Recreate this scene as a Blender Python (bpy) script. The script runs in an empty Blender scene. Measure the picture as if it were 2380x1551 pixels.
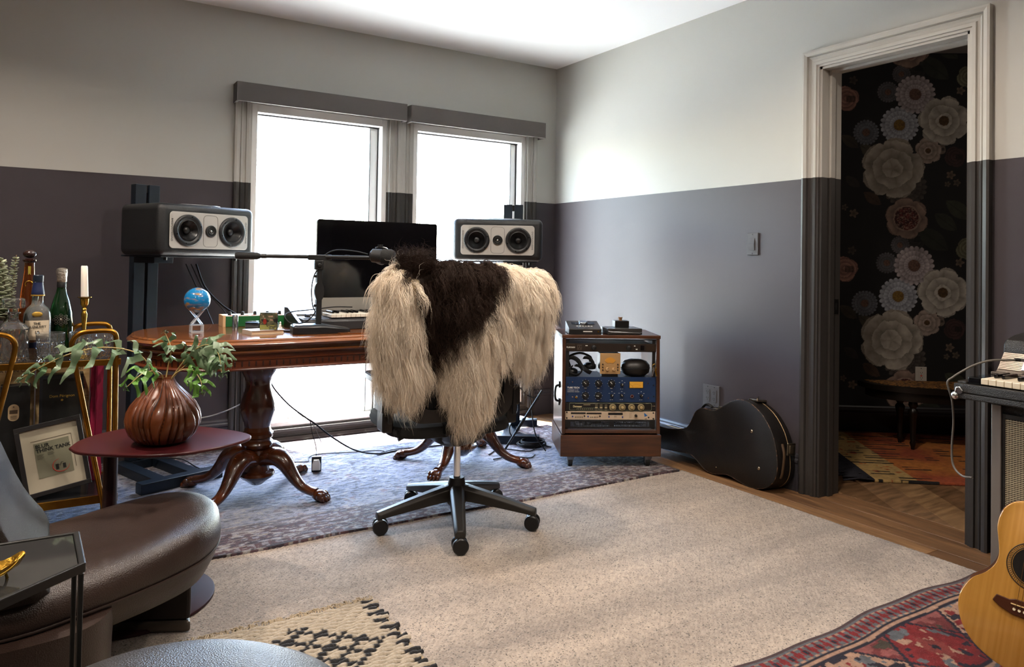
import bpy, bmesh, math, random
import numpy as np
from math import pi, sin, cos, radians
from mathutils import Vector, Matrix, Euler
S = bpy.context.scene
COL = S.collection
random.seed(7)

# ------------------------------------------------------------------ camera
cd = bpy.data.cameras.new('camera')
cam = bpy.data.objects.new('camera', cd)
COL.objects.link(cam)
yaw, pitch, roll = 0.55819, 0.01735, 0.01655
r_ = Vector((cos(yaw), -sin(yaw), 0))
f_ = Vector((sin(yaw) * cos(pitch), cos(yaw) * cos(pitch), sin(pitch)))
u_ = r_.cross(f_)
R2 = cos(roll) * r_ + sin(roll) * u_
U2 = -sin(roll) * r_ + cos(roll) * u_
cam.matrix_world = Matrix(((R2.x, U2.x, -f_.x, -3.10079), (R2.y, U2.y, -f_.y, -4.38959), (R2.z, U2.z, -f_.z, 1.09046), (0, 0, 0, 1)))
cd.sensor_width = 36
cd.lens = 25.94
cd.shift_x = -0.0001
cd.shift_y = -0.0827
cd.clip_start = .02
cd.clip_end = 400
S.camera = cam

# ------------------------------------------------------------------ world, sun, lamps, exposure
W = bpy.data.worlds.new('world')
S.world = W
W.use_nodes = True
nt = W.node_tree
bg = nt.nodes['Background']
sky = nt.nodes.new('ShaderNodeTexSky')
sky.sky_type = 'NISHITA'
sky.sun_disc = False
sky.sun_elevation = radians(62)
sky.sun_rotation = radians(10)
sky.air_density = 1.0
sky.dust_density = 1.0
nt.links.new(sky.outputs[0], bg.inputs[0])
bg.inputs[1].default_value = 3.0
sl = bpy.data.lights.new('sun', 'SUN')
sun = bpy.data.objects.new('sun', sl)
COL.objects.link(sun)
sl.energy = 115
sl.color = (1, .98, .95)
sl.angle = radians(.6)
d_ = Vector((.13, -.27, -1)).normalized()          # travels down and a little into the room
sun.rotation_euler = d_.to_track_quat('-Z', 'Y').to_euler()
S.view_settings.view_transform = 'Standard'
S.view_settings.look = 'None'
S.view_settings.gamma = 1
S.view_settings.exposure = 0.75
S.view_settings.use_curve_mapping = False
S.cycles.use_denoising = True
S.cycles.max_bounces = 9
S.cycles.diffuse_bounces = 5
S.cycles.glossy_bounces = 4
S.cycles.transmission_bounces = 8
S.cycles.transparent_max_bounces = 16
S.cycles.sample_clamp_indirect = 6
S.cycles.caustics_reflective = False
S.cycles.caustics_refractive = False
for px, pz in ((-1.725, 1.04), (-.70, 1.04)):      # window portals guide the sky's light
    a = bpy.data.lights.new('window_portal', 'AREA')
    a.shape = 'RECTANGLE'
    a.size, a.size_y = .86, 1.9
    a.cycles.is_portal = True
    o = bpy.data.objects.new('window_portal', a)
    o.location = (px, .16, pz)
    o.rotation_euler = (-pi / 2, 0, 0)
    COL.objects.link(o)
LAMPS = [((-3.5, -1.5), 20), ((-1.9, -1.9), 14), ((-.95, -2.7), 13), ((-2.3, -3.5), 9), ((-3.7, -3.4), 10), ((-1.1, -4.7), 12), ((-3.2, -5.3), 10)]
for (lx, ly), pw in LAMPS:                          # recessed ceiling downlights of the room
    a = bpy.data.lights.new('downlight', 'AREA')
    a.shape = 'DISK'
    a.size = .12
    a.energy = pw
    a.color = (1, .87, .75)
    a.spread = radians(150)
    o = bpy.data.objects.new('downlight', a)
    o.location = (lx, ly, 2.47)
    COL.objects.link(o)


a = bpy.data.lights.new('hall_lamp', 'POINT')  # unseen point light added to brighten the hall wallpaper
a.energy = 7
a.color = (1, .87, .75)
a.shadow_soft_size = .12
o = bpy.data.objects.new('hall_lamp', a)
o.location = (1.15, -3.55, 1.75)
COL.objects.link(o)


# ------------------------------------------------------------------ helpers
def lin(h):
    if not isinstance(h, str):
        return tuple(h) + (1,) if len(h) == 3 else tuple(h)
    v = [int(h[i:i + 2], 16) / 255 for i in (0, 2, 4)]
    return tuple((c / 12.92 if c <= .04045 else ((c + .055) / 1.055) ** 2.4) for c in v) + (1,)


def mat(name, col, rough=.5, metal=0, spec=.5, var=None, bump=None, coat=0, trans=0, ior=1.45, emis=None, sheen=0, coord='Object', attr=None, sss=0, weave=None):
    """var=(scale, colour2, stretch, detail, lo, hi)   bump=(scale, strength, stretch, kind)"""
    m = bpy.data.materials.new(name)
    m.use_nodes = True
    t = m.node_tree
    N, L = t.nodes, t.links
    b = N['Principled BSDF']
    b.inputs['Base Color'].default_value = lin(col)
    b.inputs['Roughness'].default_value = rough
    b.inputs['Metallic'].default_value = metal
    b.inputs['Specular IOR Level'].default_value = spec
    b.inputs['IOR'].default_value = ior
    b.inputs['Coat Weight'].default_value = coat
    b.inputs['Coat Roughness'].default_value = .08
    b.inputs['Transmission Weight'].default_value = trans
    b.inputs['Sheen Weight'].default_value = sheen
    if sss:
        b.inputs['Subsurface Weight'].default_value = sss
    if emis:
        b.inputs['Emission Color'].default_value = lin(emis[0])
        b.inputs['Emission Strength'].default_value = emis[1]
    tc = N.new('ShaderNodeTexCoord')
    src = None
    if attr:
        a = N.new('ShaderNodeVertexColor')
        a.layer_name = attr
        L.new(a.outputs['Color'], b.inputs['Base Color'])
        src = a.outputs['Color']
    if var:
        sc, c2, st, det, lo, hi = (list(var) + [None] * 6)[:6]
        mp = N.new('ShaderNodeMapping')
        mp.inputs['Scale'].default_value = st or (1, 1, 1)
        L.new(tc.outputs[coord], mp.inputs[0])
        n = N.new('ShaderNodeTexNoise')
        n.inputs['Scale'].default_value = sc
        n.inputs['Detail'].default_value = det or 4
        L.new(mp.outputs[0], n.inputs['Vector'])
        rp = N.new('ShaderNodeMapRange')
        rp.inputs['From Min'].default_value = lo if lo is not None else .35
        rp.inputs['From Max'].default_value = hi if hi is not None else .65
        L.new(n.outputs[0], rp.inputs[0])
        mx = N.new('ShaderNodeMix')
        mx.data_type = 'RGBA'
        if src:
            L.new(src, mx.inputs[6])
        else:
            mx.inputs[6].default_value = lin(col)
        mx.inputs[7].default_value = lin(c2)
        L.new(rp.outputs[0], mx.inputs[0])
        L.new(mx.outputs[2], b.inputs['Base Color'])
    if bump:
        sc, stg, st, kind = (list(bump) + [None] * 4)[:4]
        mp = N.new('ShaderNodeMapping')
        mp.inputs['Scale'].default_value = st or (1, 1, 1)
        L.new(tc.outputs[coord], mp.inputs[0])
        if kind == 'voronoi':
            n = N.new('ShaderNodeTexVoronoi')
            out = n.outputs['Distance']
        else:
            n = N.new('ShaderNodeTexNoise')
            n.inputs['Detail'].default_value = 3
            out = n.outputs[0]
        n.inputs['Scale'].default_value = sc
        L.new(mp.outputs[0], n.inputs['Vector'])
        bp = N.new('ShaderNodeBump')
        bp.inputs['Strength'].default_value = stg
        bp.inputs['Distance'].default_value = .004
        L.new(out, bp.inputs['Height'])
        L.new(bp.outputs[0], b.inputs['Normal'])
    return m


def two_tone(name, top, low, rt, rl, z=1.517, bump=1):
    m = mat(name, top, rt, spec=.24, bump=(90, .04) if bump else None)
    t = m.node_tree
    N, L = t.nodes, t.links
    b = N['Principled BSDF']
    g = N.new('ShaderNodeNewGeometry')
    sx = N.new('ShaderNodeSeparateXYZ')
    L.new(g.outputs['Position'], sx.inputs[0])
    c = N.new('ShaderNodeMath')
    c.operation = 'GREATER_THAN'
    c.inputs[1].default_value = z
    L.new(sx.outputs['Z'], c.inputs[0])
    mx = N.new('ShaderNodeMix')
    mx.data_type = 'RGBA'
    mx.inputs[6].default_value = lin(low)
    mx.inputs[7].default_value = lin(top)
    L.new(c.outputs[0], mx.inputs[0])
    L.new(mx.outputs[2], b.inputs['Base Color'])
    r = N.new('ShaderNodeMapRange')
    r.inputs['To Min'].default_value = rl
    r.inputs['To Max'].default_value = rt
    L.new(c.outputs[0], r.inputs[0])
    L.new(r.outputs[0], b.inputs['Roughness'])
    return m


class M:
    def __init__(s):
        s.v, s.f = [], []

    def add(s, v, f, mx=None):
        b = len(s.v)
        if mx is not None:
            v = [mx @ Vector(p) for p in v]
        s.v += [tuple(p) for p in v]
        s.f += [tuple(i + b for i in q) for q in f]
        return s

    def box(s, x0, x1, y0, y1, z0, z1, mx=None):
        v = [(x, y, z) for z in (z0, z1) for y in (y0, y1) for x in (x0, x1)]
        return s.add(v, [(0, 2, 3, 1), (4, 5, 7, 6), (0, 1, 5, 4), (2, 6, 7, 3), (0, 4, 6, 2), (1, 3, 7, 5)], mx)

    def tube(s, pts, r, n=10, cap=True, closed=False, flat=None):
        P = [Vector(p) for p in pts]
        k = len(P)
        rr = list(r) if hasattr(r, '__len__') else [r] * k
        T = []
        for i in range(k):
            a = P[(i - 1) % k] if (closed or i > 0) else P[0]
            b = P[(i + 1) % k] if (closed or i < k - 1) else P[-1]
            T.append((b - a).normalized())
        ref = Vector((0, 0, 1)) if abs(T[0].z) < .9 else Vector((1, 0, 0))
        u = T[0].cross(ref).normalized()
        v, f = [], []
        for i in range(k):
            u = (u - T[i] * u.dot(T[i]))
            u = u.normalized() if u.length > 1e-6 else T[i].orthogonal().normalized()
            w = T[i].cross(u)
            for j in range(n):
                a = 2 * pi * j / n
                v.append(P[i] + (u * cos(a) + w * sin(a) * (flat or 1)) * rr[i])
        for i in range(k if closed else k - 1):
            i2 = (i + 1) % k
            for j in range(n):
                j2 = (j + 1) % n
                f.append((i * n + j, i * n + j2, i2 * n + j2, i2 * n + j))
        if cap and not closed:
            f.append(tuple(range(n))[::-1])
            f.append(tuple((k - 1) * n + j for j in range(n)))
        return s.add(v, f)

    def cyl(s, p0, p1, r0, r1=None, n=20):
        return s.tube([p0, p1], [r0, r0 if r1 is None else r1], n)

    def lathe(s, prof, n=32, c=(0, 0, 0), mx=None, caps=True, shape=None):
        """prof = [(r, z)]; shape(angle) scales the radius"""
        v, f = [], []
        k = len(prof)
        for r, z in prof:
            for j in range(n):
                a = 2 * pi * j / n
                q = r * (shape(a, z) if shape else 1)
                v.append((c[0] + q * cos(a), c[1] + q * sin(a), c[2] + z))
        for i in range(k - 1):
            for j in range(n):
                j2 = (j + 1) % n
                f.append((i * n + j, i * n + j2, (i + 1) * n + j2, (i + 1) * n + j))
        if caps:
            f.append(tuple(range(n))[::-1])
            f.append(tuple((k - 1) * n + j for j in range(n)))
        return s.add(v, f, mx)

    def ball(s, c, rx, ry=None, rz=None, n=16, m=10, mx=None):
        ry = ry or rx
        rz = rz or rx
        v = [(c[0], c[1], c[2] - rz)]
        for i in range(1, m):
            t = -pi / 2 + pi * i / m
            for j in range(n):
                a = 2 * pi * j / n
                v.append((c[0] + rx * cos(t) * cos(a), c[1] + ry * cos(t) * sin(a), c[2] + rz * sin(t)))
        v.append((c[0], c[1], c[2] + rz))
        f = [(0, 1 + (j + 1) % n, 1 + j) for j in range(n)]
        for i in range(m - 2):
            for j in range(n):
                a, b = 1 + i * n + j, 1 + i * n + (j + 1) % n
                f.append((a, b, b + n, a + n))
        e = len(v) - 1
        f += [(e, e - n + j, e - n + (j + 1) % n) for j in range(n)]
        return s.add(v, f, mx)

    def prism(s, poly, z0, z1, mx=None):
        k = len(poly)
        v = [(x, y, z0) for x, y in poly] + [(x, y, z1) for x, y in poly]
        f = [tuple(range(k))[::-1], tuple(range(k, 2 * k))] + [(i, (i + 1) % k, k + (i + 1) % k, k + i) for i in range(k)]
        return s.add(v, f, mx)

    def rings(s, rs, cap=True):
        """loft closed rings of equal point counts"""
        n = len(rs[0])
        v = [p for r in rs for p in r]
        f = []
        for i in range(len(rs) - 1):
            for j in range(n):
                j2 = (j + 1) % n
                f.append((i * n + j, i * n + j2, (i + 1) * n + j2, (i + 1) * n + j))
        if cap:
            f.append(tuple(range(n))[::-1])
            f.append(tuple((len(rs) - 1) * n + j for j in range(n)))
        return s.add(v, f)


def obj(name, m, ma, parent=None, smooth=35, bevel=0, seg=2, sub=0, kind=None, label=None):
    if isinstance(m, M):
        me = bpy.data.meshes.new(name)
        me.from_pydata([tuple(p) for p in m.v], [], m.f)
        me.update()
        bm = bmesh.new()
        bm.from_mesh(me)
        bmesh.ops.recalc_face_normals(bm, faces=bm.faces)
        bm.to_mesh(me)
        bm.free()
    else:
        me = m
    if ma is not None and not me.materials:
        me.materials.append(ma)
    if smooth:
        me.shade_smooth()
        me.set_sharp_from_angle(angle=radians(smooth))
    o = bpy.data.objects.new(name, me)
    COL.objects.link(o)
    if parent:
        o.parent = parent
    if bevel:
        b = o.modifiers.new('bevel', 'BEVEL')
        b.width = bevel
        b.segments = seg
        b.limit_method = 'ANGLE'
        b.angle_limit = radians(40)
    if sub:
        b = o.modifiers.new('sub', 'SUBSURF')
        b.levels = b.render_levels = sub
    if kind:
        o['kind'] = kind
    if label:
        o['label'] = label
    return o


def cut(o, m):
    """bake o's modifiers and cut the holes m into it"""
    c = obj('cutter', m, None, o.parent, smooth=0)
    b = o.modifiers.new('holes', 'BOOLEAN')
    b.operation = 'DIFFERENCE'
    b.object = c
    bpy.context.view_layer.update()
    me = bpy.data.meshes.new_from_object(o.evaluated_get(bpy.context.evaluated_depsgraph_get()))
    o.modifiers.clear()
    o.data = me
    bpy.data.objects.remove(c)
    return o


def tag(o, label, cat, group=None):
    o['label'] = label
    o['category'] = cat
    if group:
        o['group'] = group
    return o


def thing(name, label, cat, loc=(0, 0, 0), rz=0, group=None, rot=None):
    o = bpy.data.objects.new(name, None)
    o.empty_display_size = .05
    COL.objects.link(o)
    o.location = loc
    o.rotation_euler = rot or (0, 0, radians(rz))
    return tag(o, label, cat, group)


def struct(name, m, ma, parent=None, **k):
    return obj(name, m, ma, parent, kind=None if parent else 'structure', **k)


def dup(root, loc, rz, label, group=None):
    r = root.copy()
    COL.objects.link(r)
    r.location = loc
    r.rotation_euler = (0, 0, radians(rz))
    r['label'] = label
    if group:
        r['group'] = group
    for ch in list(root.children):
        c = ch.copy()
        COL.objects.link(c)
        c.parent = r
        for g in list(ch.children):
            e = g.copy()
            COL.objects.link(e)
            e.parent = c
    return r


def like(o, loc=None, parent=None, rot=None, scale=None):
    """another piece sharing o's mesh"""
    c = o.copy()
    COL.objects.link(c)
    c.parent = parent if parent is not None else o.parent
    if loc is not None:
        c.location = loc
    if rot is not None:
        c.rotation_euler = rot
    if scale is not None:
        c.scale = scale
    return c


def txt(body, size, loc, rot, ma, parent, ex=.0004, align='CENTER', name='lettering', sx=1, bold=0):
    c = bpy.data.curves.new(name, 'FONT')
    c.body = body
    c.size = size
    c.extrude = ex
    c.align_x = align
    c.align_y = 'CENTER'
    c.offset = bold
    c.materials.append(ma)
    tmp = bpy.data.objects.new(name, c)
    me = bpy.data.meshes.new_from_object(tmp)
    bpy.data.objects.remove(tmp)
    if not me.materials:
        me.materials.append(ma)
    o = bpy.data.objects.new(name, me)
    COL.objects.link(o)
    o.parent = parent
    o.location = loc
    o.rotation_euler = rot
    o.scale = (sx, 1, 1)
    return o


FRONT = (pi / 2, 0, 0)


def cat(pts, n=8):
    """Catmull-Rom through points"""
    P = [Vector(p) for p in pts]
    P = [2 * P[0] - P[1]] + P + [2 * P[-1] - P[-2]]
    out = []
    for i in range(1, len(P) - 2):
        for k in range(n):
            t = k / n
            a, b, c, d = P[i - 1:i + 3]
            out.append(.5 * ((2 * b) + (c - a) * t + (2 * a - 5 * b + 4 * c - d) * t * t + (3 * b - a - 3 * c + d) * t ** 3))
    out.append(P[-2])
    return out


def rrect(w, h, r, n=6, cx=0, cy=0):
    o = []
    for qx, qy, a0 in ((1, 1, 0), (-1, 1, pi / 2), (-1, -1, pi), (1, -1, 3 * pi / 2)):
        for k in range(n + 1):
            a = a0 + pi / 2 * k / n
            o.append((cx + qx * (w / 2 - r) + r * cos(a), cy + qy * (h / 2 - r) + r * sin(a)))
    return o


RX = Matrix.Rotation(pi / 2, 4, 'X')      # maps a prism's z to -y : (x,y,z)->(x,-z,y)


def sheet(name, P0, U, V, nu, nv, fn, ma, parent=None, zf=None, smooth=0, thick=0, kind=None):
    """a flat grid whose print is a colour attribute painted by fn(u,v) in metres"""
    P0, U, V = np.array(P0, float), np.array(U, float), np.array(V, float)
    lu, lv = np.linalg.norm(U), np.linalg.norm(V)
    u, v = np.meshgrid(np.linspace(0, 1, nu), np.linspace(0, 1, nv))
    co = P0 + u[..., None] * U + v[..., None] * V
    if zf is not None:
        co = co + zf(u * lu, v * lv)
    co = co.reshape(-1, 3)
    i = np.arange(nu * nv).reshape(nv, nu)
    q = np.stack([i[:-1, :-1], i[:-1, 1:], i[1:, 1:], i[1:, :-1]], -1).reshape(-1, 4)
    nverts = len(co)
    if thick:                                # a skirt and an underside give the sheet thickness
        nrm = np.cross(U, V)
        nrm /= np.linalg.norm(nrm)
        rim = np.concatenate([i[0, :], i[1:, -1], i[-1, -2::-1], i[-2:0:-1, 0]])
        low = co[rim] - nrm * thick
        base = nverts + np.arange(len(rim))
        co = np.concatenate([co, low])
        sk = np.stack([rim, base, np.roll(base, -1), np.roll(rim, -1)], -1)
        q = np.concatenate([q, sk])
    me = bpy.data.meshes.new(name)
    me.vertices.add(len(co))
    me.vertices.foreach_set('co', co.ravel())
    me.loops.add(q.size)
    me.loops.foreach_set('vertex_index', q.ravel().astype(np.int32))
    me.polygons.add(len(q))
    me.polygons.foreach_set('loop_start', np.arange(0, q.size, 4, dtype=np.int32))
    me.update(calc_edges=True)
    rgb = np.clip(fn(u * lu, v * lv), 0, 1).reshape(-1, 3)
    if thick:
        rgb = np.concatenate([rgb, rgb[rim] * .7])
    ca = me.color_attributes.new('Col', 'FLOAT_COLOR', 'POINT')
    ca.data.foreach_set('color', np.concatenate([rgb, np.ones((len(rgb), 1))], 1).ravel().astype(np.float32))
    me.materials.append(ma)
    o = bpy.data.objects.new(name, me)
    COL.objects.link(o)
    if parent:
        o.parent = parent
    if smooth:
        me.shade_smooth()
    if kind:
        o['kind'] = kind
    return o


def vn(u, v, s, seed=0, oct=3):
    """value noise 0..1 on arrays"""
    out = np.zeros_like(u)
    amp, tot = 1., 0.
    for o_ in range(oct):
        rng = np.random.RandomState(seed + o_ * 17)
        g = rng.rand(64, 64)
        a, b = u * s * 2 ** o_ + 13.3, v * s * 2 ** o_ + 7.7
        ia, ib = np.floor(a).astype(int), np.floor(b).astype(int)
        fa, fb = a - ia, b - ib
        fa, fb = fa * fa * (3 - 2 * fa), fb * fb * (3 - 2 * fb)
        ia, ib = ia % 64, ib % 64
        ja, jb = (ia + 1) % 64, (ib + 1) % 64
        out += amp * ((g[ia, ib] * (1 - fa) + g[ja, ib] * fa) * (1 - fb) + (g[ia, jb] * (1 - fa) + g[ja, jb] * fa) * fb)
        tot += amp
        amp *= .55
    return out / tot


def C3(h):
    return np.array(lin(h)[:3])


def mixa(a, b, t):
    return a * (1 - t[..., None]) + b * t[..., None]


# ------------------------------------------------------------------ materials
PAINT = two_tone('two tone wall paint', 'b1afa8', '403b3e', .55, .42)
TRIM = two_tone('two tone trim enamel', 'a9a59d', '34312f', .35, .3, bump=0)
CEIL = mat('ceiling white', 'f4f3f0', .8)
WHITE = mat('white vinyl', 'e6e4df', .4)
DARKTRIM = mat('dark trim enamel', '37353a', .38, bump=(60, .05))
VAL = mat('grey valance fabric', '544e4b', .7, bump=(300, .1))
BLACK = mat('black plastic', '131313', .42)
BLACKG = mat('black gloss', '0a0a0c', .12)
BLKMET = mat('black powdercoat', '1d2024', .45, metal=.2)
NAVYMET = mat('blue black powdercoat', '18212b', .4, metal=.3)
RUBBER = mat('black rubber', '0c0c0c', .7)
CHROME = mat('chrome', 'd8d8d8', .12, metal=1)
STEEL = mat('brushed steel', '9a9a9a', .35, metal=1)
GOLD = mat('aged gold tube', 'a5762c', .28, metal=1, var=(14, '8b5f22'))
BRASS = mat('polished brass', 'c29a3e', .2, metal=1)
SILVER = mat('silver baffle', 'b9b6b0', .45, metal=.35)
ALU = mat('aluminium', 'a9a59c', .4, metal=.6)
LEATHER = mat('brown leather', '271b16', .36, spec=.5, var=(5, '30231d'), bump=(330, .22, None, 'voronoi'))
LEATHER2 = mat('grey brown leather', '34312f', .36, spec=.5, bump=(330, .25, None, 'voronoi'))
TOLEX = mat('black tolex', '17140f', .5, bump=(420, .5, None, 'voronoi'))
WHITEP = mat('white print', 'e9e6dc', .5)
BLACKP = mat('black print', '15120f', .6)
GOLDP = mat('gold print', 'b8923f', .4, metal=.5)
REDP = mat('red print', 'c0392b', .6)
GLASS = mat('clear glass', 'ffffff', 0, trans=1, ior=1.5)


def pane_mat():
    m = bpy.data.materials.new('window glass')
    m.use_nodes = True
    t = m.node_tree
    t.nodes.clear()
    o = t.nodes.new('ShaderNodeOutputMaterial')
    mx = t.nodes.new('ShaderNodeMixShader')
    a = t.nodes.new('ShaderNodeBsdfTransparent')
    a.inputs[0].default_value = (.96, .98, .97, 1)
    g = t.nodes.new('ShaderNodeBsdfGlossy')
    g.inputs['Roughness'].default_value = .02
    fr = t.nodes.new('ShaderNodeFresnel')
    fr.inputs[0].default_value = 1.35
    ge = t.nodes.new('ShaderNodeNewGeometry')
    mu = t.nodes.new('ShaderNodeMath')
    mu.operation = 'SUBTRACT'
    mu.use_clamp = True
    t.links.new(fr.outputs[0], mu.inputs[0])
    t.links.new(ge.outputs['Backfacing'], mu.inputs[1])
    t.links.new(mu.outputs[0], mx.inputs[0])
    t.links.new(a.outputs[0], mx.inputs[1])
    t.links.new(g.outputs[0], mx.inputs[2])
    t.links.new(mx.outputs[0], o.inputs[0])
    return m


PANE = pane_mat()


def wood(name, c1, c2, rough, st=(1, 14, 14), sc=3, coat=0, lo=.3, hi=.7, bump=.15):
    return mat(name, c1, rough, var=(sc, c2, st, 6, lo, hi), bump=(sc * 3, bump, st), coat=coat)


OAK = [wood('oak plank %s' % c[0], c[1], c[2], .42, (14, 1, 14), 3) for c in (('a', '8c6a48', '5f442d'), ('b', '7a5a3c', '4e3724'), ('c', '94744f', '6b4e34'), ('d', '6d4f35', '44301f'))]
OAKX = [wood('hall plank %s' % c[0], c[1], c[2], .42, (2, 12, 14), 3) for c in (('a', '866648', '54402c'), ('b', '6f5238', '46331f'), ('c', '8e6f4d', '5f472f'))]
MAHOG = wood('polished mahogany', '7f4a22', '603616', .2, (1, 10, 10), 4, coat=.6)
MAHOGD = wood('mahogany leg', '55290f', '371a0b', .24, (4, 4, 1), 4, coat=.6)
WALNUT = wood('walnut front', '54301a', '2c1a0f', .35, (1, 8, 10), 4, coat=.2)
WALNUTD = wood('walnut side', '4a2c1c', '2e1a10', .32, (6, 6, 1), 4, coat=.2)
# ------------------------------------------------------------------ room shell
ZC = 2.5
XL, YF = -4.75, -6.6
OP = ((-2.14, -1.31), (-1.13, -.265))
ZB, ZT = .10, 1.975
m = M()
xs = [XL - .16, OP[0][0], OP[0][1], OP[1][0], OP[1][1], .14]
for a, b in ((0, 1), (2, 3), (4, 5)):
    m.box(xs[a], xs[b], 0, .16, -.05, ZC)
for a, b in OP:
    m.box(a, b, 0, .16, -.05, ZB)
    m.box(a, b, 0, .16, ZT, ZC)
struct('wall_back', m, PAINT, smooth=0)
DY0, DY1, DZ = -2.865, -2.185, 2.045
m = M()
m.box(0, .14, DY1, 0, -.05, ZC)
m.box(0, .14, YF, DY0, -.05, ZC)
m.box(0, .14, DY0, DY1, DZ, ZC)
struct('wall_right', m, PAINT, smooth=0)
struct('wall_left', M().box(XL - .16, XL, YF, 0, -.05, ZC), PAINT, smooth=0)
struct('wall_front', M().box(XL - .16, .14, YF - .16, YF, -.05, ZC), PAINT, smooth=0)
struct('ceiling', M().box(XL - .16, .14, YF - .16, .16, ZC, ZC + .1), CEIL, smooth=0)

# floor: a slab with every plank its own piece
fl = struct('floor', M().box(XL - .1, 3.2, YF, .15, -.06, -.012), mat('subfloor', '3a2a1c', .8), smooth=0)
rnd = random.Random(3)
x = .149
while x > XL:
    w = .152
    y = YF if x < .14 else -2.9
    y1 = -.002 if x < .14 else -2.14
    y += -rnd.random() * 1.2 if x < .14 else 0
    while y < y1:
        ln = 1.3 + rnd.random() * 1.1
        e = min(y + ln, y1)
        obj('plank', M().box(x - w + .0012, x - .0012, max(y, YF) + .001, e - .001, -.012, 0), rnd.choice(OAK), fl, smooth=0, bevel=.0012, seg=1)
        y = e
    x -= w
dv = Vector((.584, .811))
for i in range(-2, 15):
    y0 = -4.3 + i * .26
    if y0 > -1.2:
        break
    a = Vector((.151, y0 + .001))
    b = Vector((.151, y0 + .259))
    k = 2.3
    p = [a, a + dv * k, b + dv * k, b]
    obj('plank', M().prism([(q.x, q.y) for q in p], -.012, 0), OAKX[i % 3], fl, smooth=0, bevel=.0012, seg=1)

PROF = [(0, 0), (0, .012), (.011, .013), (.014, .019), (.030, .019), (.034, .011), (.048, .013), (.058, .021), (.063, .016), (.067, .027), (.084, .031), (.095, .029), (.095, 0)]


def casing(corners, outs, to3, closed=False, w=1):
    rs = []
    for (s_, t_), (os_, ot_) in zip(corners, outs):
        rs.append([to3(s_ + os_ * a * w, t_ + ot_ * a * w, h) for a, h in PROF])
    m = M()
    if closed:
        rs.append(rs[0])
    return m.rings(rs, cap=not closed)


# baseboards
BP = [(0, 0), (.016, 0), (.016, .135), (.02, .14), (.02, .15), (.013, .158), (.013, .166), (.009, .176), (0, .18)]


def baseboard(name, a, b, nx, ny, parent=None, ma=None):
    m = M()
    m.rings([[(p[0] + nx * h, p[1] + ny * h, z) for h, z in BP] for p in (a, b)])
    return struct(name, m, ma or DARKTRIM, parent, smooth=20)


baseboard('baseboard_right', (0, -.001), (0, DY1 + .095), -1, 0)
baseboard('baseboard_right_far', (0, DY0 - .095), (0, YF), -1, 0)
bb = baseboard('baseboard_back', (XL, 0), (OP[0][0] - .095, 0), 0, -1)
baseboard('trim_1', (OP[1][1] + .095, 0), (-.017, 0), 0, -1)
struct('trim_2', M().box(OP[0][0] - .095, OP[1][1] + .095, -.012, 0, 0, .02), DARKTRIM, smooth=0)
baseboard('baseboard_left', (XL, YF), (XL, 0), 1, 0)

for k, (a, b) in enumerate(OP):
    cs = [(a, ZB - .0), (a, ZT), (b, ZT), (b, ZB - .0)]
    ou = [(-1, -.85), (-1, 1), (1, 1), (1, -.85)]
    w_ = struct('window_%d' % (k + 1), casing(cs, ou, lambda s, t, h: (s, -h, t), True, 1 if k == 0 else .92), TRIM, smooth=0)
    fr = M()
    for x0, x1, z0, z1 in ((a, a + .033, ZB, ZT), (b - .033, b, ZB, ZT), (a + .033, b - .033, ZB, ZB + .03), (a + .033, b - .033, ZT - .045, ZT)):
        fr.box(x0, x1, -.004, .12, z0, z1)
    f = obj('window_frame', fr, WHITE, w_, smooth=0, bevel=.003)
    sh = M()
    xs0 = b - .033 - (.052 if k == 0 else .045)
    sh.box(xs0, b - .035, .07, .11, ZB + .03, ZT - .05)
    sh.box(a + .035, xs0, .07, .11, ZB + .03, ZB + .06)
    obj('sash', sh, WHITE, w_, smooth=0, bevel=.003)
    gs = M()
    gs.box(a + .034, b - .034, .05, .064, ZT - .053, ZT - .045)
    gs.box(b - .037, b - .033, .06, .069, ZB + .03, ZT - .05)
    gs.box(xs0 - .004, xs0, .066, .07, ZB + .03, ZT - .05)
    obj('gasket', gs, BLACK, w_, smooth=0)
    obj('pane', M().box(a + .034, xs0, .088, .092, ZB + .06, ZT - .05), PANE, w_, smooth=0)

# valances over the two windows
for (x0, x1, lb) in ((-2.244, -1.216, 'long grey box valance above the left window'), (-1.19, -.157, 'shorter grey box valance above the right window')):
    t = thing('window_valance', lb, 'valance', ((x0 + x1) / 2, 0, 1.965), group='valances over the windows')
    hw = (x1 - x0) / 2
    obj('front_board', M().box(-hw, hw, -.1, -.088, 0, .108), VAL, t, smooth=0, bevel=.002)
    for s_ in (-1, 1):
        obj('end_cap', M().box(min(s_ * hw, s_ * (hw - .014)), max(s_ * hw, s_ * (hw - .014)), -.0875, -.001, 0, .108), VAL, t, smooth=0)
    obj('top_board', M().box(-hw + .014, hw - .014, -.0875, -.001, .096, .107), VAL, t, smooth=0)

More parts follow.
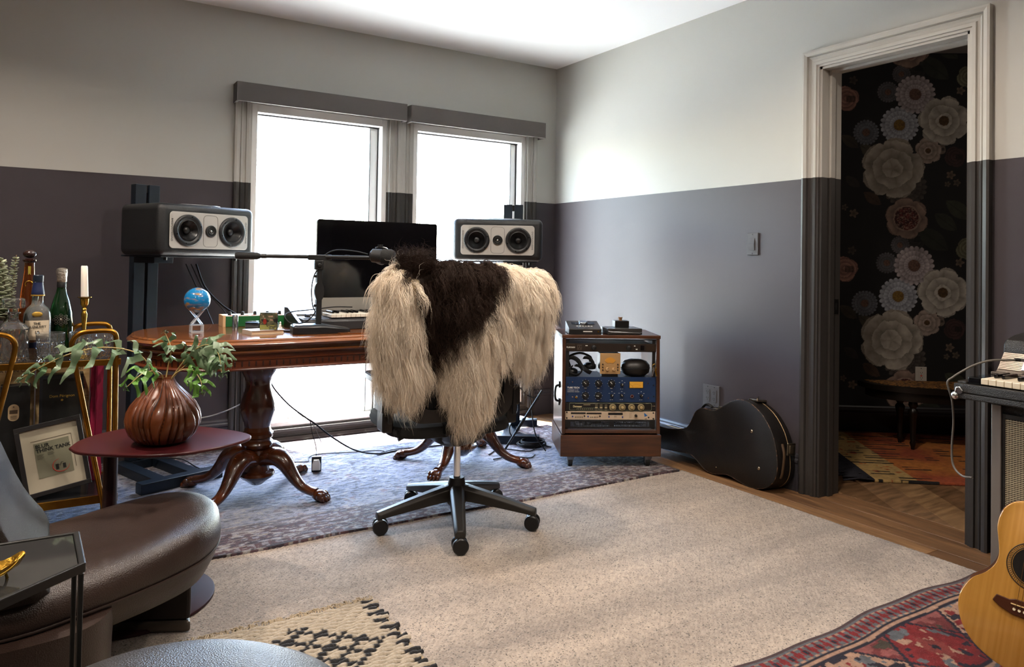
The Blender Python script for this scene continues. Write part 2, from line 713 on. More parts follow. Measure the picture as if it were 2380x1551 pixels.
# door opening to the hall
cs = [(DY0, 0), (DY0, DZ), (DY1, DZ), (DY1, 0)]
ou = [(-1, 0), (-1, 1), (1, 1), (1, 0)]
PROF = [(a, h) for a, h in PROF]
dr = struct('door_1', casing(cs, ou, lambda s, t, h: (-h, s, t), False, .86), TRIM, smooth=0)
jm = M()
for y0, y1, z0, z1 in ((DY1 - .002, DY1 + .0, 0, DZ), (DY0, DY0 + .002, 0, DZ)):
    jm.box(-.004, .145, y0 - .010, y1 + .010, z0, z1)
jm.box(-.004, .145, DY0, DY1, DZ - .012, DZ + .004)
obj('jamb', jm, TRIM, dr, smooth=0)
st = M()
st.box(.05, .085, DY1 - .024, DY1 - .012, 0, DZ - .012)
st.box(.05, .085, DY0 + .012, DY0 + .024, 0, DZ - .012)
st.box(.05, .085, DY0 + .024, DY1 - .024, DZ - .024, DZ - .012)
obj('door_stop', st, TRIM, dr, smooth=0, bevel=.002)
sp = M().box(.098, .132, DY1 - .0145, DY1 - .012, .865, .935)
s_ = obj('strike_plate', sp, CHROME, dr, smooth=0, label='bright strike plate')
obj('latch_hole', M().box(.108, .121, DY1 - .0155, DY1 - .0146, .885, .915), BLACK, s_, smooth=0)

# hall beyond the door
A_ = Vector((1.335, -1.364, 0))
B_ = Vector((2.052, -1.882, 0))
hd = (B_ - A_).normalized()
hn = Vector((-hd.y, hd.x, 0))
H0, H1 = -1.1, 1.75


def hp(s, off, z):
    p = A_ + hd * s + hn * off
    return (p.x, p.y, z)


m = M()
m.rings([[hp(H0, 0, -.05), hp(H0, .1, -.05), hp(H0, .1, 2.52), hp(H0, 0, 2.52)], [hp(H1, 0, -.05), hp(H1, .1, -.05), hp(H1, .1, 2.52), hp(H1, 0, 2.52)]])
hw = struct('wall_hall', m, mat('hall wall', '141214', .7), smooth=0)
m = M()
m.rings([[hp(s, -h, z) for h, z in BP] for s in (H0, H1)])
struct('baseboard_hall', m, mat('hall baseboard', '1f1d20', .4), smooth=20)
struct('wall_hall_end', M().box(2.75, 2.85, -4.6, -2.2, -.05, 2.52), mat('hall end wall', '2c2826', .7), smooth=0)
struct('wall_hall_front', M().box(.14, 2.85, -4.7, -4.6, -.05, 2.52), mat('hall front wall', '2c2826', .7), smooth=0)
struct('wall_hall_back', M().box(.14, .62, -.75, -.65, -.05, 2.52), mat('hall back wall', '2c2826', .7), smooth=0)
struct('ceiling_hall', M().box(.14, 2.95, -4.7, -.6, 2.52, 2.6), mat('hall ceiling', '8d8883', .8), smooth=0)

FL = [  # s, z, radius, kind
    (.055, 2.215, .085, 'rose', 'a0776a'), (.50, 2.245, .13, 'mum', '938a8c'), (.40, 2.04, .125, 'mumy', '8f929a'), (.685, 2.07, .165, 'peony', 'aaa49a'),
    (.185, 1.99, .085, 'mum', '55585f'), (.41, 2.38, .06, 'mum', '4a474a'), (.325, 2.26, .07, 'mum', '4b4a4e'), (.585, 1.87, .088, 'peony', '9a8a80'),
    (.665, 1.88, .035, 'rose', '6f6258'), (.36, 1.75, .205, 'big', 'a29a8e'), (.44, 1.63, .14, 'mum', '3d3733'), (.21, 1.86, .08, 'leaf', '37332a'),
    (.45, 1.42, .14, 'poppy', '8a7468'), (.84, 2.36, .075, 'rose', '6c6b55'), (.79, 2.27, .03, 'dot', '5c5044'), (.73, 1.71, .03, 'dot', '5a4c40'),
    (.77, 1.66, .025, 'dot', '4c4238'), (.71, 1.65, .02, 'dot', '4c4238'), (.11, 1.45, .03, 'dot', '5a4c40'), (.05, 1.49, .022, 'dot', '4a4038'),
    (.10, 2.34, .03, 'dot', '3c332d'), (.78, 1.48, .10, 'leaf', '26281e'), (.70, 1.40, .09, 'leaf', '22241c'), (.08, 1.93, .07, 'leaf', '2a241c'),
    (.23, 1.55, .07, 'leaf', '33251c'), (.76, 1.83, .07, 'rose', '3a2524'), (.10, 1.66, .06, 'leaf', '1d1a17'), (.62, 2.42, .12, 'leaf', '1c1e18'), (.5, 2.42, .08, 'rose', '2a2826')]


def wallpaper(u, v):
    s = u - 1.05 + (-.05)
    z = v + .17
    out = np.zeros(u.shape + (3,)) + C3('0d0c0e')
    out += (vn(u, v, 3, 5) - .5)[..., None] * .006
    per = 1.137
    order = sorted(FL, key=lambda q: lin(q[4])[0] + q[2] * .3)
    for rs, rz, R, kind, col in order:
        for ko in (-1.0, 0, 1.0):
            for kz in (-2, -1, 0, 1):
                cx, cz = rs + ko, rz + kz * per - ko * .12
                if not (-.3 < cx - s.min() + .3 and cz > -.2 and cz < 2.9):
                    continue
                mk = (abs(s - cx) < R * 1.35) & (abs(z - cz) < R * 1.35)
                if not mk.any():
                    continue
                dx, dz = s[mk] - cx, z[mk] - cz
                r = np.hypot(dx, dz) / R
                a = np.arctan2(dz, dx)
                wob = vn(dx * 1.0 + cx, dz + cz, 22, 3) - .5
                c = C3(col) * 1.25
                if kind == 'mum' or kind == 'mumy':
                    k = 22
                    edge = .86 + .14 * np.abs(np.cos(a * k / 2)) ** .6
                    inn = (r < edge)
                    ring = .55 + .45 * np.abs(np.sin(a * k / 2 + np.floor(r * 4) * 1.6)) ** .7
                    sh = ring * (.55 + .45 * ((r * 4) % 1)) * (.75 + .5 * (r > .3))
                    cc = C3('6d5320') if kind == 'mumy' else C3('5a4238')
                    colr = c * sh[:, None] * (1 + .8 * wob[:, None])
                    colr = np.where((r < .3)[:, None], cc * (.5 + 1 * vn(dx, dz, 160, 2, 1))[:, None], colr)
                elif kind == 'dot':
                    inn = r < (.8 + .2 * np.cos(a * 5))
                    colr = c * (.3 + .9 * r)[:, None]
                elif kind == 'leaf':
                    q = np.abs(dx * .6 + dz * .8) / R
                    p = np.abs(dx * .8 - dz * .6) / R
                    inn = q < .5 * (1 - p * p)
                    colr = c * (.8 + .4 * (q > .04))[:, None] * (1 + wob[:, None])
                else:
                    k = {'peony': 7, 'big': 5, 'poppy': 6, 'rose': 4}[kind]
                    edge = .82 + .18 * np.abs(np.cos(a * k / 2 + R * 30)) ** .5 + .12 * wob
                    inn = r < edge
                    lay = np.floor(r * 3.2 + .5 * wob)
                    fr = (r * 3.2 + .5 * wob) % 1
                    pet = np.abs(np.cos(a * k / 2 + R * 30 + lay * 1.9))
                    sh = (.5 + .5 * fr) * (.6 + .4 * pet ** .35)
                    if kind == 'rose':
                        sp_ = (r * 3.5 + a / (2 * pi)) % 1
                        sh = .35 + .65 * sp_ * (.8 + .6 * wob)
                        sh = np.where((dx > 0) & (r < .7) & (np.abs(dz) < R * .25), sh * .35, sh)
                    colr = c * (sh * (.85 + .5 * wob) * 1.1)[:, None]
                    if kind == 'poppy':
                        colr = np.where((r < .55)[:, None], C3('5a2422') * (.2 + 1.5 * vn(dx, dz, 70, 3, 2) ** 2)[:, None] + (vn(dx, dz, 190, 9, 1) > .66)[:, None] * C3('8a7a6a') * .7, colr)
                    if kind == 'peony':
                        colr = np.where((r < .2)[:, None], C3('3d2a14') * (.4 + vn(dx, dz, 120, 3, 1))[:, None] * 1.3, colr)
                sub = out[mk]
                sub[inn] = colr[inn]
                out[mk] = sub
    return out


WP = mat('floral wallpaper print', 'ffffff', .75, attr='Col')
sheet('wallpaper', hp(-1.1, -.004, .17), hd * 2.8, (0, 0, 2.345), 620, 600, wallpaper, WP, hw, thick=.002)

# ------------------------------------------------------------------ outside
g = mat('pale concrete', 'd9d6ce', .8, var=(2, 'cdc9bf'))
struct('patio', M().box(-14, 12, .16, 22, -.2, -.12), g, smooth=0)
fn = thing('garden_wall', 'pale rendered garden wall across the patio outside the windows', 'wall', (-1, 12, -.12))
obj('wall_panel', M().box(-9, 9, 0, .3, 0, 1.5), mat('pale render', 'dcdad4', .8), fn, smooth=0)
obj('coping', M().box(-9.1, 9.1, -.06, .36, 1.5, 1.58), mat('coping stone', 'cfcac2', .8), fn, smooth=0)
LEAF = mat('pale sunlit leaves', '8fa06a', .6)
BARK = mat('grey bark', '8c8078', .8)
for i, (tx, ty, h, sd, lb) in enumerate(((-2.9, 7.5, 4.6, 4, 'slender tree seen through the left window'), (1.6, 9, 4.2, 9, 'bushy tree seen through the right window'))):
    t = thing('garden_tree', lb, 'tree', (tx, ty, -.12))
    rn = random.Random(sd)
    br, lf = M(), M()
    br.tube([(0, 0, 0), (.1, 0, h * .5), (0, .1, h)], [.09, .06, .02], 8)
    for k in range(16):
        z0 = h * (.3 + .65 * rn.random())
        a = rn.random() * 2 * pi
        ln = .7 + rn.random() * 1.1
        e = Vector((cos(a) * ln, sin(a) * ln, z0 + .2 + ln * .35 * (rn.random() - .3)))
        mid = Vector((e.x * .5, e.y * .5, z0 + .12))
        br.tube([(.03, .02, z0), mid, e], [.022, .014, .006], 5)
        for q in range(45):
            c = mid.lerp(e, rn.random() * 1.15) + Vector((rn.gauss(0, .12), rn.gauss(0, .12), rn.gauss(0, .1)))
            d1 = Vector((rn.gauss(0, 1), rn.gauss(0, 1), rn.gauss(0, 1))).normalized() * .045
            d2 = d1.orthogonal().normalized() * .02
            lf.add([c - d1, c + d2, c + d1, c - d2], [(0, 1, 2, 3)])
    obj('trunk', br, BARK, t)
    obj('foliage', lf, LEAF, t, smooth=0, kind='stuff')

# ------------------------------------------------------------------ rugs
RUGB = mat('beige wool rug', 'a89a8a', .95, attr='Col', var=(190, '453f3a', (1, 1, 1), 2, .57, .68), bump=(170, .9), sheen=.2)


def beige(u, v):
    n1 = vn(u, v, 1.6, 1, 3)
    bands = vn(u * .35, v * 3.0, 3.0, 8, 3)
    cell = ((np.floor(u / .11) + np.floor(v / .11)) % 2)
    diag = np.sin((u + np.where(cell > 0, v, -v)) * 2 * pi / .02)
    fine = vn(u, v, 95, 4, 2)
    t = .38 * n1 + .35 * bands + .34 * fine + .07 * diag - .07
    return mixa(C3('7d7268'), C3('b6a696'), np.clip((t - .28) * 2.0, 0, 1))


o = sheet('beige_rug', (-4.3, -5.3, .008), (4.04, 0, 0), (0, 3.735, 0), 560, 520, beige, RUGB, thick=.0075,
          zf=lambda u, v: np.stack([0 * u, 0 * u, .0014 * np.sin((u + np.where(((np.floor(u / .11) + np.floor(v / .11)) % 2) > 0, v, -v)) * 2 * pi / .022)], -1) * .7)
tag(o, 'large beige wool rug with faint herringbone weave covering the room floor', 'rug')

RUGP = mat('worn persian pile', 'ffffff', .95, attr='Col', bump=(200, .8), var=(260, '2c2a33', (1, .4, 1), 2, .62, .8), sheen=.15)


def bluerug(u, v):
    lu, lv = u.max(), v.max()
    e = np.minimum(np.minimum(u, lu - u), np.minimum(v, lv - v)) + .012 * (vn(u, v, 9, 3) - .5)
    n = vn(u, v, 7, 11, 4)
    n2 = vn(u, v, 22, 21, 3)
    n3 = vn(u, v, 60, 31, 2)
    base = mixa(C3('8088a2'), C3('a6abbd'), np.clip((n - .3) * 2.2, 0, 1))
    # scrolling arabesque outlines
    fx = np.abs(u - lu / 2)
    a1 = np.sin(fx * 46 + 4 * np.sin(v * 23 + n * 7)) * np.sin(v * 44 + 4 * np.sin(fx * 21 + n2 * 3))
    base = mixa(base, C3('41475f'), np.clip(1 - np.abs(a1) * 9, 0, 1) * (n2 > .42) * .8)
    base = mixa(base, C3('b9b49c'), np.clip(1 - np.abs(a1 - .35) * 7, 0, 1) * (n3 > .5) * .7)
    base = mixa(base, C3('7b4a4a'), np.clip((n2 - .62) * 8, 0, 1) * (n > .5) * .6)
    main = (e < .27)
    bd = mixa(C3('5b3a3e'), C3('6a5560'), np.clip((n - .4) * 3, 0, 1))
    run = np.where(np.minimum(v, lv - v) < np.minimum(u, lu - u), u, v)
    fl_ = np.sin(run * 52 + 5 * n2) * np.sin((e - .16) * 75 + 4 * n)
    bd = mixa(bd, C3('9a9aa8'), (np.abs(fl_) > .55) * (n3 > .38) * .75)
    bd = mixa(bd, C3('b0a68a'), (np.abs(np.sin(run * 44 + 3 * np.sin(e * 60) + 3 * n2)) < .16) * (n3 > .45) * .7)
    out = np.where(main[..., None], bd, base)
    for w0, w1, c in ((.0, .012, '33201f'), (.05, .056, '9c8f84'), (.075, .082, '2e2a3c'), (.245, .252, '2e2a3c'), (.262, .27, '9c8f84')):
        k = (e >= w0) & (e < w1) & (n3 > .3)
        out = np.where(k[..., None], C3(c), out)
    b2 = (e > .012) & (e < .05)
    out = np.where(b2[..., None], mixa(C3('5a3030'), C3('938e94'), (np.sin(run * 120) > .1) * (n3 > .42) * .9), out)
    sp = vn(u * .5, v * 1.6, 70, 91, 2)
    out = mixa(out, C3('1e1c2c'), (sp > .62) * .75)
    out = mixa(out, C3('c4c0b8'), (sp < .34) * .6)
    wear = np.clip((vn(u, v, 2.5, 77, 3) - .45) * 3, 0, 1) * .35
    out = mixa(out, C3('a5a9b8'), wear * (e > .2))
    return out * (.82 + .36 * n3)[..., None] * .56


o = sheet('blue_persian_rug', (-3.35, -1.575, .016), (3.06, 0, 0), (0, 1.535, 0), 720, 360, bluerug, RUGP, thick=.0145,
          zf=lambda u, v: np.stack([.0 * u, .012 * (np.sin(u * 5.2) * .6 + np.sin(u * 11 + 1) * .3) * np.clip(1 - v / .5, 0, 1), .003 * np.clip(np.sin(u * 7 + v * 9), 0, 1) * np.clip(1 - v / .35, 0, 1)], -1))
tag(o, 'faded blue grey persian rug with brown red border under the desk', 'rug')
fr = M()
rn = random.Random(5)
for k in range(300):
    y = -1.57 + 1.5 * k / 300
    fr.tube([(-.292, y, .008), (-.279 + rn.random() * .004, y + rn.gauss(0, .003), .005)], .0016, 4)
obj('fringe', fr, mat('cream fringe', 'c9bda6', .9), o, smooth=0, kind='stuff')

RUGR = mat('red kilim pile', 'ffffff', .95, attr='Col', bump=(230, .8), var=(300, '241a1a', (1, .5, 1), 2, .64, .8))


def redrug(u, v):
    lu, lv = u.max(), v.max()
    e0 = np.minimum(lv - v, lu - u)
    w = .006 * (vn(u, v, 5, 3) - .5)
    e = e0 + w
    q = .0062
    run = np.where(lv - v < lu - u, u, v)
    rq, eq = np.floor(run / q) * q, np.floor(e / q) * q          # woven steps
    n3 = vn(u, v, 70, 31, 2)
    RED, CREAM, SLATE, NAVY, ROSE, OLIVE = C3('8c1f22'), C3('c4a68c'), C3('6d7a80'), C3('221f33'), C3('a0605c'), C3('4a4636')
    out = np.zeros(u.shape + (3,)) + RED

    def put(k, c):
        nonlocal out
        out = np.where(k[..., None], c, out)
    put(e < .010, C3('5b4a4a'))
    k1 = (e >= .010) & (e < .075)
    put(k1, SLATE)
    ph = (rq / .062) % 1
    hh = (eq - .0425) / .0325
    zig = np.abs(((ph * 2) % 1) - .5) * 2
    put(k1 & (np.abs(hh) < 1 - zig * 1.1), RED)
    put(k1 & (np.abs(hh) < .55 - zig * 1.2) & (ph < .5), NAVY)
    put(k1 & (np.abs(np.abs(hh) - .75) < .15) & (zig > .55), CREAM * .9)
    put((e >= .075) & (e < .083), NAVY)
    put((e >= .083) & (e < .096), CREAM)
    put((e >= .096) & (e < .106), NAVY)
    k2 = (e >= .106) & (e < .335)
    pr = .30
    px_ = ((rq / pr) % 1) * 2 - 1
    py_ = (eq - .22) / .115
    alt = (np.floor(rq / pr) % 2) == 0
    d = np.abs(px_) * 1.0 + np.abs(py_) * .55
    put(k2, np.zeros(3) + C3('7c3434'))
    put(k2 & (d < .98) & alt, CREAM)
    put(k2 & (d < .98) & ~alt, RED)
    put(k2 & (np.abs(d - 1.0) < .045), NAVY)
    star = (np.abs(np.abs(px_) - np.abs(py_) * .6) < .13) & (d < .8)
    put(k2 & star & ~alt, CREAM)
    put(k2 & star & alt, RED)
    put(k2 & (d < .3), np.zeros(3) + C3('93403a'))
    put(k2 & (d < .2) & alt, SLATE)
    put(k2 & (d < .1), NAVY)
    c1 = vn(rq, eq, 26, 5, 2)
    put(k2 & (d > 1.06) & (c1 > .52), ROSE)
    put(k2 & (d > 1.06) & (c1 < .36), OLIVE)
    put(k2 & (d > .35) & (d < .9) & (c1 > .64), SLATE)
    put(k2 & (d > .35) & (d < .9) & (c1 < .34), C3('8c1f22'))
    put(k2 & (d > .5) & (d < .9) & (vn(rq, eq, 40, 15, 1) > .74), NAVY)
    put((e >= .335) & (e < .345), NAVY)
    put((e >= .345) & (e < .357), CREAM)
    k3 = (e >= .357) & (e < .42)
    put(k3, SLATE)
    put(k3 & (np.abs((eq - .388) / .03) < 1 - zig), RED)
    put((e >= .42) & (e < .43), NAVY)
    k4 = e >= .43
    put(k4, RED * .9)
    c2 = vn(rq, eq, 14, 45, 3)
    put(k4 & (np.abs(c2 - .5) < .03), CREAM)
    put(k4 & (c2 > .62), SLATE)
    put(k4 & (c2 < .36), NAVY)
    return out * np.array([1, .85, .85]) * (.7 + .6 * n3)[..., None] * .44


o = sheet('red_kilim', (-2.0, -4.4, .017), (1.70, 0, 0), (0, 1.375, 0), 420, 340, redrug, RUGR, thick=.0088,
          zf=lambda u, v: np.stack([0 * u, .012 * np.sin(u * 6.5) * np.clip(1 - (1.375 - v) / .6, 0, 1) + .004 * np.sin(u * 19) * np.clip(1 - (1.375 - v) / .3, 0, 1), .002 * np.clip(np.sin(u * 9 + v * 6), 0, 1)], -1))
tag(o, 'red patterned tribal rug with grey blue zigzag border in the near right corner', 'rug')

# cream and black knotted throw rug: every cord row its own piece
t = thing('knotted_rug', 'cream wool rug of thick cords with black lattice and fringe in the foreground', 'rug', (-2.215, -2.18, .009))
obj('backing', M().box(-.70, -.004, -1.06, -.004, 0, .006), mat('cream backing', '9c8b70', .95), t, smooth=0)
CORD = mat('cream cord', 'ffffff', .95, attr='Col', bump=(160, .8), sheen=.2)
rn = random.Random(12)
CR, BK = C3('a89c8a') * .85, C3('100f12')
nrow = 63
for k in range(nrow):
    y = -.010 - k * .0167
    n = 110
    m = M()
    pts, rad = [], []
    x0 = -.70
    x1 = -.006 + .012 * sin(k * 1.3)
    for i in range(n + 1):
        f = i / n
        x = x0 + (x1 - x0) * f
        tw = sin(x * 120 + k * 1.7)
        pts.append((x, y + .0010 * sin(x * 60 + k * 2.1) + .005 * sin(x * 7 + k * .12), .010 + .0012 * tw + .0015 * rn.random()))
        rad.append(0.0074 + .0013 * sin(x * 120 + k * 1.7 + 1) + .001 * rn.random())
    m.tube(pts, rad, 7, flat=.8)
    o = obj('cord_row', m, CORD, t, smooth=60)
    me = o.data
    ca = me.color_attributes.new('Col', 'FLOAT_COLOR', 'POINT')
    col = np.ones((len(me.vertices), 4))
    for i in range(n + 1):
        x = pts[i][0]
        # diamond lattice and a black selvedge on the right
        g1 = ((x * 11.0 + k * .2) % 1)
        g2 = ((x * 11.0 - k * .2) % 1)
        inside = -.80 < x < -.06 and 1 < k
        cen = (abs(x + .27) * 4.6 + abs(k - 14) / 12.0) < 1.0 or (abs(x + .40) * 3.4 + abs(k - 28) / 17.) < 1
        b = (inside and cen and (g1 < .30 or g2 < .30)) or (x > -.045 + .012 * sin(k * 2.2) and k % 3 != 1)
        c = BK if b else CR * (.85 + .25 * rn.random())
        col[i * 7:(i + 1) * 7, :3] = c
    ca.data.foreach_set('color', col.ravel().astype(np.float32))
fr = M()
for i in range(230):
    x = -.70 + .70 * i / 230
    a = rn.gauss(0, .5)
    p = Vector((x, -.004, .006))
    q = p + Vector((.018 * sin(a), .02 + .012 * rn.random(), .008 * rn.random()))
    fr.tube([p, p.lerp(q, .5) + Vector((rn.gauss(0, .004), 0, .004)), q, q + Vector((rn.gauss(0, .008), .006, -.004))], .0017, 4)
obj('fringe', fr, mat('cream fringe yarn', 'a09078', .95), t, smooth=60, kind='stuff')

# hall rug
def hallrug(u, v):
    n = vn(u, v, 4, 7, 3)
    c = mixa(C3('a8662a'), C3('8a3f22'), np.clip((n - .35) * 3, 0, 1))
    c = mixa(c, C3('a8905a'), (u < .22) * .8 * (vn(u, v, 20, 3) > .3))
    vq = v + .01 * (vn(u, v, 12, 5) - .5)
    row = (vq / .11) % 1
    dash = vn(u, np.floor(vq / .11) * .37, 9, 13, 2)
    c = np.where(((row < .16) & (dash > .47))[..., None], C3('14100f'), c)
    c = np.where(((np.abs(row - .5) < .08 * np.abs(np.sin(u * 9))) & (dash > .5))[..., None], C3('14100f'), c)
    return c * (.7 + .6 * vn(u, v, 60, 3, 2))[..., None]


E1, E2 = Vector((.40, -2.13, .014)), Vector((.95, -2.53, .014))
ex = (Vector((.846, -2.47, 0)) - Vector((.399, -2.126, 0))).normalized()
ey = Vector((-ex.y, ex.x, 0))
o = sheet('orange_hall_rug', Vector((.47, -2.18, .014)), ex * 1.5, ey * 1.13, 260, 220, hallrug, mat('orange hall pile', 'ffffff', .95, attr='Col', bump=(120, .9)), thick=.012)
tag(o, 'orange shaggy rug with black dashes and dark fringe on the hall floor', 'rug')
fr = M()
rn = random.Random(2)
for i in range(420):
    f = rn.random()
    p = Vector((.47, -2.18, .012)) + ey * (1.13 * f)
    q = p - ex * (.06 + .11 * rn.random()) + ey * rn.gauss(0, .03) + Vector((0, 0, .012 * rn.random()))
    fr.tube([p, p.lerp(q, .5) + Vector((0, 0, .012)) + ey * rn.gauss(0, .01), q], .005, 4)
obj('fringe', fr, mat('navy fringe yarn', '14131c', .9), o, smooth=60, kind='stuff')
# ------------------------------------------------------------------ desk
ZF = .0155       # top of the blue rug


def stadium(hl, hd_, off=0, n=26):
    a = hd_ + off
    c = hl - hd_
    o = []
    for k in range(n + 1):
        t = -pi / 2 + pi * k / n
        o.append((c + a * cos(t), a * sin(t)))
    for k in range(n + 1):
        t = pi / 2 + pi * k / n
        o.append((-c + a * cos(t), a * sin(t)))
    return o


t = thing('pedestal_desk', 'long oval polished mahogany table used as a desk, on clawed pedestals', 'desk', (-1.762, -.92, ZF))
dz = -ZF
HL, HD = 1.042, .385


def ringset(lst):
    return [[(x, y, z + dz) for x, y in stadium(HL, HD, off)] for off, z in lst]


m = M().rings(ringset([(-.02, .728), (.012, .728), (.018, .733), (.022, .740), (.016, .747), (.008, .750), (.008, .7535), (.002, .7595), (-.006, .7602)]))
obj('tabletop', m, MAHOG, t, smooth=40)
m = M().rings(ringset([(-.03, .70), (-.005, .70), (.001, .706), (.0, .712), (-.012, .7145), (-.012, .7275), (-.03, .7275)]))
obj('moulding', m, MAHOG, t, smooth=30)
m = M().rings(ringset([(-.045, .632), (-.012, .632), (-.008, .638), (-.014, .644), (-.018, .645), (-.018, .672), (-.012, .675), (-.012, .679), (-.02, .682), (-.02, .6995), (-.05, .6995)]))
obj('apron', m, wood('mahogany apron', '6e3216', '4a1f0d', .3, (1, 10, 10), 4, coat=.3), t, smooth=30)
fm = M()
out = stadium(HL, HD, -.0178, 60)
P = [Vector(p) for p in out]
L = 0
nxt = 0
for i in range(len(P)):
    a, b = P[i], P[(i + 1) % len(P)]
    d = (b - a)
    ln = d.length
    if ln < 1e-6:
        continue
    d.normalize()
    nrm = Vector((d.y, -d.x))
    while nxt <= L + ln:
        c = a + d * (nxt - L)
        q0, q1 = c - d * .0028, c + d * .0028
        fm.add([(q0.x, q0.y, .648 + dz), (q1.x, q1.y, .648 + dz), (q1.x, q1.y, .669 + dz), (q0.x, q0.y, .669 + dz)] + [(q.x + nrm.x * .0012, q.y + nrm.y * .0012, z + dz) for q, z in ((q0, .650), (q1, .650), (q1, .667), (q0, .667))],
               [(4, 5, 6, 7), (0, 1, 5, 4), (1, 2, 6, 5), (2, 3, 7, 6), (3, 0, 4, 7)])
        nxt += .0275
    L += ln
obj('fluting', fm, mat('dark flute inlay', '2a0f06', .5), t, smooth=0, kind='stuff')  # thin raised dark strips stand in for the apron's grooves
CP = [(.11, .7), (.11, .66), (.092, .62), (.083, .60), (.080, .574), (.066, .55), (.056, .525), (.056, .50), (.068, .46), (.079, .424), (.078, .39), (.066, .35), (.056, .318), (.060, .30), (.071, .288), (.072, .275), (.062, .268),
      (.062, .258), (.068, .252), (.072, .242), (.068, .230), (.052, .215), (.050, .15), (.056, .118), (.076, .112), (.080, .10), (.066, .085), (.045, .072), (.026, .055), (.006, .050)]
LEGP = [(.02, .165, .040), (.07, .186, .047), (.115, .188, .048), (.150, .165, .042), (.180, .128, .034), (.212, .092, .028), (.248, .066, .024), (.285, .054, .0225), (.315, .050, .024)]
leg0 = None
for ci, cx in enumerate((-.518, .547)):
    oct_ = lambda a, z: (1 - .035 * (abs(cos(a * 4)) < .35))
    obj('pedestal_column', M().lathe(CP, 32, (cx, .02, dz), shape=oct_), MAHOGD, t, smooth=28)
    for ang in ((-50, 40, 137, 221), (-46, 44, 140, 219))[ci]:
        if leg0 is None:
            cpts = cat([(a, 0, b) for a, b, c in LEGP], 3)
            cr = np.interp(np.linspace(0, 1, len(cpts)), np.linspace(0, 1, len(LEGP)), [c for a, b, c in LEGP])
            leg0 = obj('leg', M().tube([(p.x, 0, p.z + dz) for p in cpts], cr, 14, flat=.85), MAHOGD, t, smooth=60)
            paw = M()
            paw.ball((.332, 0, .040 + dz), .036, .031, .0245, 14, 8)
            for q in (-1.5, -.5, .5, 1.5):
                yy = q * .0165
                paw.ball((.352 - abs(q) * .004, yy, .040 + dz), .017, .0095, .018, 10, 7)
                paw.ball((.367 - abs(q) * .005, yy, .030 + dz), .0125, .0088, .0135, 10, 7)
                paw.ball((.377 - abs(q) * .006, yy, .0235 + dz), .006, .004, .0075, 8, 6)
            paw0 = obj('paw', paw, MAHOGD, leg0, smooth=60)
            lg = leg0
        else:
            lg = like(leg0, parent=t)
            like(paw0, parent=lg)
        lg.location = (cx, .02, 0)
        lg.rotation_euler = (0, 0, radians(ang))


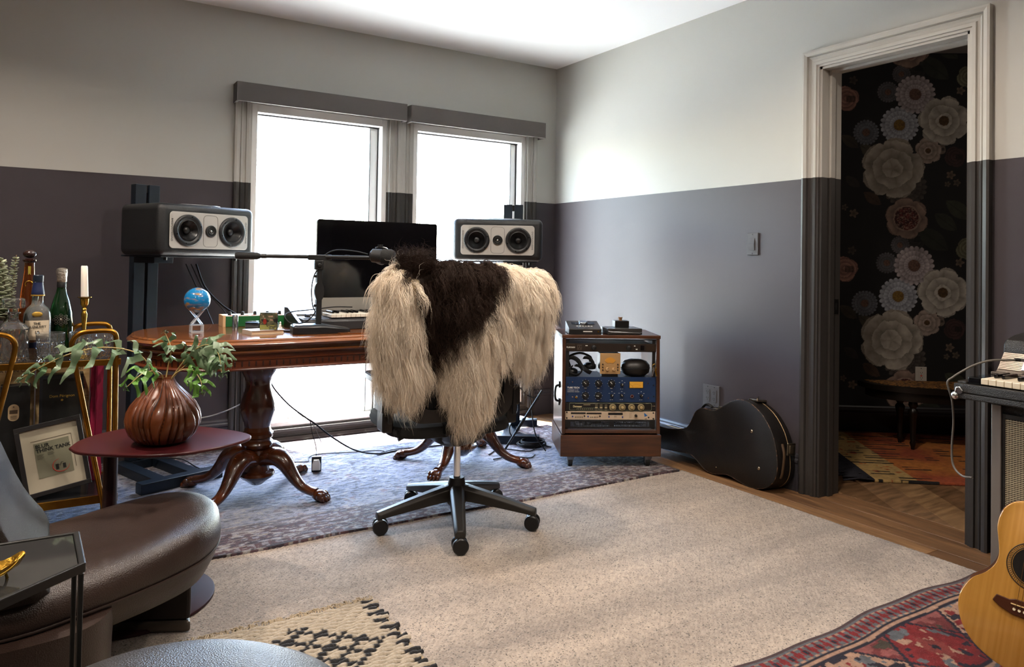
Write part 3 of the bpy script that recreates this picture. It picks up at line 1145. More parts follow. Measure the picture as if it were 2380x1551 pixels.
# ------------------------------------------------------------------ studio monitors and stands
def make_speaker(lb, loc, rz):
    t = thing('studio_speaker', lb, 'speaker', loc, rz, 'twin woofer studio speakers')
    w, h, D = .52, .245, .335
    cab = obj('cabinet', M().box(-w / 2, w / 2, 0, D, 0, h), mat('black textured cabinet', '17181a', .38, bump=(420, .35)), t, smooth=40, bevel=.03, seg=5)
    pc = h / 2 - .002
    pl = M().prism(rrect(.425, .172, .018), .004, .0075, RX @ Matrix.Translation((0, pc, 0)))
    ho = M()
    for sx in (-.121, .119):
        ho.cyl((sx, -.03, pc), (sx, .03, pc), .0525, n=48)
    cut(cab, ho)
    baf = obj('baffle', pl, SILVER, t, smooth=30, bevel=.001, seg=1)
    ho = M()
    for sx in (-.121, .119):
        ho.cyl((sx, -.03, pc), (sx, .03, pc), .0525, n=48)
    cut(baf, ho)
    for k in (0, 1):
        rr = rrect(.078, .152, .02)
        path = [(x, -.0078, y + pc) for x, y in rr]
    obj('seam', M().tube(path, .0007, 5, closed=True), BLACKP, t)
    W0 = None
    for sx in (-.121, .119):
        ring = M().lathe([(.050, .004), (.056, .010), (.066, .0115), (.072, .010), (.0745, .007), (.0745, .000), (.05, 0), (.050, .004)], 40, caps=False)
        mx = RX.inverted()
        if W0 is None:
            W0 = obj('woofer', ring, mat('woofer surround', '18191b', .4), t, smooth=40)
            cone = obj('cone', M().lathe([(.0515, .0075), (.047, .0085), (.044, .004), (.018, -.018), (.018, -.019), (.046, .003), (.050, .0065), (.0515, .0075)], 40, caps=False), mat('woofer cone', '101011', .3), W0, smooth=40)
            cap = obj('dust_cap', M().ball((0, 0, -.0125), .0185, .0185, .010, 20, 8), mat('dust cap', '1a1a1b', .3), W0, smooth=60)
            sc = M()
            for q in range(6):
                a = 2 * pi * q / 6 + .3
                sc.cyl((.0645 * cos(a), .0645 * sin(a), .0105), (.0645 * cos(a), .0645 * sin(a), .0128), .0028, n=8)
            scw = obj('screws', sc, BLACKG, W0, smooth=30)
            wf = W0
        else:
            wf = like(W0, parent=t)
            for c in (cone, cap, scw):
                like(c, parent=wf)
        wf.location = (sx, -.0076, pc)
        wf.rotation_euler = (pi / 2, 0, 0)
    tw = obj('tweeter', M().lathe([(.0285, 0), (.0285, .006), (.026, .008), (.021, .0075), (.0195, .004), (.0165, .0045), (.015, .007), (.0125, .006), (.009, .003), (.009, .002)], 32), BLACK, t, smooth=30)
    tw.location = (0, -.0076, pc)
    tw.rotation_euler = (pi / 2, 0, 0)
    obj('dome', M().ball((0, 0, .004), .0062, .0062, .005, 16, 8), CHROME, tw, smooth=60)
    for s_ in (-1, 1):
        txt('BAREFOOTSOUND', .0125, (s_ * .2015, -.0079, pc), (pi / 2, -s_ * pi / 2, 0), BLACKP, t, .0002)
    vent = M().prism([(x * 1.0, y) for x, y in [(.115 * cos(a), .055 * sin(a)) for a in np.linspace(0, 2 * pi, 33)[:-1]]], h, h + .007)
    obj('top_plate', vent, STEEL, t, smooth=40, bevel=.002).location = (0.02, .12, 0)
    und = M().prism([(.09 * cos(a), .04 * sin(a)) for a in np.linspace(0, 2 * pi, 33)[:-1]], -.004, 0)
    return t


sp1 = make_speaker('black studio speaker with silver baffle on the left stand', (-2.45, -.57, 1.0925), 25)
sp2 = dup(sp1, (-.912, -.725, 1.0925), -32, 'black studio speaker with silver baffle on the right stand, above the chair', 'twin woofer studio speakers')


def make_stand(lb, loc, rz, pole, rear, spk, srz, side):
    t = thing('speaker_stand', lb, 'speaker stand', loc, rz, 'speaker stands')
    Mt = NAVYMET
    px, py = pole
    obj('foot', M().box(-.195, .195, -.03, .03, 0, .05), Mt, t, smooth=0, bevel=.003)
    if rear:
        obj('foot', M().box(-.19, .19, rear - .03, rear + .03, 0, .045), Mt, t, smooth=0, bevel=.003)
        obj('base_beam', M().box(px - .04, px + .04, .0305, rear - .0305, 0, .045), Mt, t, smooth=0, bevel=.003)
    else:
        for s_ in (-1, 1):
            obj('base_beam', M().box(s_ * .085 - .03, s_ * .085 + .03, .0305, py + .03, 0, .045), Mt, t, smooth=0, bevel=.003)
        obj('cross_beam', M().box(-.0545, .0545, py - .03, py + .03, 0, .045), Mt, t, smooth=0, bevel=.003)
    for s_ in (-1, 1):
        obj('pole', M().box(px + s_ * .034 - .027, px + s_ * .034 + .027, py - .027, py + .027, .0455, 1.45 - loc[2]), Mt, t, smooth=0, bevel=.002)
    obj('spacer', M().box(px - .0065, px + .0065, py - .01, py + .02, 1.41 - loc[2], 1.447 - loc[2]), BLACK, t, smooth=0)
    # tray carrying the speaker
    ang = radians(srz - rz)
    dx, dy = spk[0] - loc[0], spk[1] - loc[1]
    c, s = cos(-radians(rz)), sin(-radians(rz))
    mx = Matrix.Translation((dx * c - dy * s, dx * s + dy * c, 0)) @ Matrix.Rotation(ang, 4, 'Z')
    tz = 1.085 - loc[2]
    obj('tray', M().box(-.23, .23, .03, .365, tz, tz + .0072, mx), Mt, t, smooth=0, bevel=.001, seg=1)
    br = M().box(-.05 + side, .05 + side, .2, .375, tz - .03, tz - .0005, mx)
    obj('bracket', br, Mt, t, smooth=0, bevel=.002)
    kn = M()
    for xx in (-.19, .19):
        q0 = mx @ Vector((xx, .06, tz - .014))
        q1 = mx @ Vector((xx, .06, tz))
        kn.cyl(q0, q1, .008, n=12)
    obj('tray_bolt', kn, BLACK, t)
    return t


make_stand('blue black steel speaker stand left of the desk', (-2.56, -.62, ZF), 19, (0, .43), None, (-2.45, -.57), 25, -.11)
make_stand('blue black steel speaker stand behind the chair near the corner', (-.79, -.66, ZF), -33, (.015, .285), .47, (-.912, -.725), -32, .1)

# ------------------------------------------------------------------ computer monitor
t = thing('computer_monitor', 'large slim desktop monitor with black screen and silver chin on the desk', 'monitor', (-1.658, -.78, .7605))
obj('housing', M().prism(rrect(.655, .455, .012, cy=.2985), -.0, .022, RX @ Matrix.Translation((0, 0, -.022))), ALU, t, smooth=30, bevel=.004)
obj('screen', M().prism(rrect(.655, .39, .011, cy=.331), .0005, .003, RX @ Matrix.Translation((0, 0, 0))), mat('screen glass', '050507', .06, spec=.6), t, smooth=30)
obj('chin', M().prism(rrect(.655, .064, .008, cy=.103), .0005, .0028, RX), ALU, t, smooth=30)
obj('stand', M().add([(-.1, -.01, 0), (.1, -.01, 0), (.1, .15, 0), (-.1, .15, 0), (-.1, -.01, .006), (.1, -.01, .006), (.1, .15, .006), (-.1, .15, .006), (-.085, .045, .2), (.085, .045, .2), (.085, .055, .2), (-.085, .055, .2), (-.095, .105, .006), (.095, .105, .006)],
                  [(0, 3, 2, 1), (0, 1, 5, 4), (1, 2, 6, 5), (2, 3, 7, 6), (3, 0, 4, 7), (4, 5, 6, 7), (12, 13, 9, 8), (7, 6, 10, 11), (8, 9, 10, 11), (12, 8, 11, 7), (13, 6, 10, 9)]), ALU, t, smooth=0)

# ------------------------------------------------------------------ midi keyboard
t = thing('midi_keyboard', 'dark grey piano keyboard controller in front of the computer monitor', 'keyboard', (-2.145, -1.055, .7605))
KB = mat('dark grey keyboard shell', '2b2b2d', .4, bump=(300, .1))
m = M()
m.rings([[(x, 0, 0), (x, 0, .04), (x, .012, .052), (x, .145, .056), (x, .15, .066), (x, .25, .075), (x, .25, 0)] for x in (.02, 1.02)])
obj('shell', m, KB, t, smooth=20, bevel=.003)
m = M()
for x0 in (0, 1.021):
    m.rings([[(x, .0, 0), (x, 0, .035), (x, .06, .05), (x, .2, .095), (x, .255, .095), (x, .26, 0)] for x in (x0, x0 + .018)])
obj('end_cheek', m, BLACK, t, smooth=20, bevel=.002)
WK = mat('ivory key plastic', 'e2dccd', .3)
k0 = None
for k in range(36):
    if k0 is None:
        k0 = kk = obj('white_key', M().box(.0006, .0231, 0, .135, 0, .016), WK, t, smooth=0, bevel=.0012, seg=1)
    else:
        kk = like(k0)
    kk.location = (.15 + k * .0237, .006, .0565)
b0 = None
for k in range(35):
    if k % 7 in (2, 6):
        continue
    if b0 is None:
        b0 = kk = obj('black_key', M().box(-.006, .006, 0, .085, 0, .011), BLACKG, t, smooth=0, bevel=.002, seg=1)
    else:
        kk = like(b0)
    kk.location = (.15 + (k + 1) * .0237, .052, .073)
for k in range(2):
    obj('wheel', M().cyl((.05 + k * .05, .07, .05), (.068 + k * .05, .07, .05), .022, n=20), BLACK, t, smooth=30)
obj('control_strip', M().box(.03, .1, .03, .13, .0525, .0565), STEEL, t, smooth=0, bevel=.001)

# ------------------------------------------------------------------ microphone on its desk stand
t = thing('microphone_stand', 'black desktop boom stand with weighted base in front of the keyboard', 'microphone stand', (-2.09, -1.16, .7605), -8)
foot = [(-.115, -.05), (-.095, -.062), (.02, -.06), (.135, -.035), (.14, .03), (.02, .06), (-.095, .062), (-.115, .05)]
m = M().rings([[(x, y, 0) for x, y in foot], [(x, y, .018 if x > .1 else .031) for x, y in foot], [(x * .9, y * .8, .022 if x > .1 else .040) for x, y in foot]])
obj('base', m, mat('black cast base', '19191b', .3), t, smooth=30, bevel=.003)
obj('column', M().box(-.0115, .0115, -.0115, .0115, .0385, .34), BLACK, t, smooth=0, bevel=.002)
m = M()
m.prism([(.021 * cos(a), .045 * sin(a)) for a in np.linspace(0, 2 * pi, 25)[:-1]], -.014, .014, RX @ Matrix.Translation((0, .185, 0)))
obj('height_clamp', m, BLACK, t, smooth=40)
m = M()
m.box(-.05, .04, -.016, .016, .322, .346)
m.box(-.022, .016, -.017, .017, .28, .322)
m.cyl((-.004, -.03, .30), (-.004, -.016, .30), .009, n=12)
obj('boom_clamp', m, BLACK, t, smooth=0, bevel=.003)
cl = M()
for zz in (.115, .245):
    cl.box(-.022, -.0118, -.006, .006, zz, zz + .012)
obj('cable_clip', cl, BLACK, t, smooth=0)
arm = Vector((.555, -.34, 0)).normalized()


def wl(p, o, rz):
    a = -radians(rz)
    x, y = p[0] - o[0], p[1] - o[1]
    return Vector((x * cos(a) - y * sin(a), x * sin(a) + y * cos(a), p[2] - o[2]))


o0, orz = (-2.09, -1.16, .7605), -8
A0, A1 = wl((-2.40, -.96, 1.097), o0, orz), wl((-1.88, -1.29, 1.097), o0, orz)
obj('boom', M().tube([A0, A1], .0088, 14), BLACK, t, smooth=40)
ad = (A1 - A0).normalized()
m = M()
m.tube([A0 - ad * .005, A0 + ad * .01, A0 + ad * .09, A0 + ad * .105], [.014, .0175, .016, .010], 16)
obj('counterweight', m, RUBBER, t, smooth=40)
m = M()
for q in (.11, .40, .48):
    obj('boom_ring', M().tube([A0 + ad * q, A0 + ad * (q + .02)], .0105, 14), BLACK, t, smooth=40)
t = thing('microphone', 'black broadcast microphone in a yoke on the end of the boom', 'microphone', (-1.862, -1.302, 1.105), 0)
md = Vector((.80, -.58, -.06)).normalized()
c0 = Vector((0, 0, 0)) - md * .045
m = M()
m.tube([c0, c0 + md * .01, c0 + md * .05, c0 + md * .052], [.018, .030, .0315, .0315], 24)
obj('body', m, mat('mic body grey', '2c2c2d', .35, metal=.3), t, smooth=40)
m = M()
m.tube([c0 + md * .0525, c0 + md * .056, c0 + md * .095, c0 + md * .108, c0 + md * .111], [.032, .034, .034, .028, .016], 24)
obj('windscreen', m, mat('mic foam', '1d1c1b', .9, bump=(500, .8)), t, smooth=40)
yk = M()
yk.tube(cat([(-.012, .03, .03), (-.015, .012, .038), (.0, -.0, .040), (.022, -.014, .036), (.028, -.02, .02), (.024, -.016, -.02), (.01, -.002, -.036), (-.01, .012, -.03), (-.028, .03, -.01)], 4), .0028, 8)
obj('yoke', yk, STEEL, t, smooth=40)
obj('mount_knob', M().cyl((.0, .0, .04), (.0, .0, .052), .011, n=16), BLACK, t, smooth=40)


def cable(name, label, pts, r=.003, ma=None, parent=None, group=None, n=8):
    o = obj(name, M().tube(cat(pts, 6), r, n), ma or RUBBER, parent, smooth=60)
    return tag(o, label, 'cable', group) if label else o


cable('microphone_cable', 'thin black cable looping from microphone boom down to the stand', [(-1.905, -1.262, 1.113), (-1.96, -1.245, 1.125), (-2.03, -1.19, 1.128), (-2.075, -1.172, 1.10), (-2.085, -1.178, 1.06), (-2.112, -1.162, 1.02), (-2.122, -1.155, .95), (-2.115, -1.155, .88), (-2.107, -1.16, .85), (-2.14, -1.14, .81), (-2.19, -1.10, .80), (-2.215, -1.075, .83), (-2.17, -1.02, .846), (-2.06, -.99, .853), (-1.96, -.98, .862), (-1.86, -.95, .858)], .0028)

# ------------------------------------------------------------------ small things on the desk
t = thing('desk_globe', 'small blue globe on clear acrylic stand at left end of desk', 'globe', (-2.556, -.93, .7605))


def globe_col():
    m = mat('globe map', '0f6fa6', .12, coat=.6, var=(20, '9a7a48', (1, 1, 3.2), 6, .50, .66))
    return m


obj('sphere', M().ball((0, 0, .140), .0545, n=40, m=24), globe_col(), t, smooth=60)
ac = mat('clear acrylic', 'e6edf2', .08, trans=.55, ior=1.3)
m = M()
for yy in (-.017, .017):
    m.cyl((-.020, yy, .036), (.026, yy, .097), .0034, n=8)
    m.cyl((.020, yy, .036), (-.026, yy, .097), .0034, n=8)
    m.cyl((-.028, yy, .098), (-.014, yy, .098), .0034, n=8)
    m.cyl((.028, yy, .098), (.014, yy, .098), .0034, n=8)
obj('strut', m, ac, t)
m = M().box(-.026, .026, -.026, .026, 0, .006)
for a, b in ((-.026, -.026), (.02, -.026), (-.026, .02), (.02, .02)):
    m.box(a, a + .006, b, b + .006, .006, .030)
m.box(-.026, .026, -.026, .026, .030, .034)
obj('stand', m, ac, t, smooth=0)

t = thing('mixer_box', 'green sided box with cream ends and row of black knobs behind the book', 'audio device', (-2.41, -.735, .7605), -2)
obj('case', M().box(.012, .41, 0, .13, 0, .05), mat('green lacquer', '1d5a2c', .3), t, smooth=0, bevel=.002)
obj('end_panel', M().box(0, .0115, 0, .13, 0, .053), mat('pale wood end', 'c9a77c', .5), t, smooth=0)
obj('top_panel', M().box(.012, .41, 0, .13, .0502, .0525), mat('white panel', 'd8d5cc', .4), t, smooth=0)
for k in range(6):
    obj('knob', M().tube([(.035 + k * .058, .04, .0525), (.035 + k * .058, .04, .066), (.035 + k * .058, .04, .07)], [.0085, .0075, .006], 14), BLACK, t, smooth=40)
m = M()
for k in range(11):
    m.box(.03 + k * .033, .05 + k * .033, .01, .016, .0526, .0545)
obj('button', m, mat('orange button', 'b5653a', .5), t, smooth=0)

t = thing('chrome_cylinder', 'short upright chrome cylinder standing before the green box', 'ornament', (-2.395, -.93, .7605))
obj('tube', M().lathe([(.0125, 0), (.0125, .068), (.0115, .07), (.002, .0702)], 24), CHROME, t, smooth=40)
t = thing('desk_gadget', 'small black folded gadget between chrome cylinder and book', 'gadget', (-2.345, -.90, .7605), -12)
obj('body', M().rings([[(x, 0, 0), (x, 0, .012), (x, .02, .028), (x, .05, .032), (x, .05, 0)] for x in (0, .06)]), BLACK, t, smooth=20, bevel=.002)
obj('lid', M().box(.002, .058, .012, .048, .034, .037), BLACKG, t, smooth=0)
t = thing('teal_box', 'small pale teal box lying behind the book', 'box', (-2.275, -.93, .7605), 6)
obj('carton', M().box(0, .075, 0, .05, 0, .03), mat('teal card', '7fa6a8', .5), t, smooth=0, bevel=.001)
obj('flap', M().box(.002, .073, -.0008, -.0002, .006, .024), mat('teal card light', '9dbcbc', .5), t, smooth=0)

t = thing('desk_book', 'closed hardback book with pale cover lying on the desk edge', 'book', (-2.377, -1.165, .7605), 8)
obj('pages', M().box(.003, .142, .003, .102, .003, .016), mat('book pages', 'd9c3a2', .8, bump=(400, .4, (.02, .02, 6))), t, smooth=0)
cv = M().box(0, .146, 0, .106, 0, .0026)
cv.box(0, .146, 0, .106, .0164, .019)
cv.box(0, .0026, 0, .106, .0028, .0162)
obj('cover', cv, mat('book cover', 'b4a796', .5), t, smooth=0)
t = thing('picture_card', 'small standing picture card with dark crowded painting on the book', 'picture', (-2.335, -1.128, .7802), -22)


def card(u, v):
    c = mixa(C3('2a2c22'), C3('6a6a50'), np.clip(vn(u, v, 70, 5, 3) * 1.6 - .4, 0, 1))
    fx = (vn(u, v, 60, 9, 2) > .58) & (v > .02) & (v < .055)
    c = mixa(c, C3('16141c'), fx * .9)
    c = mixa(c, C3('a08070'), (vn(u, v, 130, 19, 1) > .80) * (v > .02))
    c = mixa(c, C3('8c2a22'), ((np.hypot((u - .02) / .6, v - .034) < .012)) * .8)
    c = mixa(c, C3('8a8a4c'), (v < .02) * (vn(u, v, 90, 4) > .5) * .8)
    return c


obj('card', M().box(0, .074, 0, .008, 0, .074), BLACK, t, smooth=0)
sheet('painting', (.001, -.0006, .001), (.072, 0, 0), (0, 0, .072), 90, 90, card, mat('painting print', 'ffffff', .3, attr='Col'), t, thick=.0004)
t = thing('nasal_bottle', 'tiny white plastic bottle with tapered cap beside the book', 'bottle', (-2.222, -1.03, .7605))
obj('body', M().lathe([(.008, 0), (.009, .002), (.009, .018), (.005, .022)], 14), WHITEP, t, smooth=40)
obj('cap', M().lathe([(.0055, .0222), (.006, .028), (.003, .036), (.0045, .038), (.002, .044)], 14), WHITEP, t, smooth=40)
t = thing('desk_pen', 'short dark pen lying between book and microphone base', 'pen', (-2.222, -1.075, .7655), -20)
obj('barrel', M().cyl((0, 0, 0), (.06, 0, 0), .005, n=12), BLACK, t)
obj('clip', M().box(.045, .066, -.0015, .0015, .005, .0065), CHROME, t, smooth=0)
t = thing('desk_pad', 'thin wooden writing board lying along the desk front by the chair', 'board', (-2.02, -1.262, .7605), 0)
obj('panel', M().box(0, .34, 0, .11, 0, .004), MAHOG, t, smooth=0, bevel=.001)
obj('edge_strip', M().box(0, .34, -.0045, -.0004, 0, .005), MAHOG, t, smooth=0)

# ------------------------------------------------------------------ equipment rack
RA = -28.3
RO = (-.808, -1.240)
t = rack = thing('rack_cabinet', 'walnut equipment rack on casters beside the right wall', 'rack cabinet', (RO[0], RO[1], 0), RA)
W_, D_ = .524, .37
zb, zt = .19, .69
for x0 in (0, W_ - .018):
    m = M().rings([[(x, .004, zb), (x, D_, zb), (x, D_, zt), (x, .028, zt)] for x in (x0, x0 + .018)])
    obj('side_panel', m, WALNUTD, t, smooth=0, bevel=.002)
obj('top_panel', M().box(-.003, W_ + .003, .022, D_ + .002, zt + .0005, zt + .019), WALNUT, t, smooth=0, bevel=.003)
obj('bottom_shelf', M().box(.0185, W_ - .0185, .006, D_, zb + .003, zb + .02), WALNUT, t, smooth=0, bevel=.002)
m = M()
m.box(-.006, W_ + .006, 0, .018, .072, zb - .006)
obj('base_front', m, WALNUT, t, smooth=0, bevel=.002)
m = M()
m.box(-.006, .012, .0185, D_ + .01, .072, zb - .006)
m.box(W_ - .012, W_ + .006, .0185, D_ + .01, .072, zb - .006)
m.box(.0125, W_ - .0125, D_ - .01, D_ + .01, .072, zb - .006)
m.box(.0125, W_ - .0125, .0185, D_ - .0105, .072, .08)
obj('base_box', m, WALNUTD, t, smooth=0)
for x0 in (.02, W_ - .04):
    rm = M().box(x0, x0 + .018, .034, .037, zb + .022, zt - .004)
    for k in range(22):
        zz = zb + .035 + k * .0205
        rm.box(x0 + .006, x0 + .011, .0335, .0339, zz, zz + .006)
    obj('rack_rail', rm, BLACK, t, smooth=0)
for (x, y) in ((.05, .022), (W_ - .06, .022), (.05, D_ - .05), (W_ - .06, D_ - .05)):
    hgt = ZF if y < .1 else ZF
    c = obj('caster', M().add([(x - .02, y - .02, .0715), (x + .02, y - .02, .0715), (x + .02, y + .02, .0715), (x - .02, y + .02, .0715), (x - .013, y + .005, .03), (x + .013, y + .005, .03), (x + .013, y + .02, .035), (x - .013, y + .02, .035)],
                               [(0, 1, 2, 3), (0, 4, 5, 1), (1, 5, 6, 2), (2, 6, 7, 3), (3, 7, 4, 0), (4, 7, 6, 5)]), STEEL, t, smooth=0, bevel=.002)
    obj('wheel', M().cyl((x - .011, y + .016, ZF + .0265), (x + .011, y + .016, ZF + .0265), .0265, n=24), RUBBER, c, smooth=30)
m = M().tube(cat([(-.001, .10, .43), (-.02, .10, .425), (-.026, .10, .40), (-.026, .10, .37), (-.02, .10, .35), (-.001, .10, .345)], 4), .006, 10)
m.box(-.008, -.001, .088, .112, .418, .45)
m.box(-.008, -.001, .088, .112, .325, .358)
obj('side_handle', m, BLACK, t, smooth=40)
obj('rail_bar', M().box(.0185, W_ - .0185, .034, .042, zt - .0085, zt - .0035), BLACK, t, smooth=0)

PX = .0207
PW = .4826


def unit(name, lb, z0, hgt, ma, chassis=.22):
    a = radians(RA)
    lx, ly = PX, .0305
    u = thing(name, lb, 'audio rack unit', (RO[0] + lx * cos(a) - ly * sin(a), RO[1] + lx * sin(a) + ly * cos(a), z0), RA, 'rack mounted audio units')
    obj('front_panel', M().box(0, PW, -.0035, 0, 0, hgt), ma, u, smooth=0, bevel=.0006, seg=1)
    if chassis:
        obj('chassis', M().box(.024, PW - .024, .001, chassis, .001, hgt - .001), BLACK, u, smooth=0)
    return u


def knob(u, x, z, r, ma=BLACK, d=.016, ptr=None, pm=WHITEP, name='knob', skirt=0):
    m = M().tube([(x, -.0036, z), (x, -.006, z), (x, -.0062, z), (x, -d, z), (x, -d - .001, z)], [r * (1.12 if skirt else 1), r * (1.12 if skirt else 1), r * .92, r * .85, r * .75], 20)
    k = obj(name, m, ma, u, smooth=40)
    if ptr is not None:
        a = radians(ptr)
        p = M().box(-.0009, .0009, -d - .0022, -d - .0011, 0, r * .95, Matrix.Translation((x, 0, z)) @ Matrix.Rotation(a, 4, 'Y'))
        obj('pointer', p, pm, k, smooth=0)
    return k


def screws(u, pts, r=.0035, ma=None):
    m = M()
    for x, z in pts:
        m.cyl((x, -.0036, z), (x, -.006, z), r, n=10)
    obj('screws', m, ma or BLACK, u, smooth=40)


BRN = mat('dark bronze panel', '2a211b', .45, metal=.3)
u = unit('power_conditioner', 'dark power conditioner strip with two round knobs at the top of the rack', .620, .0435, BRN)
k2 = .4826 / 2060


def ux(px):
    return (px - 190) * k2


knob(u, ux(815), .0217, .0135, BLACK, .02)
knob(u, ux(1615), .0217, .0135, BLACK, .02)
soc = M().box(ux(435), ux(545), -.0048, -.0036, .008, .036)
so = obj('socket', soc, mat('socket brown', '3a2f27', .5), u, smooth=0, bevel=.0005)
m = M()
for xx in (470, 520):
    m.box(ux(xx) - .0012, ux(xx) + .0012, -.0052, -.0049, .022, .030)
m.cyl((ux(492), -.0049, .015), (ux(492), -.0053, .015), .002, n=8)
obj('socket_slots', m, BLACKG, so, smooth=0)
obj('switch', M().box(ux(1890), ux(1975), -.0065, -.0036, .01, .035), BLACKG, u, smooth=0, bevel=.0008)
obj('rack_ear', M().box(0, ux(385), -.006, -.0036, .004, .040), mat('bronze ear', '3b2f26', .4, metal=.5), u, smooth=0, bevel=.001)
obj('rack_ear', M().box(ux(2020), PW, -.006, -.0036, .004, .040), mat('bronze ear', '3b2f26', .4, metal=.5), u, smooth=0, bevel=.001)
txt('FURMAN', .0115, (ux(290), -.0062, .022), FRONT, WHITEP, u, .0002)
m = M()
for xx in (625, 640, 655, 1750, 1780, 1740, 1800):
    m.box(ux(xx), ux(xx) + .005, -.0042, -.0037, .03 if xx < 1760 else .012, .0335 if xx < 1760 else .0165)
obj('print_marks', m, WHITEP, u, smooth=0, kind='stuff')
screws(u, [(.006, .008), (.006, .036), (PW - .006, .008), (PW - .006, .036)])

BLU = mat('deep blue panel', '132a4c', .42, bump=(500, .05))
u = unit('blue_compressor', 'deep blue audio compressor with black knobs and amber meter', .353, .133, BLU)
kx = .4826 / 2090
kz = .133 / 590


def bx(px):
    return (px - 100) * kx


def bz(py):
    return (745 - py) * kz


for px, py, p in ((557, 305, -50), (857, 305, -40), (1160, 305, -40), (557, 590, -60), (857, 590, -85)):
    knob(u, bx(px), bz(py), .0165, BLACK, .02, p, skirt=1)
    mk = M()
    for a in range(-135, 136, 45):
        ar = radians(a)
        mk.box(bx(px) + .021 * sin(ar) - .0015, bx(px) + .021 * sin(ar) + .0015, -.0041, -.0036, bz(py) + .021 * cos(ar) - .0007, bz(py) + .021 * cos(ar) + .0007)
    mk.box(bx(px) - .006, bx(px) + .006, -.0041, -.0036, bz(py) - .027, bz(py) - .0245)
    obj('dial_marks', mk, WHITEP, u, smooth=0)
for px, py, p in ((1405, 335, 5), (1170, 590, 25), (1400, 585, -30), (1855, 590, 35)):
    knob(u, bx(px), bz(py), .009, BLACK, .018, p)
    mk = M()
    for dx_, dz_ in ((-.014, .012), (0, .021), (.014, .012), (-.007, -.022), (.003, -.022)):
        mk.box(bx(px) + dx_ - .003, bx(px) + dx_ + .003, -.0041, -.0036, bz(py) + dz_ - .0008, bz(py) + dz_ + .0008)
    obj('dial_marks', mk, WHITEP, u, smooth=0)
mt = obj('meter', M().box(bx(1570), bx(1900), -.006, -.0036, bz(412), bz(250)), BLACK, u, smooth=0, bevel=.001)
obj('meter_face', M().box(bx(1580), bx(1890), -.0068, -.0061, bz(403), bz(260)), mat('lit amber meter', 'b5862a', .5, emis=('c98a2a', .12)), mt, smooth=0)
m = M()
m.box(-.0004, .0004, -.0074, -.0069, 0, .024, Matrix.Translation((bx(1665), 0, bz(395))) @ Matrix.Rotation(radians(-42), 4, 'Y'))
for a in range(-40, 41, 8):
    m.box(-.0003, .0003, -.0074, -.0069, .03, .034, Matrix.Translation((bx(1735), 0, bz(460))) @ Matrix.Rotation(radians(a), 4, 'Y'))
obj('meter_needle', m, BLACKP, mt, smooth=0)
lm = obj('lamp', M().tube([(bx(1635), -.0036, bz(600)), (bx(1635), -.009, bz(600))], .0095, 20), CHROME, u, smooth=40)
obj('lens', M().ball((bx(1635), -.009, bz(600)), .0062, .003, .0062, 14, 8), mat('dark red lens', '3a0d0d', .15), lm, smooth=60)
tg = obj('toggle', M().tube([(bx(345), -.0036, bz(625)), (bx(345), -.008, bz(625))], .0065, 16), BRASS, u, smooth=40)
obj('lever', M().tube([(bx(345), -.008, bz(625)), (bx(352), -.018, bz(595))], [.0022, .003], 8), CHROME, tg, smooth=40)
txt('TUBE-TECH', .0125, (bx(135), -.0038, bz(410)), FRONT, WHITEP, u, .0002, 'LEFT', bold=.0002)
txt('COMPRESSOR  CL 1B', .0062, (bx(137), -.0038, bz(465)), FRONT, WHITEP, u, .0002, 'LEFT')
txt('COPENHAGEN  DENMARK', .0054, (bx(137), -.0038, bz(505)), FRONT, WHITEP, u, .0002, 'LEFT')
screws(u, [(bx(255), bz(272)), (bx(260), bz(622)), (bx(2005), bz(295)), (bx(2020), bz(640))], .0035, CHROME)
screws(u, [(bx(145), bz(318)), (bx(145), bz(570)), (bx(2140), bz(342)), (bx(2148), bz(600))])

u = unit('black_compressor', 'black one unit compressor with four cream dial knobs', .307, .0435, mat('black enamel panel', '14110f', .4))
k3 = .4826 / 2090


def dx(px):
    return (px - 105) * k3


def dzz(py):
    return (945 - py) * .0435 / 190


for px in (1197, 1417, 1637, 1857):
    k = obj('knob', M().tube([(dx(px), -.0036, .0195), (dx(px), -.008, .0195), (dx(px), -.0085, .0195)], [.0185, .0185, .017], 28), mat('cream dial', '8b7b58', .4, bump=(700, .5)), u, smooth=40)
    obj('knob_cap', M().tube([(dx(px) + .001, -.0086, .0195), (dx(px) + .001, -.016, .0195), (dx(px) + .001, -.017, .0195)], [.0085, .0080, .006], 20), mat('tan knob cap', 'a89164', .4), k, smooth=40)
    obj('knob_ring', M().tube([(dx(px) + .001 + .0105 * cos(a), -.0088, .0195 + .0105 * sin(a)) for a in np.linspace(0, 2 * pi, 21)[:-1]], .0007, 5, closed=True), BLACKP, k, smooth=0)
m = M()
m.tube([(dx(200) + x * 1, -.0039, z) for x, z in rrect(.44, .037, .006, cx=.22, cy=.022)], .0006, 5, closed=True)
m.tube([(x, -.0039, z) for x, z in rrect(.118, .0115, .005, cx=dx(625), cy=.009)], .0005, 5, closed=True)
obj('outline', m, mat('pale green line', '9aa489', .5), u, smooth=0)
txt('Distressor', .0155, (dx(280), -.0038, dzz(845)), FRONT, mat('cream print', 'd8c79a', .5), u, .0002, 'LEFT', sx=.72, bold=.0002)
m = M()
for k in range(16):
    m.box(dx(340) + k * .0077, dx(340) + k * .0077 + .0028, -.0043, -.0036, .0375, .0398)
for k in range(8):
    m.box(dx(400) + k * .0105, dx(400) + k * .0105 + .003, -.0043, -.0036, .0085, .0105)
for a, b in ((790, 850), (900, 960), (1015, 1070)):
    for zz in (.004, .0135, .024, .031):
        m.box(dx(a), dx(b), -.0042, -.0036, zz, zz + (.006 if zz == .0135 else .0015))
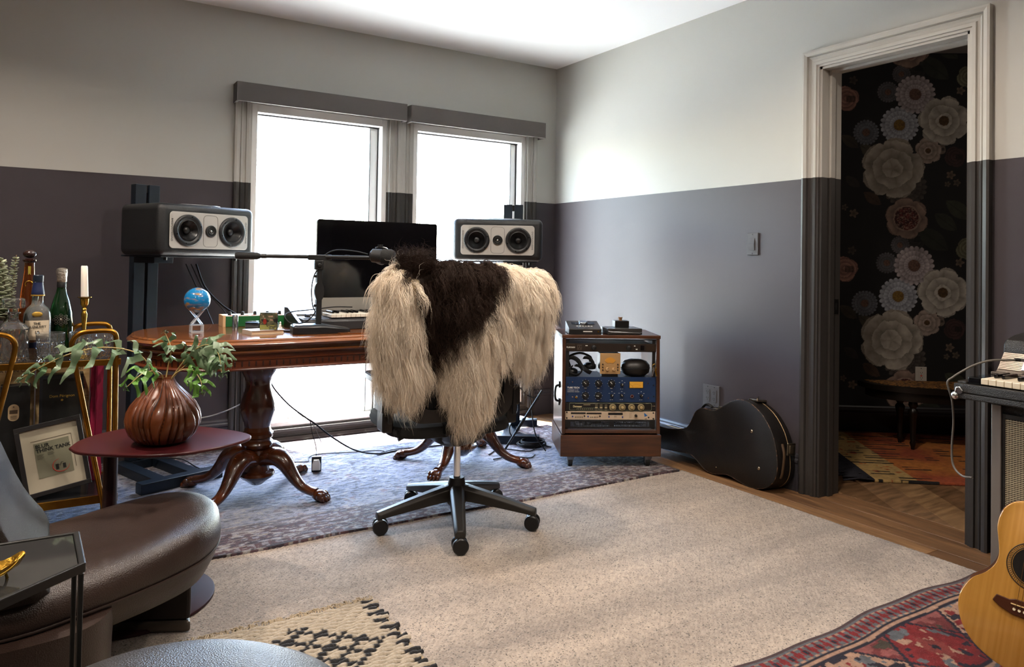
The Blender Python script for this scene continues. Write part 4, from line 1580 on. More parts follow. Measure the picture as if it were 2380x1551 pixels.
for a, b in ((1100, 1150), (1300, 1370), (1510, 1600), (1745, 1820), (1970, 2040), (2120, 2190), (2130, 2170)):
    m.box(dx(a), dx(b), -.0043, -.0036, .0392 if a < 2100 else .026, .0405 if a < 2100 else .0272)
m.box(dx(520), dx(680), -.0042, -.0036, .031, .033)
obj('print_marks', m, mat('cream marks', 'bfae86', .5), u, smooth=0, kind='stuff')
screws(u, [(.006, .008), (.006, .036), (PW - .006, .008), (PW - .006, .036)])

u = unit('silver_converter', 'brushed silver one unit converter with blue buttons below the black compressor', .2605, .0435, mat('brushed champagne aluminium', 'cdb79c', .38, metal=.35, bump=(60, .25, (.3, 1, 30))))


def sx_(px):
    return (px - 115) * .4826 / 2100


def sz_(py):
    return (1155 - py) * .0435 / 200


m = M()
for a, b, c, d in ((245, 590, 980, 1020), (605, 955, 985, 1022), (1112, 1450, 985, 1040)):
    m.box(sx_(a), sx_(b), -.0042, -.0036, sz_(d), sz_(c))
for k in range(5):
    for b in (345, 705):
        m.box(sx_(b + k * 39), sx_(b + k * 39 + 14), -.0048, -.0036, sz_(1110), sz_(1080))
for k in range(5):
    for q in (0, 28):
        m.box(sx_(1612 + q), sx_(1622 + q), -.004, -.0036, sz_(1005 + k * 26), sz_(998 + k * 26))
obj('display_window', m, BLACKG, u, smooth=0)
for px, py in ((285, 1078), (642, 1078), (1130, 1085), (1448, 1088)):
    knob(u, sx_(px), sz_(py), .0038, mat('blue button', '16307c', .3), .007, name='button')
for px, py in ((560, 1068), (920, 1070), (2058, 1098)):
    knob(u, sx_(px), sz_(py), .0042, BLACK, .006, name='button')
knob(u, sx_(1758), sz_(1052), .0072, BLACK, .018)
m = M().add([(sx_(1950), -.0041, sz_(985)), (sx_(2035), -.0041, sz_(1050)), (sx_(1965), -.0041, sz_(1085)), (sx_(1950), -.0036, sz_(985)), (sx_(2035), -.0036, sz_(1050)), (sx_(1965), -.0036, sz_(1085))], [(0, 1, 2), (3, 5, 4), (0, 3, 4, 1), (1, 4, 5, 2), (2, 5, 3, 0)])
obj('emblem', m, mat('blue emblem', '1f5f9c', .4), u, smooth=0)
txt('APO', .0065, (sx_(1998), -.0038, sz_(1135)), FRONT, BLACKP, u, .0002, bold=.0002)
txt('DIGITAL', .0045, (sx_(1285), -.0038, sz_(1085)), FRONT, BLACKP, u, .0002)
screws(u, [(sx_(150), sz_(975)), (sx_(150), sz_(1115)), (sx_(2168), sz_(988)), (sx_(2170), sz_(1128))], .0042)

u = unit('vent_panel', 'slotted black vent panel at the foot of the rack', .2155, .0435, BLACK, 0)
u.children[0].data.clear_geometry()
vm = M()
vm.box(0, .03, -.0035, 0, 0, .0435)
vm.box(PW - .03, PW, -.0035, 0, 0, .0435)
vm.box(.03, PW - .03, -.0035, 0, 0, .009)
vm.box(.03, PW - .03, -.0035, 0, .0345, .0435)
vm.box(.235, .262, -.0035, 0, .009, .0345)
u.children[0].data.from_pydata(vm.v, [], vm.f)
sl0 = None
for k in range(54):
    xx = .034 + k * .0078
    if .23 < xx < .264:
        continue
    if sl0 is None:
        sl0 = q = obj('slat', M().box(0, .0042, -.0033, -.0003, .009, .0345), BLACK, u, smooth=0)
    else:
        q = like(sl0)
    q.location = (xx, 0, 0)
wm = M()
rn = random.Random(4)
for k in range(12):
    p = [(.04 + rn.random() * .4, .02 + rn.random() * .08, .004 + rn.random() * .03) for _ in range(4)]
    p.sort()
    wm.tube(cat(p, 6), .0018, 6)
obj('wire', wm, RUBBER, u, smooth=40)


def rk(x, y, z):
    a = radians(RA)
    return (RO[0] + x * cos(a) - y * sin(a), RO[1] + x * sin(a) + y * cos(a), z)


# things in the open bay and on top of the rack
t = thing('level_meter_box', 'small square tan meter box with arched amber dial in the open bay', 'meter box', rk(.203, .026, .4865), RA)
G = mat('tan hammered panel', 'a98558', .45, metal=.2, bump=(200, .3))
obj('case', M().box(0, .107, .003, .09, 0.018, .124), BLACK, t, smooth=0)
obj('foot_block', M().box(.01, .097, .01, .08, 0, .0178), BLACK, t, smooth=0)
obj('face_plate', M().box(-.001, .108, -.001, .0025, .016, .126), G, t, smooth=0, bevel=.001)
fan = [(.0535 + .036 * sin(radians(a)) * 1.0, .064 + .04 * cos(radians(a))) for a in range(-58, 59, 8)] + [(.0535 + .0175 * sin(radians(a)), .064 + .012 * cos(radians(a))) for a in range(45, -46, -15)]
mx = RX
obj('dial', M().prism(fan, .0012, .003, mx), mat('lit amber dial', 'a8752a', .5, emis=('c07820', .10)), t, smooth=0)
for (x, r) in ((.037, .009), (.0715, .0085)):
    knob(t, x, .042, r, mat('tan knob', 'b89468', .4), .014, 35, BLACKP)
for x in (.0135, .0945):
    for z in (.037, .052, .067):
        m = M().tube([(x, -.0012, z), (x, -.006, z)], [.0038, .003], 12)
        obj('jack', m, BLACK, t, smooth=40)
t = thing('headphone_case', 'oval black zip case resting on the blue compressor', 'case', rk(.405, .082, .4863), RA)
for nm, z0, z1 in (('lower_shell', 0, .042), ('upper_shell', .047, .09)):
    prof = [(.02, 0), (.055, .004), (.074, .02), (.078, .042)] if nm == 'lower_shell' else [(.078, .047), (.076, .062), (.06, .08), (.035, .088), (.004, .089)]
    obj(nm, M().lathe(prof, 32, shape=lambda a, z: 1 - .16 * abs(sin(a)) ** 2), mat('black case shell', '14110f', .4), t, smooth=60)
obj('zip_band', M().lathe([(.077, .0422), (.0795, .0435), (.0795, .0455), (.077, .0468)], 32, shape=lambda a, z: 1 - .16 * abs(sin(a)) ** 2), RUBBER, t, smooth=30)
cap_ = M().tube(cat([(-.03, .02, .0), (-.02, -.03, .0)], 3), .001, 5)
t = thing('coiled_headphones', 'black headphones with coiled curly cord bundled in the left of the bay', 'headphones', rk(.105, .075, .4863), RA)
hl = []
coilp = cat([(-.072, -.02, .085), (-.05, -.03, .10), (-.02, -.035, .085), (.0, -.04, .055), (.03, -.035, .03), (.05, -.03, .02)], 30)
for base, rr_ in ((coilp, .0095), (cat([(.012, -.03, .10), (.04, -.03, .098), (.062, -.025, .075), (.07, -.02, .05)], 26), .0075), (cat([(-.03 + .032 * cos(a), -.035, .034 + .026 * sin(a)) for a in np.linspace(2.2, 8, 9)], 16), .006)):
    m = M()
    pts = []
    nb = len(base)
    for i in range(nb * 4 - 4):
        f = i / 4
        p = base[int(f)].lerp(base[min(int(f) + 1, nb - 1)], f % 1)
        a = i * .55
        pts.append((p.x + rr_ * cos(a) * .7, p.y + rr_ * sin(a) * .6, p.z + rr_ * cos(a + .8)))
    m.tube(pts, .0016, 5)
    obj('curly_cord', m, RUBBER, t, smooth=60)
for sx2 in (-.045, .055):
    obj('ear_cup', M().lathe([(.004, 0), (.032, .003), (.036, .012), (.034, .026), (.02, .034), (.003, .036)], 24), BLACK, t, smooth=60).location = (sx2, .03, 0.001 if sx2 < 0 else .03)
obj('headband', M().tube(cat([(-.05, .03, .04), (-.06, .04, .09), (0, .045, .115), (.06, .04, .095), (.055, .03, .07)], 6), .0042, 8, flat=1.4), BLACK, t, smooth=60)
t = thing('key_bunch', 'small bunch of keys hanging at the right rack rail', 'keys', rk(.492, .010, .548), RA)
obj('key_ring', M().tube([(.011 * cos(a), 0, .011 * sin(a)) for a in np.linspace(0, 2 * pi, 17)[:-1]], .0012, 6, closed=True), BRASS, t, smooth=40)
for a in (-12, 14):
    obj('key', M().box(-.004, .004, -.001, .001, -.055, -.012, Matrix.Rotation(radians(a), 4, 'Y')).box(-.007, .007, -.0012, .0012, -.024, -.009, Matrix.Rotation(radians(a), 4, 'Y')), STEEL if a > 0 else BRASS, t, smooth=0, bevel=.0006)

t = thing('monitor_controller', 'dark sloping audio controller with silver dial on top of rack, left', 'audio device', rk(.035, .035, .7095), RA)
m = M().rings([[(x, 0, 0), (x, 0, .030), (x, .145, .062), (x, .145, 0)] for x in (0, .175)])
obj('case', m, mat('dark grey metal case', '2c2726', .4, metal=.3), t, smooth=0, bevel=.003)
tl = Matrix.Translation((0, 0, .0305)) @ Matrix.Rotation(math.atan2(.032, .145), 4, 'X')
obj('display', M().box(.025, .15, .075, .112, .0005, .0018, tl), BLACKG, t, smooth=0)
dl = M()
dl.tube([tl @ Vector((.088, .088, .001)), tl @ Vector((.088, .088, .012)), tl @ Vector((.088, .088, .015))], [.024, .024, .021], 28)
obj('dial', dl, CHROME, t, smooth=40)
m = M()
for k in range(6):
    m.box(.045 + k * .0155, .055 + k * .0155, .04, .046, .0004, .002, tl)
obj('buttons', m, WHITEP, t, smooth=0)
obj('front_print', M().box(.075, .125, -.0006, 0, .014, .018), WHITEP, t, smooth=0)
obj('jack', M().tube([(.157, -.0005, .016), (.157, -.004, .016)], [.005, .004], 14), BRASS, t, smooth=40)
obj('front_cover', M().box(.001, .075, -.004, -.001, .001, .028), BLACK, t, smooth=0, bevel=.001)
t = thing('metal_drive_case', 'flat dark metal case on top of rack, right of the controller', 'audio device', rk(.24, .02, .7095), RA + 5)
obj('case', M().box(0, .19, 0, .14, 0.002, .034), mat('gunmetal case', '4a4744', .3, metal=.6), t, smooth=0, bevel=.002)
obj('rubber_feet', M().box(.01, .03, .01, .03, 0, .0019).box(.16, .18, .01, .03, 0, .0019).box(.01, .18, .11, .13, 0, .0019), RUBBER, t, smooth=0)
obj('handle', M().tube([(.004, -.0008, .02), (.012, -.009, .018), (.175, -.009, .012), (.186, -.0008, .014)], .0016, 6), STEEL, t, smooth=40)
t = thing('volume_box', 'little black volume box with wooden knob standing on the flat metal case', 'audio device', rk(.292, .085, .7442), RA + 3)
obj('case', M().box(0, .078, 0, .06, 0, .036), mat('black box', '161514', .35), t, smooth=0, bevel=.002)
obj('knob', M().lathe([(.010, .0362), (.0095, .044), (.0125, .052), (.0125, .054), (.003, .0545)], 20), mat('wooden knob', '7a5a3c', .5), t, smooth=40).location = (.036, .03, 0)
# ------------------------------------------------------------------ office chair
CHX, CHY = -1.66, -1.68
t = thing('office_chair', 'black five star office chair turned toward the desk, under the sheepskin', 'office chair', (CHX, CHY, .009))
CB = mat('charcoal nylon', '26231f', .38, spec=.4, bump=(400, .08))
CB2 = mat('black chair plastic', '171513', .4)
arm0 = None
for k in range(5):
    a = 173 + 72 * k
    if arm0 is None:
        n = 9
        m = M()
        rs = []
        for i in range(n + 1):
            f = i / n
            x = .02 + .30 * f
            zt_ = .165 - .075 * f ** 1.1
            w = .032 - .010 * f
            h = .062 - .034 * f
            rs.append([(x, -w, zt_ - h), (x, -w, zt_ - .012), (x, -w * .55, zt_), (x, w * .55, zt_), (x, w, zt_ - .012), (x, w, zt_ - h)])
        rs.append([(x + .014, py_ * .8, z_ - .004) for (_, py_, z_) in rs[-1]])
        m.rings(rs)
        arm0 = obj('leg', m, CB, t, smooth=40, bevel=.003)
        st_ = obj('caster', M().cyl((.318, 0, .066), (.318, 0, .082), .015, n=14).cyl((.318, 0, .028), (.318, 0, .07), .009, n=10), BLACK, arm0, smooth=40)
        wh = M()
        for s_ in (-1, 1):
            wh.tube([(0, s_ * .004, 0), (0, s_ * .010, 0), (0, s_ * .022, 0), (0, s_ * .0265, 0)], [.027, .0305, .0305, .026], 26)
        whl = obj('wheel', wh, mat('caster wheel', '0e0e0f', .35), arm0, smooth=35)
        whl.location = (.318, 0, .031)
        whl.rotation_euler = (0, 0, radians(-a - 20))
        ar = arm0
    else:
        ar = like(arm0, parent=t)
        like(st_, parent=ar)
        like(whl, (.318, 0, .031), ar, (0, 0, radians(-a - (32, 20, 40, 10, 25)[k])))
    ar.rotation_euler = (0, 0, radians(a))
obj('hub', M().lathe([(.03, .075), (.042, .09), (.045, .13), (.036, .165), (.032, .185), (.030, .19)], 28), CB2, t, smooth=40)
obj('gas_lift', M().cyl((0, 0, .19), (0, 0, .345), .0145, n=24), CHROME, t)
m = M().rings([rrect(.16, .16, .03, 4)] and [[(x, y, z) for x, y in rrect(w, d, .03, 4)] for w, d, z in ((.10, .12, .335), (.20, .22, .365), (.24, .26, .40))])
obj('mechanism', m, CB2, t, smooth=30)
obj('lever', M().tube([(-.08, -.02, .385), (-.16, -.03, .385), (-.185, -.03, .38)], [.006, .006, .012], 10), CB2, t, smooth=40)
m = M().rings([[(x * s, y * s + .03, z) for x, y in rrect(.50, .47, .11, 8)] for s, z in ((.86, .405), (.98, .415), (1, .435), (.98, .455), (.86, .468))])
obj('seat', m, mat('black seat fabric', '141414', .85, bump=(400, .4)), t, smooth=50)
# back frame: a slim bowed loop with mesh inside, slightly reclined
BY = -.215


def backp(x, z):
    return BY - .10 * (z - .45) - .0 + .25 * x * x


lp = []
for x, z in rrect(.43, .56, .07, 8, cy=.755):
    lp.append((x + .0, backp(x, z), z))
ctr = M()
ri = [(x, backp(x, z), z) for x, z in rrect(.35, .47, .06, 8, cy=.76)]
n = len(lp)
fr_, bk_ = [], []
m = M()
m.rings([[(x, y - .014, z) for x, y, z in lp], [(x, y - .014, z) for x, y, z in ri], [(x, y + .014, z) for x, y, z in ri], [(x, y + .014, z) for x, y, z in lp], [(x, y - .014, z) for x, y, z in lp]], cap=False)
obj('back_frame', m, CB2, t, smooth=40)
g = 13
gv = [( -.18 + .36 * i / g, 0, .52 + .48 * j / g) for j in range(g + 1) for i in range(g + 1)]
gv = [(x, backp(x, z) + .004, z) for x, y, z in gv]
mm = M().add(gv, [(j * (g + 1) + i, j * (g + 1) + i + 1, (j + 1) * (g + 1) + i + 1, (j + 1) * (g + 1) + i) for j in range(g) for i in range(g)])
mm.add([(x, y + .003, z) for x, y, z in gv], [(j * (g + 1) + i, (j + 1) * (g + 1) + i, (j + 1) * (g + 1) + i + 1, j * (g + 1) + i + 1) for j in range(g) for i in range(g)])
obj('back_mesh', mm, mat('black back mesh', '0f1013', .7, bump=(700, .6)), t, smooth=60)
m = M()
m.box(-.06, .06, BY - .02, BY + .05, .425, .475)
m.tube([(0, -.08, .39), (0, BY + .02, .41), (0, BY - .01, .46)], [.035, .04, .035], 12)
obj('back_bracket', m, CB2, t, smooth=30, bevel=.004)
m = M()
for xx in (-.165, .165):
    yy = backp(xx, .5) - .0142
    m.tube([(xx, yy, .505), (xx, yy - .004, .505)], .011, 16)
obj('frame_bolt', m, BLACK, t, smooth=40)
for s_ in (-1, 1):
    x = s_ * .255
    am = M()
    am.box(x - .022, x + .022, -.14, -.05, .43, .60)
    am.box(min(x, s_ * .18), max(x, s_ * .18), -.12, -.06, .425, .45)
    ao = obj('arm_post', am, CB2, t, smooth=0, bevel=.008)
    obj('arm_bracket', M().box(x - .028, x + .028, -.155, -.03, .505, .585), CB2, ao, smooth=0, bevel=.006)
    obj('arm_lever', M().box(x - .008, x + .008, -.168, -.156, .47, .575), BLACK, ao, smooth=0, bevel=.003)
    obj('arm_pad', M().rings([[(x + px_, py_ - .03, z) for px_, py_ in rrect(.085, .26, .035, 6)] for z in (.61, .622, .635)]), CB2, ao, smooth=30, bevel=.004)

for c_ in t.children:                 # the seat and back are swivelled a little against the star base
    if c_.name.split('.')[0] in ('mechanism', 'lever', 'seat', 'back_frame', 'back_mesh', 'back_bracket', 'frame_bolt', 'arm_post'):
        c_.location = (-.085 if c_.name[:4] != 'mech' else -.03, -.01, 0)
        c_.rotation_euler = (0, 0, radians(-7))

# ------------------------------------------------------------------ sheepskin over the chair back
BL = [  # centre, radii: the hide and its fleece mass, world coordinates
    ((-1.83, -1.93, 1.03), (.20, .09, .060)), ((-1.66, -1.93, 1.02), (.20, .10, .065)), ((-2.02, -1.93, .99), (.10, .085, .085)),
    ((-2.04, -1.935, .86), (.10, .075, .16)), ((-2.04, -1.935, .76), (.085, .065, .12)), ((-2.00, -1.935, .71), (.075, .055, .10)),
    ((-1.82, -1.965, .90), (.13, .075, .16)), ((-1.72, -1.965, .86), (.135, .075, .18)), ((-1.77, -1.965, .71), (.115, .065, .16)), ((-1.765, -1.965, .595), (.078, .05, .09)),
    ((-1.90, -1.95, .93), (.08, .06, .14)), ((-1.55, -1.94, .95), (.13, .10, .12)), ((-1.46, -1.92, .96), (.085, .085, .11)), ((-1.56, -1.95, .84), (.09, .07, .12)),
    ((-1.40, -1.83, .80), (.07, .055, .11)), ((-1.415, -1.82, .735), (.066, .05, .075)),
    ((-1.80, -1.86, 1.0), (.28, .07, .08)), ((-1.50, -1.84, .93), (.10, .09, .09)),
]
m = M()
for c, r in BL:
    m.ball(c, r[0] * .86, r[1] * .9, r[2] * .9, 20, 14)
tmp = obj('tmp', m, None, smooth=0)
md_ = tmp.modifiers.new('r', 'REMESH')
md_.mode = 'VOXEL'
md_.voxel_size = .012
ms = tmp.modifiers.new('s', 'SMOOTH')
ms.factor = .6
ms.iterations = 6
bpy.context.view_layer.update()
dg = bpy.context.evaluated_depsgraph_get()
me = bpy.data.meshes.new_from_object(tmp.evaluated_get(dg))
me.name = 'sheepskin'
bpy.data.objects.remove(tmp)
nv = len(me.vertices)
co = np.empty(nv * 3)
me.vertices.foreach_get('co', co)
co = co.reshape(-1, 3)
DARK = np.array([(-2.03, 1.03), (-2.06, 1.13), (-1.993, 1.17), (-1.882, 1.15), (-1.74, 1.15), (-1.67, 1.13), (-1.655, 1.05), (-1.70, .99), (-1.715, .93), (-1.75, .895), (-1.81, .875), (-1.86, .845), (-1.90, .79), (-1.95, .775), (-1.962, .871), (-1.977, .947), (-2.0, 1.0)])


def inpoly(x, z, P):
    r = np.zeros(len(x), bool)
    j = len(P) - 1
    for i in range(len(P)):
        a, b = P[i], P[j]
        k = ((a[1] > z) != (b[1] > z)) & (x < (b[0] - a[0]) * (z - a[1]) / (b[1] - a[1] + 1e-12) + a[0])
        r ^= k
        j = i
    return r


WOOL = bpy.data.materials.new('sheep wool')
WOOL.use_nodes = True
_b = WOOL.node_tree.nodes['Principled BSDF']
_v = WOOL.node_tree.nodes.new('ShaderNodeVertexColor')
_v.layer_name = 'Col'
_g = WOOL.node_tree.nodes.new('ShaderNodeAttribute')
_g.attribute_name = 'Col'
WOOL.node_tree.links.new(_g.outputs['Color'], _b.inputs['Base Color'])
_b.inputs['Roughness'].default_value = .7
_b.inputs['Sheen Weight'].default_value = 0
_b.inputs['Specular IOR Level'].default_value = .15
jit = vn(co[:, 0] + 5, co[:, 2] + co[:, 1] * 2 + 5, 16, 2, 3) - .5
dk = inpoly(co[:, 0] + jit * .09, co[:, 2] + jit * .10, DARK) & (co[:, 1] < -1.80)
ca = me.color_attributes.new('Col', 'FLOAT_COLOR', 'POINT')
cc = np.where(dk[:, None], C3('1f150f'), C3('c8b494'))
ca.data.foreach_set('color', np.concatenate([cc, np.ones((nv, 1))], 1).ravel().astype(np.float32))
me.materials.clear()
sk = obj('sheepskin', me, WOOL, smooth=180)
tag(sk, 'long haired cream sheepskin with dark brown patch thrown over the office chair', 'sheepskin')
sk.location = (-1.75, -1.93, .8)
co_l = co - np.array([-1.75, -1.93, .8])
me.vertices.foreach_set('co', co_l.ravel())
me.update()

me.calc_loop_triangles()
nt_ = len(me.loop_triangles)
tri = np.empty(nt_ * 3, np.int32)
me.loop_triangles.foreach_get('vertices', tri)
tri = tri.reshape(-1, 3)
nor = np.empty(nv * 3)
me.vertices.foreach_get('normal', nor)
nor = nor.reshape(-1, 3)
A3, B3, C_3 = co[tri[:, 0]], co[tri[:, 1]], co[tri[:, 2]]
ar = np.linalg.norm(np.cross(B3 - A3, C_3 - A3), axis=1)
rng = np.random.RandomState(11)
NH = 62000
ti = rng.choice(nt_, NH, p=ar / ar.sum())
u1, u2 = rng.rand(NH), rng.rand(NH)
fl_ = u1 + u2 > 1
u1[fl_], u2[fl_] = 1 - u1[fl_], 1 - u2[fl_]
P0 = A3[ti] + u1[:, None] * (B3 - A3)[ti] + u2[:, None] * (C_3 - A3)[ti]
N0 = nor[tri[ti, 0]] * (1 - u1 - u2)[:, None] + nor[tri[ti, 1]] * u1[:, None] + nor[tri[ti, 2]] * u2[:, None]
N0 /= np.linalg.norm(N0, axis=1, keepdims=True) + 1e-9
keep = P0[:, 1] < -1.74
P0, N0 = P0[keep], N0[keep]
NH = len(P0)
j2 = vn(P0[:, 0] + 5, P0[:, 2] + P0[:, 1] * 2 + 5, 16, 2, 3) - .5
hd_dark = inpoly(P0[:, 0] + j2 * .09, P0[:, 2] + j2 * .10, DARK) & (P0[:, 1] < -1.80)
# locks: hairs share the direction of a coarse cell, so they clump and curl together
cell = .022
ck = np.floor(P0 / cell + rng.rand(3) * 5).astype(int)
key = (ck[:, 0] * 73856093 ^ ck[:, 1] * 19349663 ^ ck[:, 2] * 83492791) % 4093
lr = np.random.RandomState(3).randn(4093, 6)
lk = lr[key]
KP = 8
tt = np.linspace(0, 1, KP)
down = np.array([0, 0, -1.0])
tang = down - N0 * (N0 @ down)[:, None]
tang /= np.linalg.norm(tang, axis=1, keepdims=True) + 1e-6
up = np.clip(N0[:, 2], 0, 1)
side = np.stack([np.sign(P0[:, 0] + 1.78) * .5 * np.ones(NH), -.6 * np.ones(NH), np.zeros(NH)], 1) * up[:, None]
d0 = N0 * (.50 + .15 * up)[:, None] + tang * (.85 * (1 - up))[:, None] + side * .9 + lk[:, :3] * .20 + rng.randn(NH, 3) * .10
tuft = (np.hypot(P0[:, 0] + 1.985, P0[:, 2] - 1.07) < .055)
d0 = np.where(tuft[:, None], np.stack([lk[:, 0] * .35 + rng.randn(NH) * .2, -.1 + lk[:, 1] * .3, np.ones(NH) * 1.2], 1), d0)
d0 /= np.linalg.norm(d0, axis=1, keepdims=True)
ln = (.082 + .022 * lk[:, 3] * .6 + .016 * rng.randn(NH))
ln *= np.where(P0[:, 2] < .66, .92, 1.0) * np.where(tuft, 1.2, 1.0)
ln = np.clip(ln, .035, .17)
fr1 = 2.2 + .7 * lk[:, 4]
ph = lk[:, 5] * 3 + rng.randn(NH) * .35
ax = np.cross(d0, N0 + .01)
ax /= np.linalg.norm(ax, axis=1, keepdims=True) + 1e-6
ax2 = np.cross(d0, ax)
pts = np.zeros((NH, KP, 3))
grav = np.where(tuft, .25, .95)
for i, f in enumerate(tt):
    amp = (.0105 * f ** .8 * (1 + .5 * hd_dark))
    dr = d0 * (1 - .45 * f * grav)[:, None] + down * (grav * .75 * f)[:, None]
    pts[:, i] = P0 - N0 * .004 + dr * (ln * f)[:, None] + ax * (amp * np.sin(ph + fr1 * 2 * pi * f * .8))[:, None] + ax2 * (amp * .8 * np.cos(ph * 1.3 + fr1 * 2 * pi * f * .8) * (f > 0))[:, None]
tone = rng.rand(NH)
lt = .5 + .5 * np.tanh(lk[:, 4])
cream = C3('f0e0ca')[None] * (1 - .35 * (tone * .5 + lt * .5))[:, None] + C3('fbf3e6')[None] * (.28 * tone)[:, None]
brown = C3('281b14')[None] * (.7 + .9 * tone)[:, None]
hc = np.where(hd_dark[:, None], brown, cream)
HW = .00062


def ribbons(name, sel, parent):
    """each hair is a slim three sided blade"""
    p = pts[sel] - np.array([-1.75, -1.93, .8])
    n = len(p)
    w = np.array([1, 1, .95, .9, .8, .65, .45, .15]) * HW
    T = np.gradient(p, axis=1)
    T /= np.linalg.norm(T, axis=2, keepdims=True) + 1e-9
    U = np.cross(T, np.array([.3, .8, .2]))
    U /= np.linalg.norm(U, axis=2, keepdims=True) + 1e-9
    V = np.cross(T, U)
    vs = []
    for a in (0, 2.094, 4.189):
        vs.append(p + (U * cos(a) + V * sin(a)) * w[None, :, None])
    vs = np.stack(vs, 2)                       # n,KP,3,3
    v = vs.reshape(-1, 3)
    base = (np.arange(n) * KP * 3)[:, None, None]
    i = np.arange(KP - 1)[None, :, None] * 3
    k = np.arange(3)[None, None, :]
    k2 = (k + 1) % 3
    q = np.stack([base + i + k, base + i + k2, base + i + 3 + k2, base + i + 3 + k], -1).reshape(-1, 4)
    mh = bpy.data.meshes.new(name)
    mh.vertices.add(len(v))
    mh.vertices.foreach_set('co', v.ravel())
    mh.loops.add(q.size)
    mh.loops.foreach_set('vertex_index', q.ravel().astype(np.int32))
    mh.polygons.add(len(q))
    mh.polygons.foreach_set('loop_start', np.arange(0, q.size, 4, dtype=np.int32))
    mh.update(calc_edges=True)
    a = mh.color_attributes.new('Col', 'FLOAT_COLOR', 'POINT')
    c = np.repeat(hc[sel], KP * 3, axis=0)
    a.data.foreach_set('color', np.concatenate([c, np.ones((len(c), 1))], 1).ravel().astype(np.float32))
    mh.materials.append(WOOL)
    mh.shade_smooth()
    o = bpy.data.objects.new(name, mh)
    COL.objects.link(o)
    o.parent = parent
    o['kind'] = 'stuff'
    return o


o = ribbons('cream_wool', ~hd_dark, sk)
o['label'] = 'long cream wool'
o = ribbons('brown_wool', hd_dark, sk)
o['label'] = 'dark brown wool patch'

# ------------------------------------------------------------------ guitar case against the right wall
CO = [(-1.20, .075), (-1.20, .187), (-1.328, .197), (-1.434, .215), (-1.483, .236), (-1.507, .274), (-1.527, .318), (-1.549, .341), (-1.585, .355), (-1.648, .353), (-1.682, .365), (-1.734, .399), (-1.776, .426), (-1.824, .44), (-1.881, .436), (-1.948, .404), (-1.992, .366),
      (-2.034, .311), (-2.063, .239), (-2.078, .16), (-2.069, .101), (-2.035, .06), (-1.988, .037), (-1.926, .029), (-1.856, .040), (-1.795, .052), (-1.756, .050), (-1.699, .036), (-1.645, .038), (-1.601, .058), (-1.55, .088), (-1.501, .098), (-1.40, .085)]
t = thing('guitar_case', 'worn black guitar case leaning on its side against the right wall', 'guitar case', (-.168, 0, -.0275), rot=(0, radians(6), 0))
pc_ = cat([(0, y, z) for y, z in CO], 3)[:-1]


def caser(xo, sh):
    c = Vector((0, -1.75, .23))
    return [(xo, p.y + (c.y - p.y) * sh, p.z + (c.z - p.z) * sh) for p in pc_]


CASE = mat('worn black case covering', '100d0b', .42, var=(7, '1c1612', (1, 1, 1), 5, .5, .8), bump=(300, .25))
obj('shell', M().rings([caser(-.002, .03), caser(0, .008), caser(.006, 0), caser(.093, 0)]), CASE, t, smooth=50)
obj('lid', M().rings([caser(.0965, 0), caser(.128, 0), caser(.134, .008), caser(.136, .03)]), CASE, t, smooth=50)
wn = mat('worn edge piping', '6b4a32', .6, var=(60, '1c1511', (1, 1, 1), 3, .35, .5))
obj('piping', M().tube(caser(.0015, .003), .0022, 6, closed=True), wn, t, smooth=60)
obj('valance_trim', M().tube(caser(.095, -.001), .0022, 6, closed=True), mat('tarnished trim', '8a7455', .4, metal=.7), t, smooth=60)
for y, z in ((-1.914, .299), (-1.974, .132), (-1.711, .074)):
    r = .009 if z > .1 else .004
    obj('stud', M().ball((-.003, y, z), .005, r, r, 14, 8), mat('nickel stud', 'b0a48e', .25, metal=1), t, smooth=60)
lt_ = M()
lt_.box(.06, .118, -2.083, -2.075, .215, .275)
lt_.box(.07, .11, -2.088, -2.082, .225, .265)
obj('latch', lt_, mat('nickel latch', '9a8f7c', .3, metal=1), t, smooth=0, bevel=.003)
for (y, z, dy) in ((-1.672, .372, .03), (-1.865, .446, .028)):
    m = M()
    m.box(.05, .12, y - dy, y + dy, z - .006, z + .004)
    m.tube([(.06, y - dy * .6, z + .006), (.11, y + dy * .6, z + .012)], .004, 8)
    obj('latch', m, mat('nickel latch b', '9a8f7c', .3, metal=1), t, smooth=0, bevel=.002)
m = M().tube(cat([(.05, -1.515, .292), (.05, -1.532, .345), (.05, -1.56, .373), (.05, -1.59, .370), (.05, -1.60, .362)], 5), .006, 8, flat=1.8)
obj('handle', m, TOLEX, t, smooth=60)
obj('strap', M().tube(cat([(.02, -2.080, .272), (.022, -2.094, .22), (.026, -2.088, .14), (.03, -2.078, .11)], 5), .005, 8, flat=1.5), mat('worn leather strap', '4a3826', .5), t, smooth=60)

# ------------------------------------------------------------------ switch, outlets
PL = mat('grey cover plate', '4c4a4b', .6, spec=.25)
t = thing('light_switch', 'grey rocker light switch plate on the right wall', 'light switch', (-.0005, -1.797, 1.203), -90)
obj('plate', M().box(-.036, .036, -.009, 0, -.058, .058), PL, t, smooth=0, bevel=.003)
obj('rocker', M().rings([[(x, -.0095, .033), (x, -.016, -.0), (x, -.013, -.033), (x, -.0095, -.033)] for x in (-.0155, .0155)]), PL, t, smooth=0, bevel=.0006)
for z in (.049, -.049):
    obj('screw', M().cyl((0, -.0092, z), (0, -.0105, z), .0028, n=10), BLACKP, t)


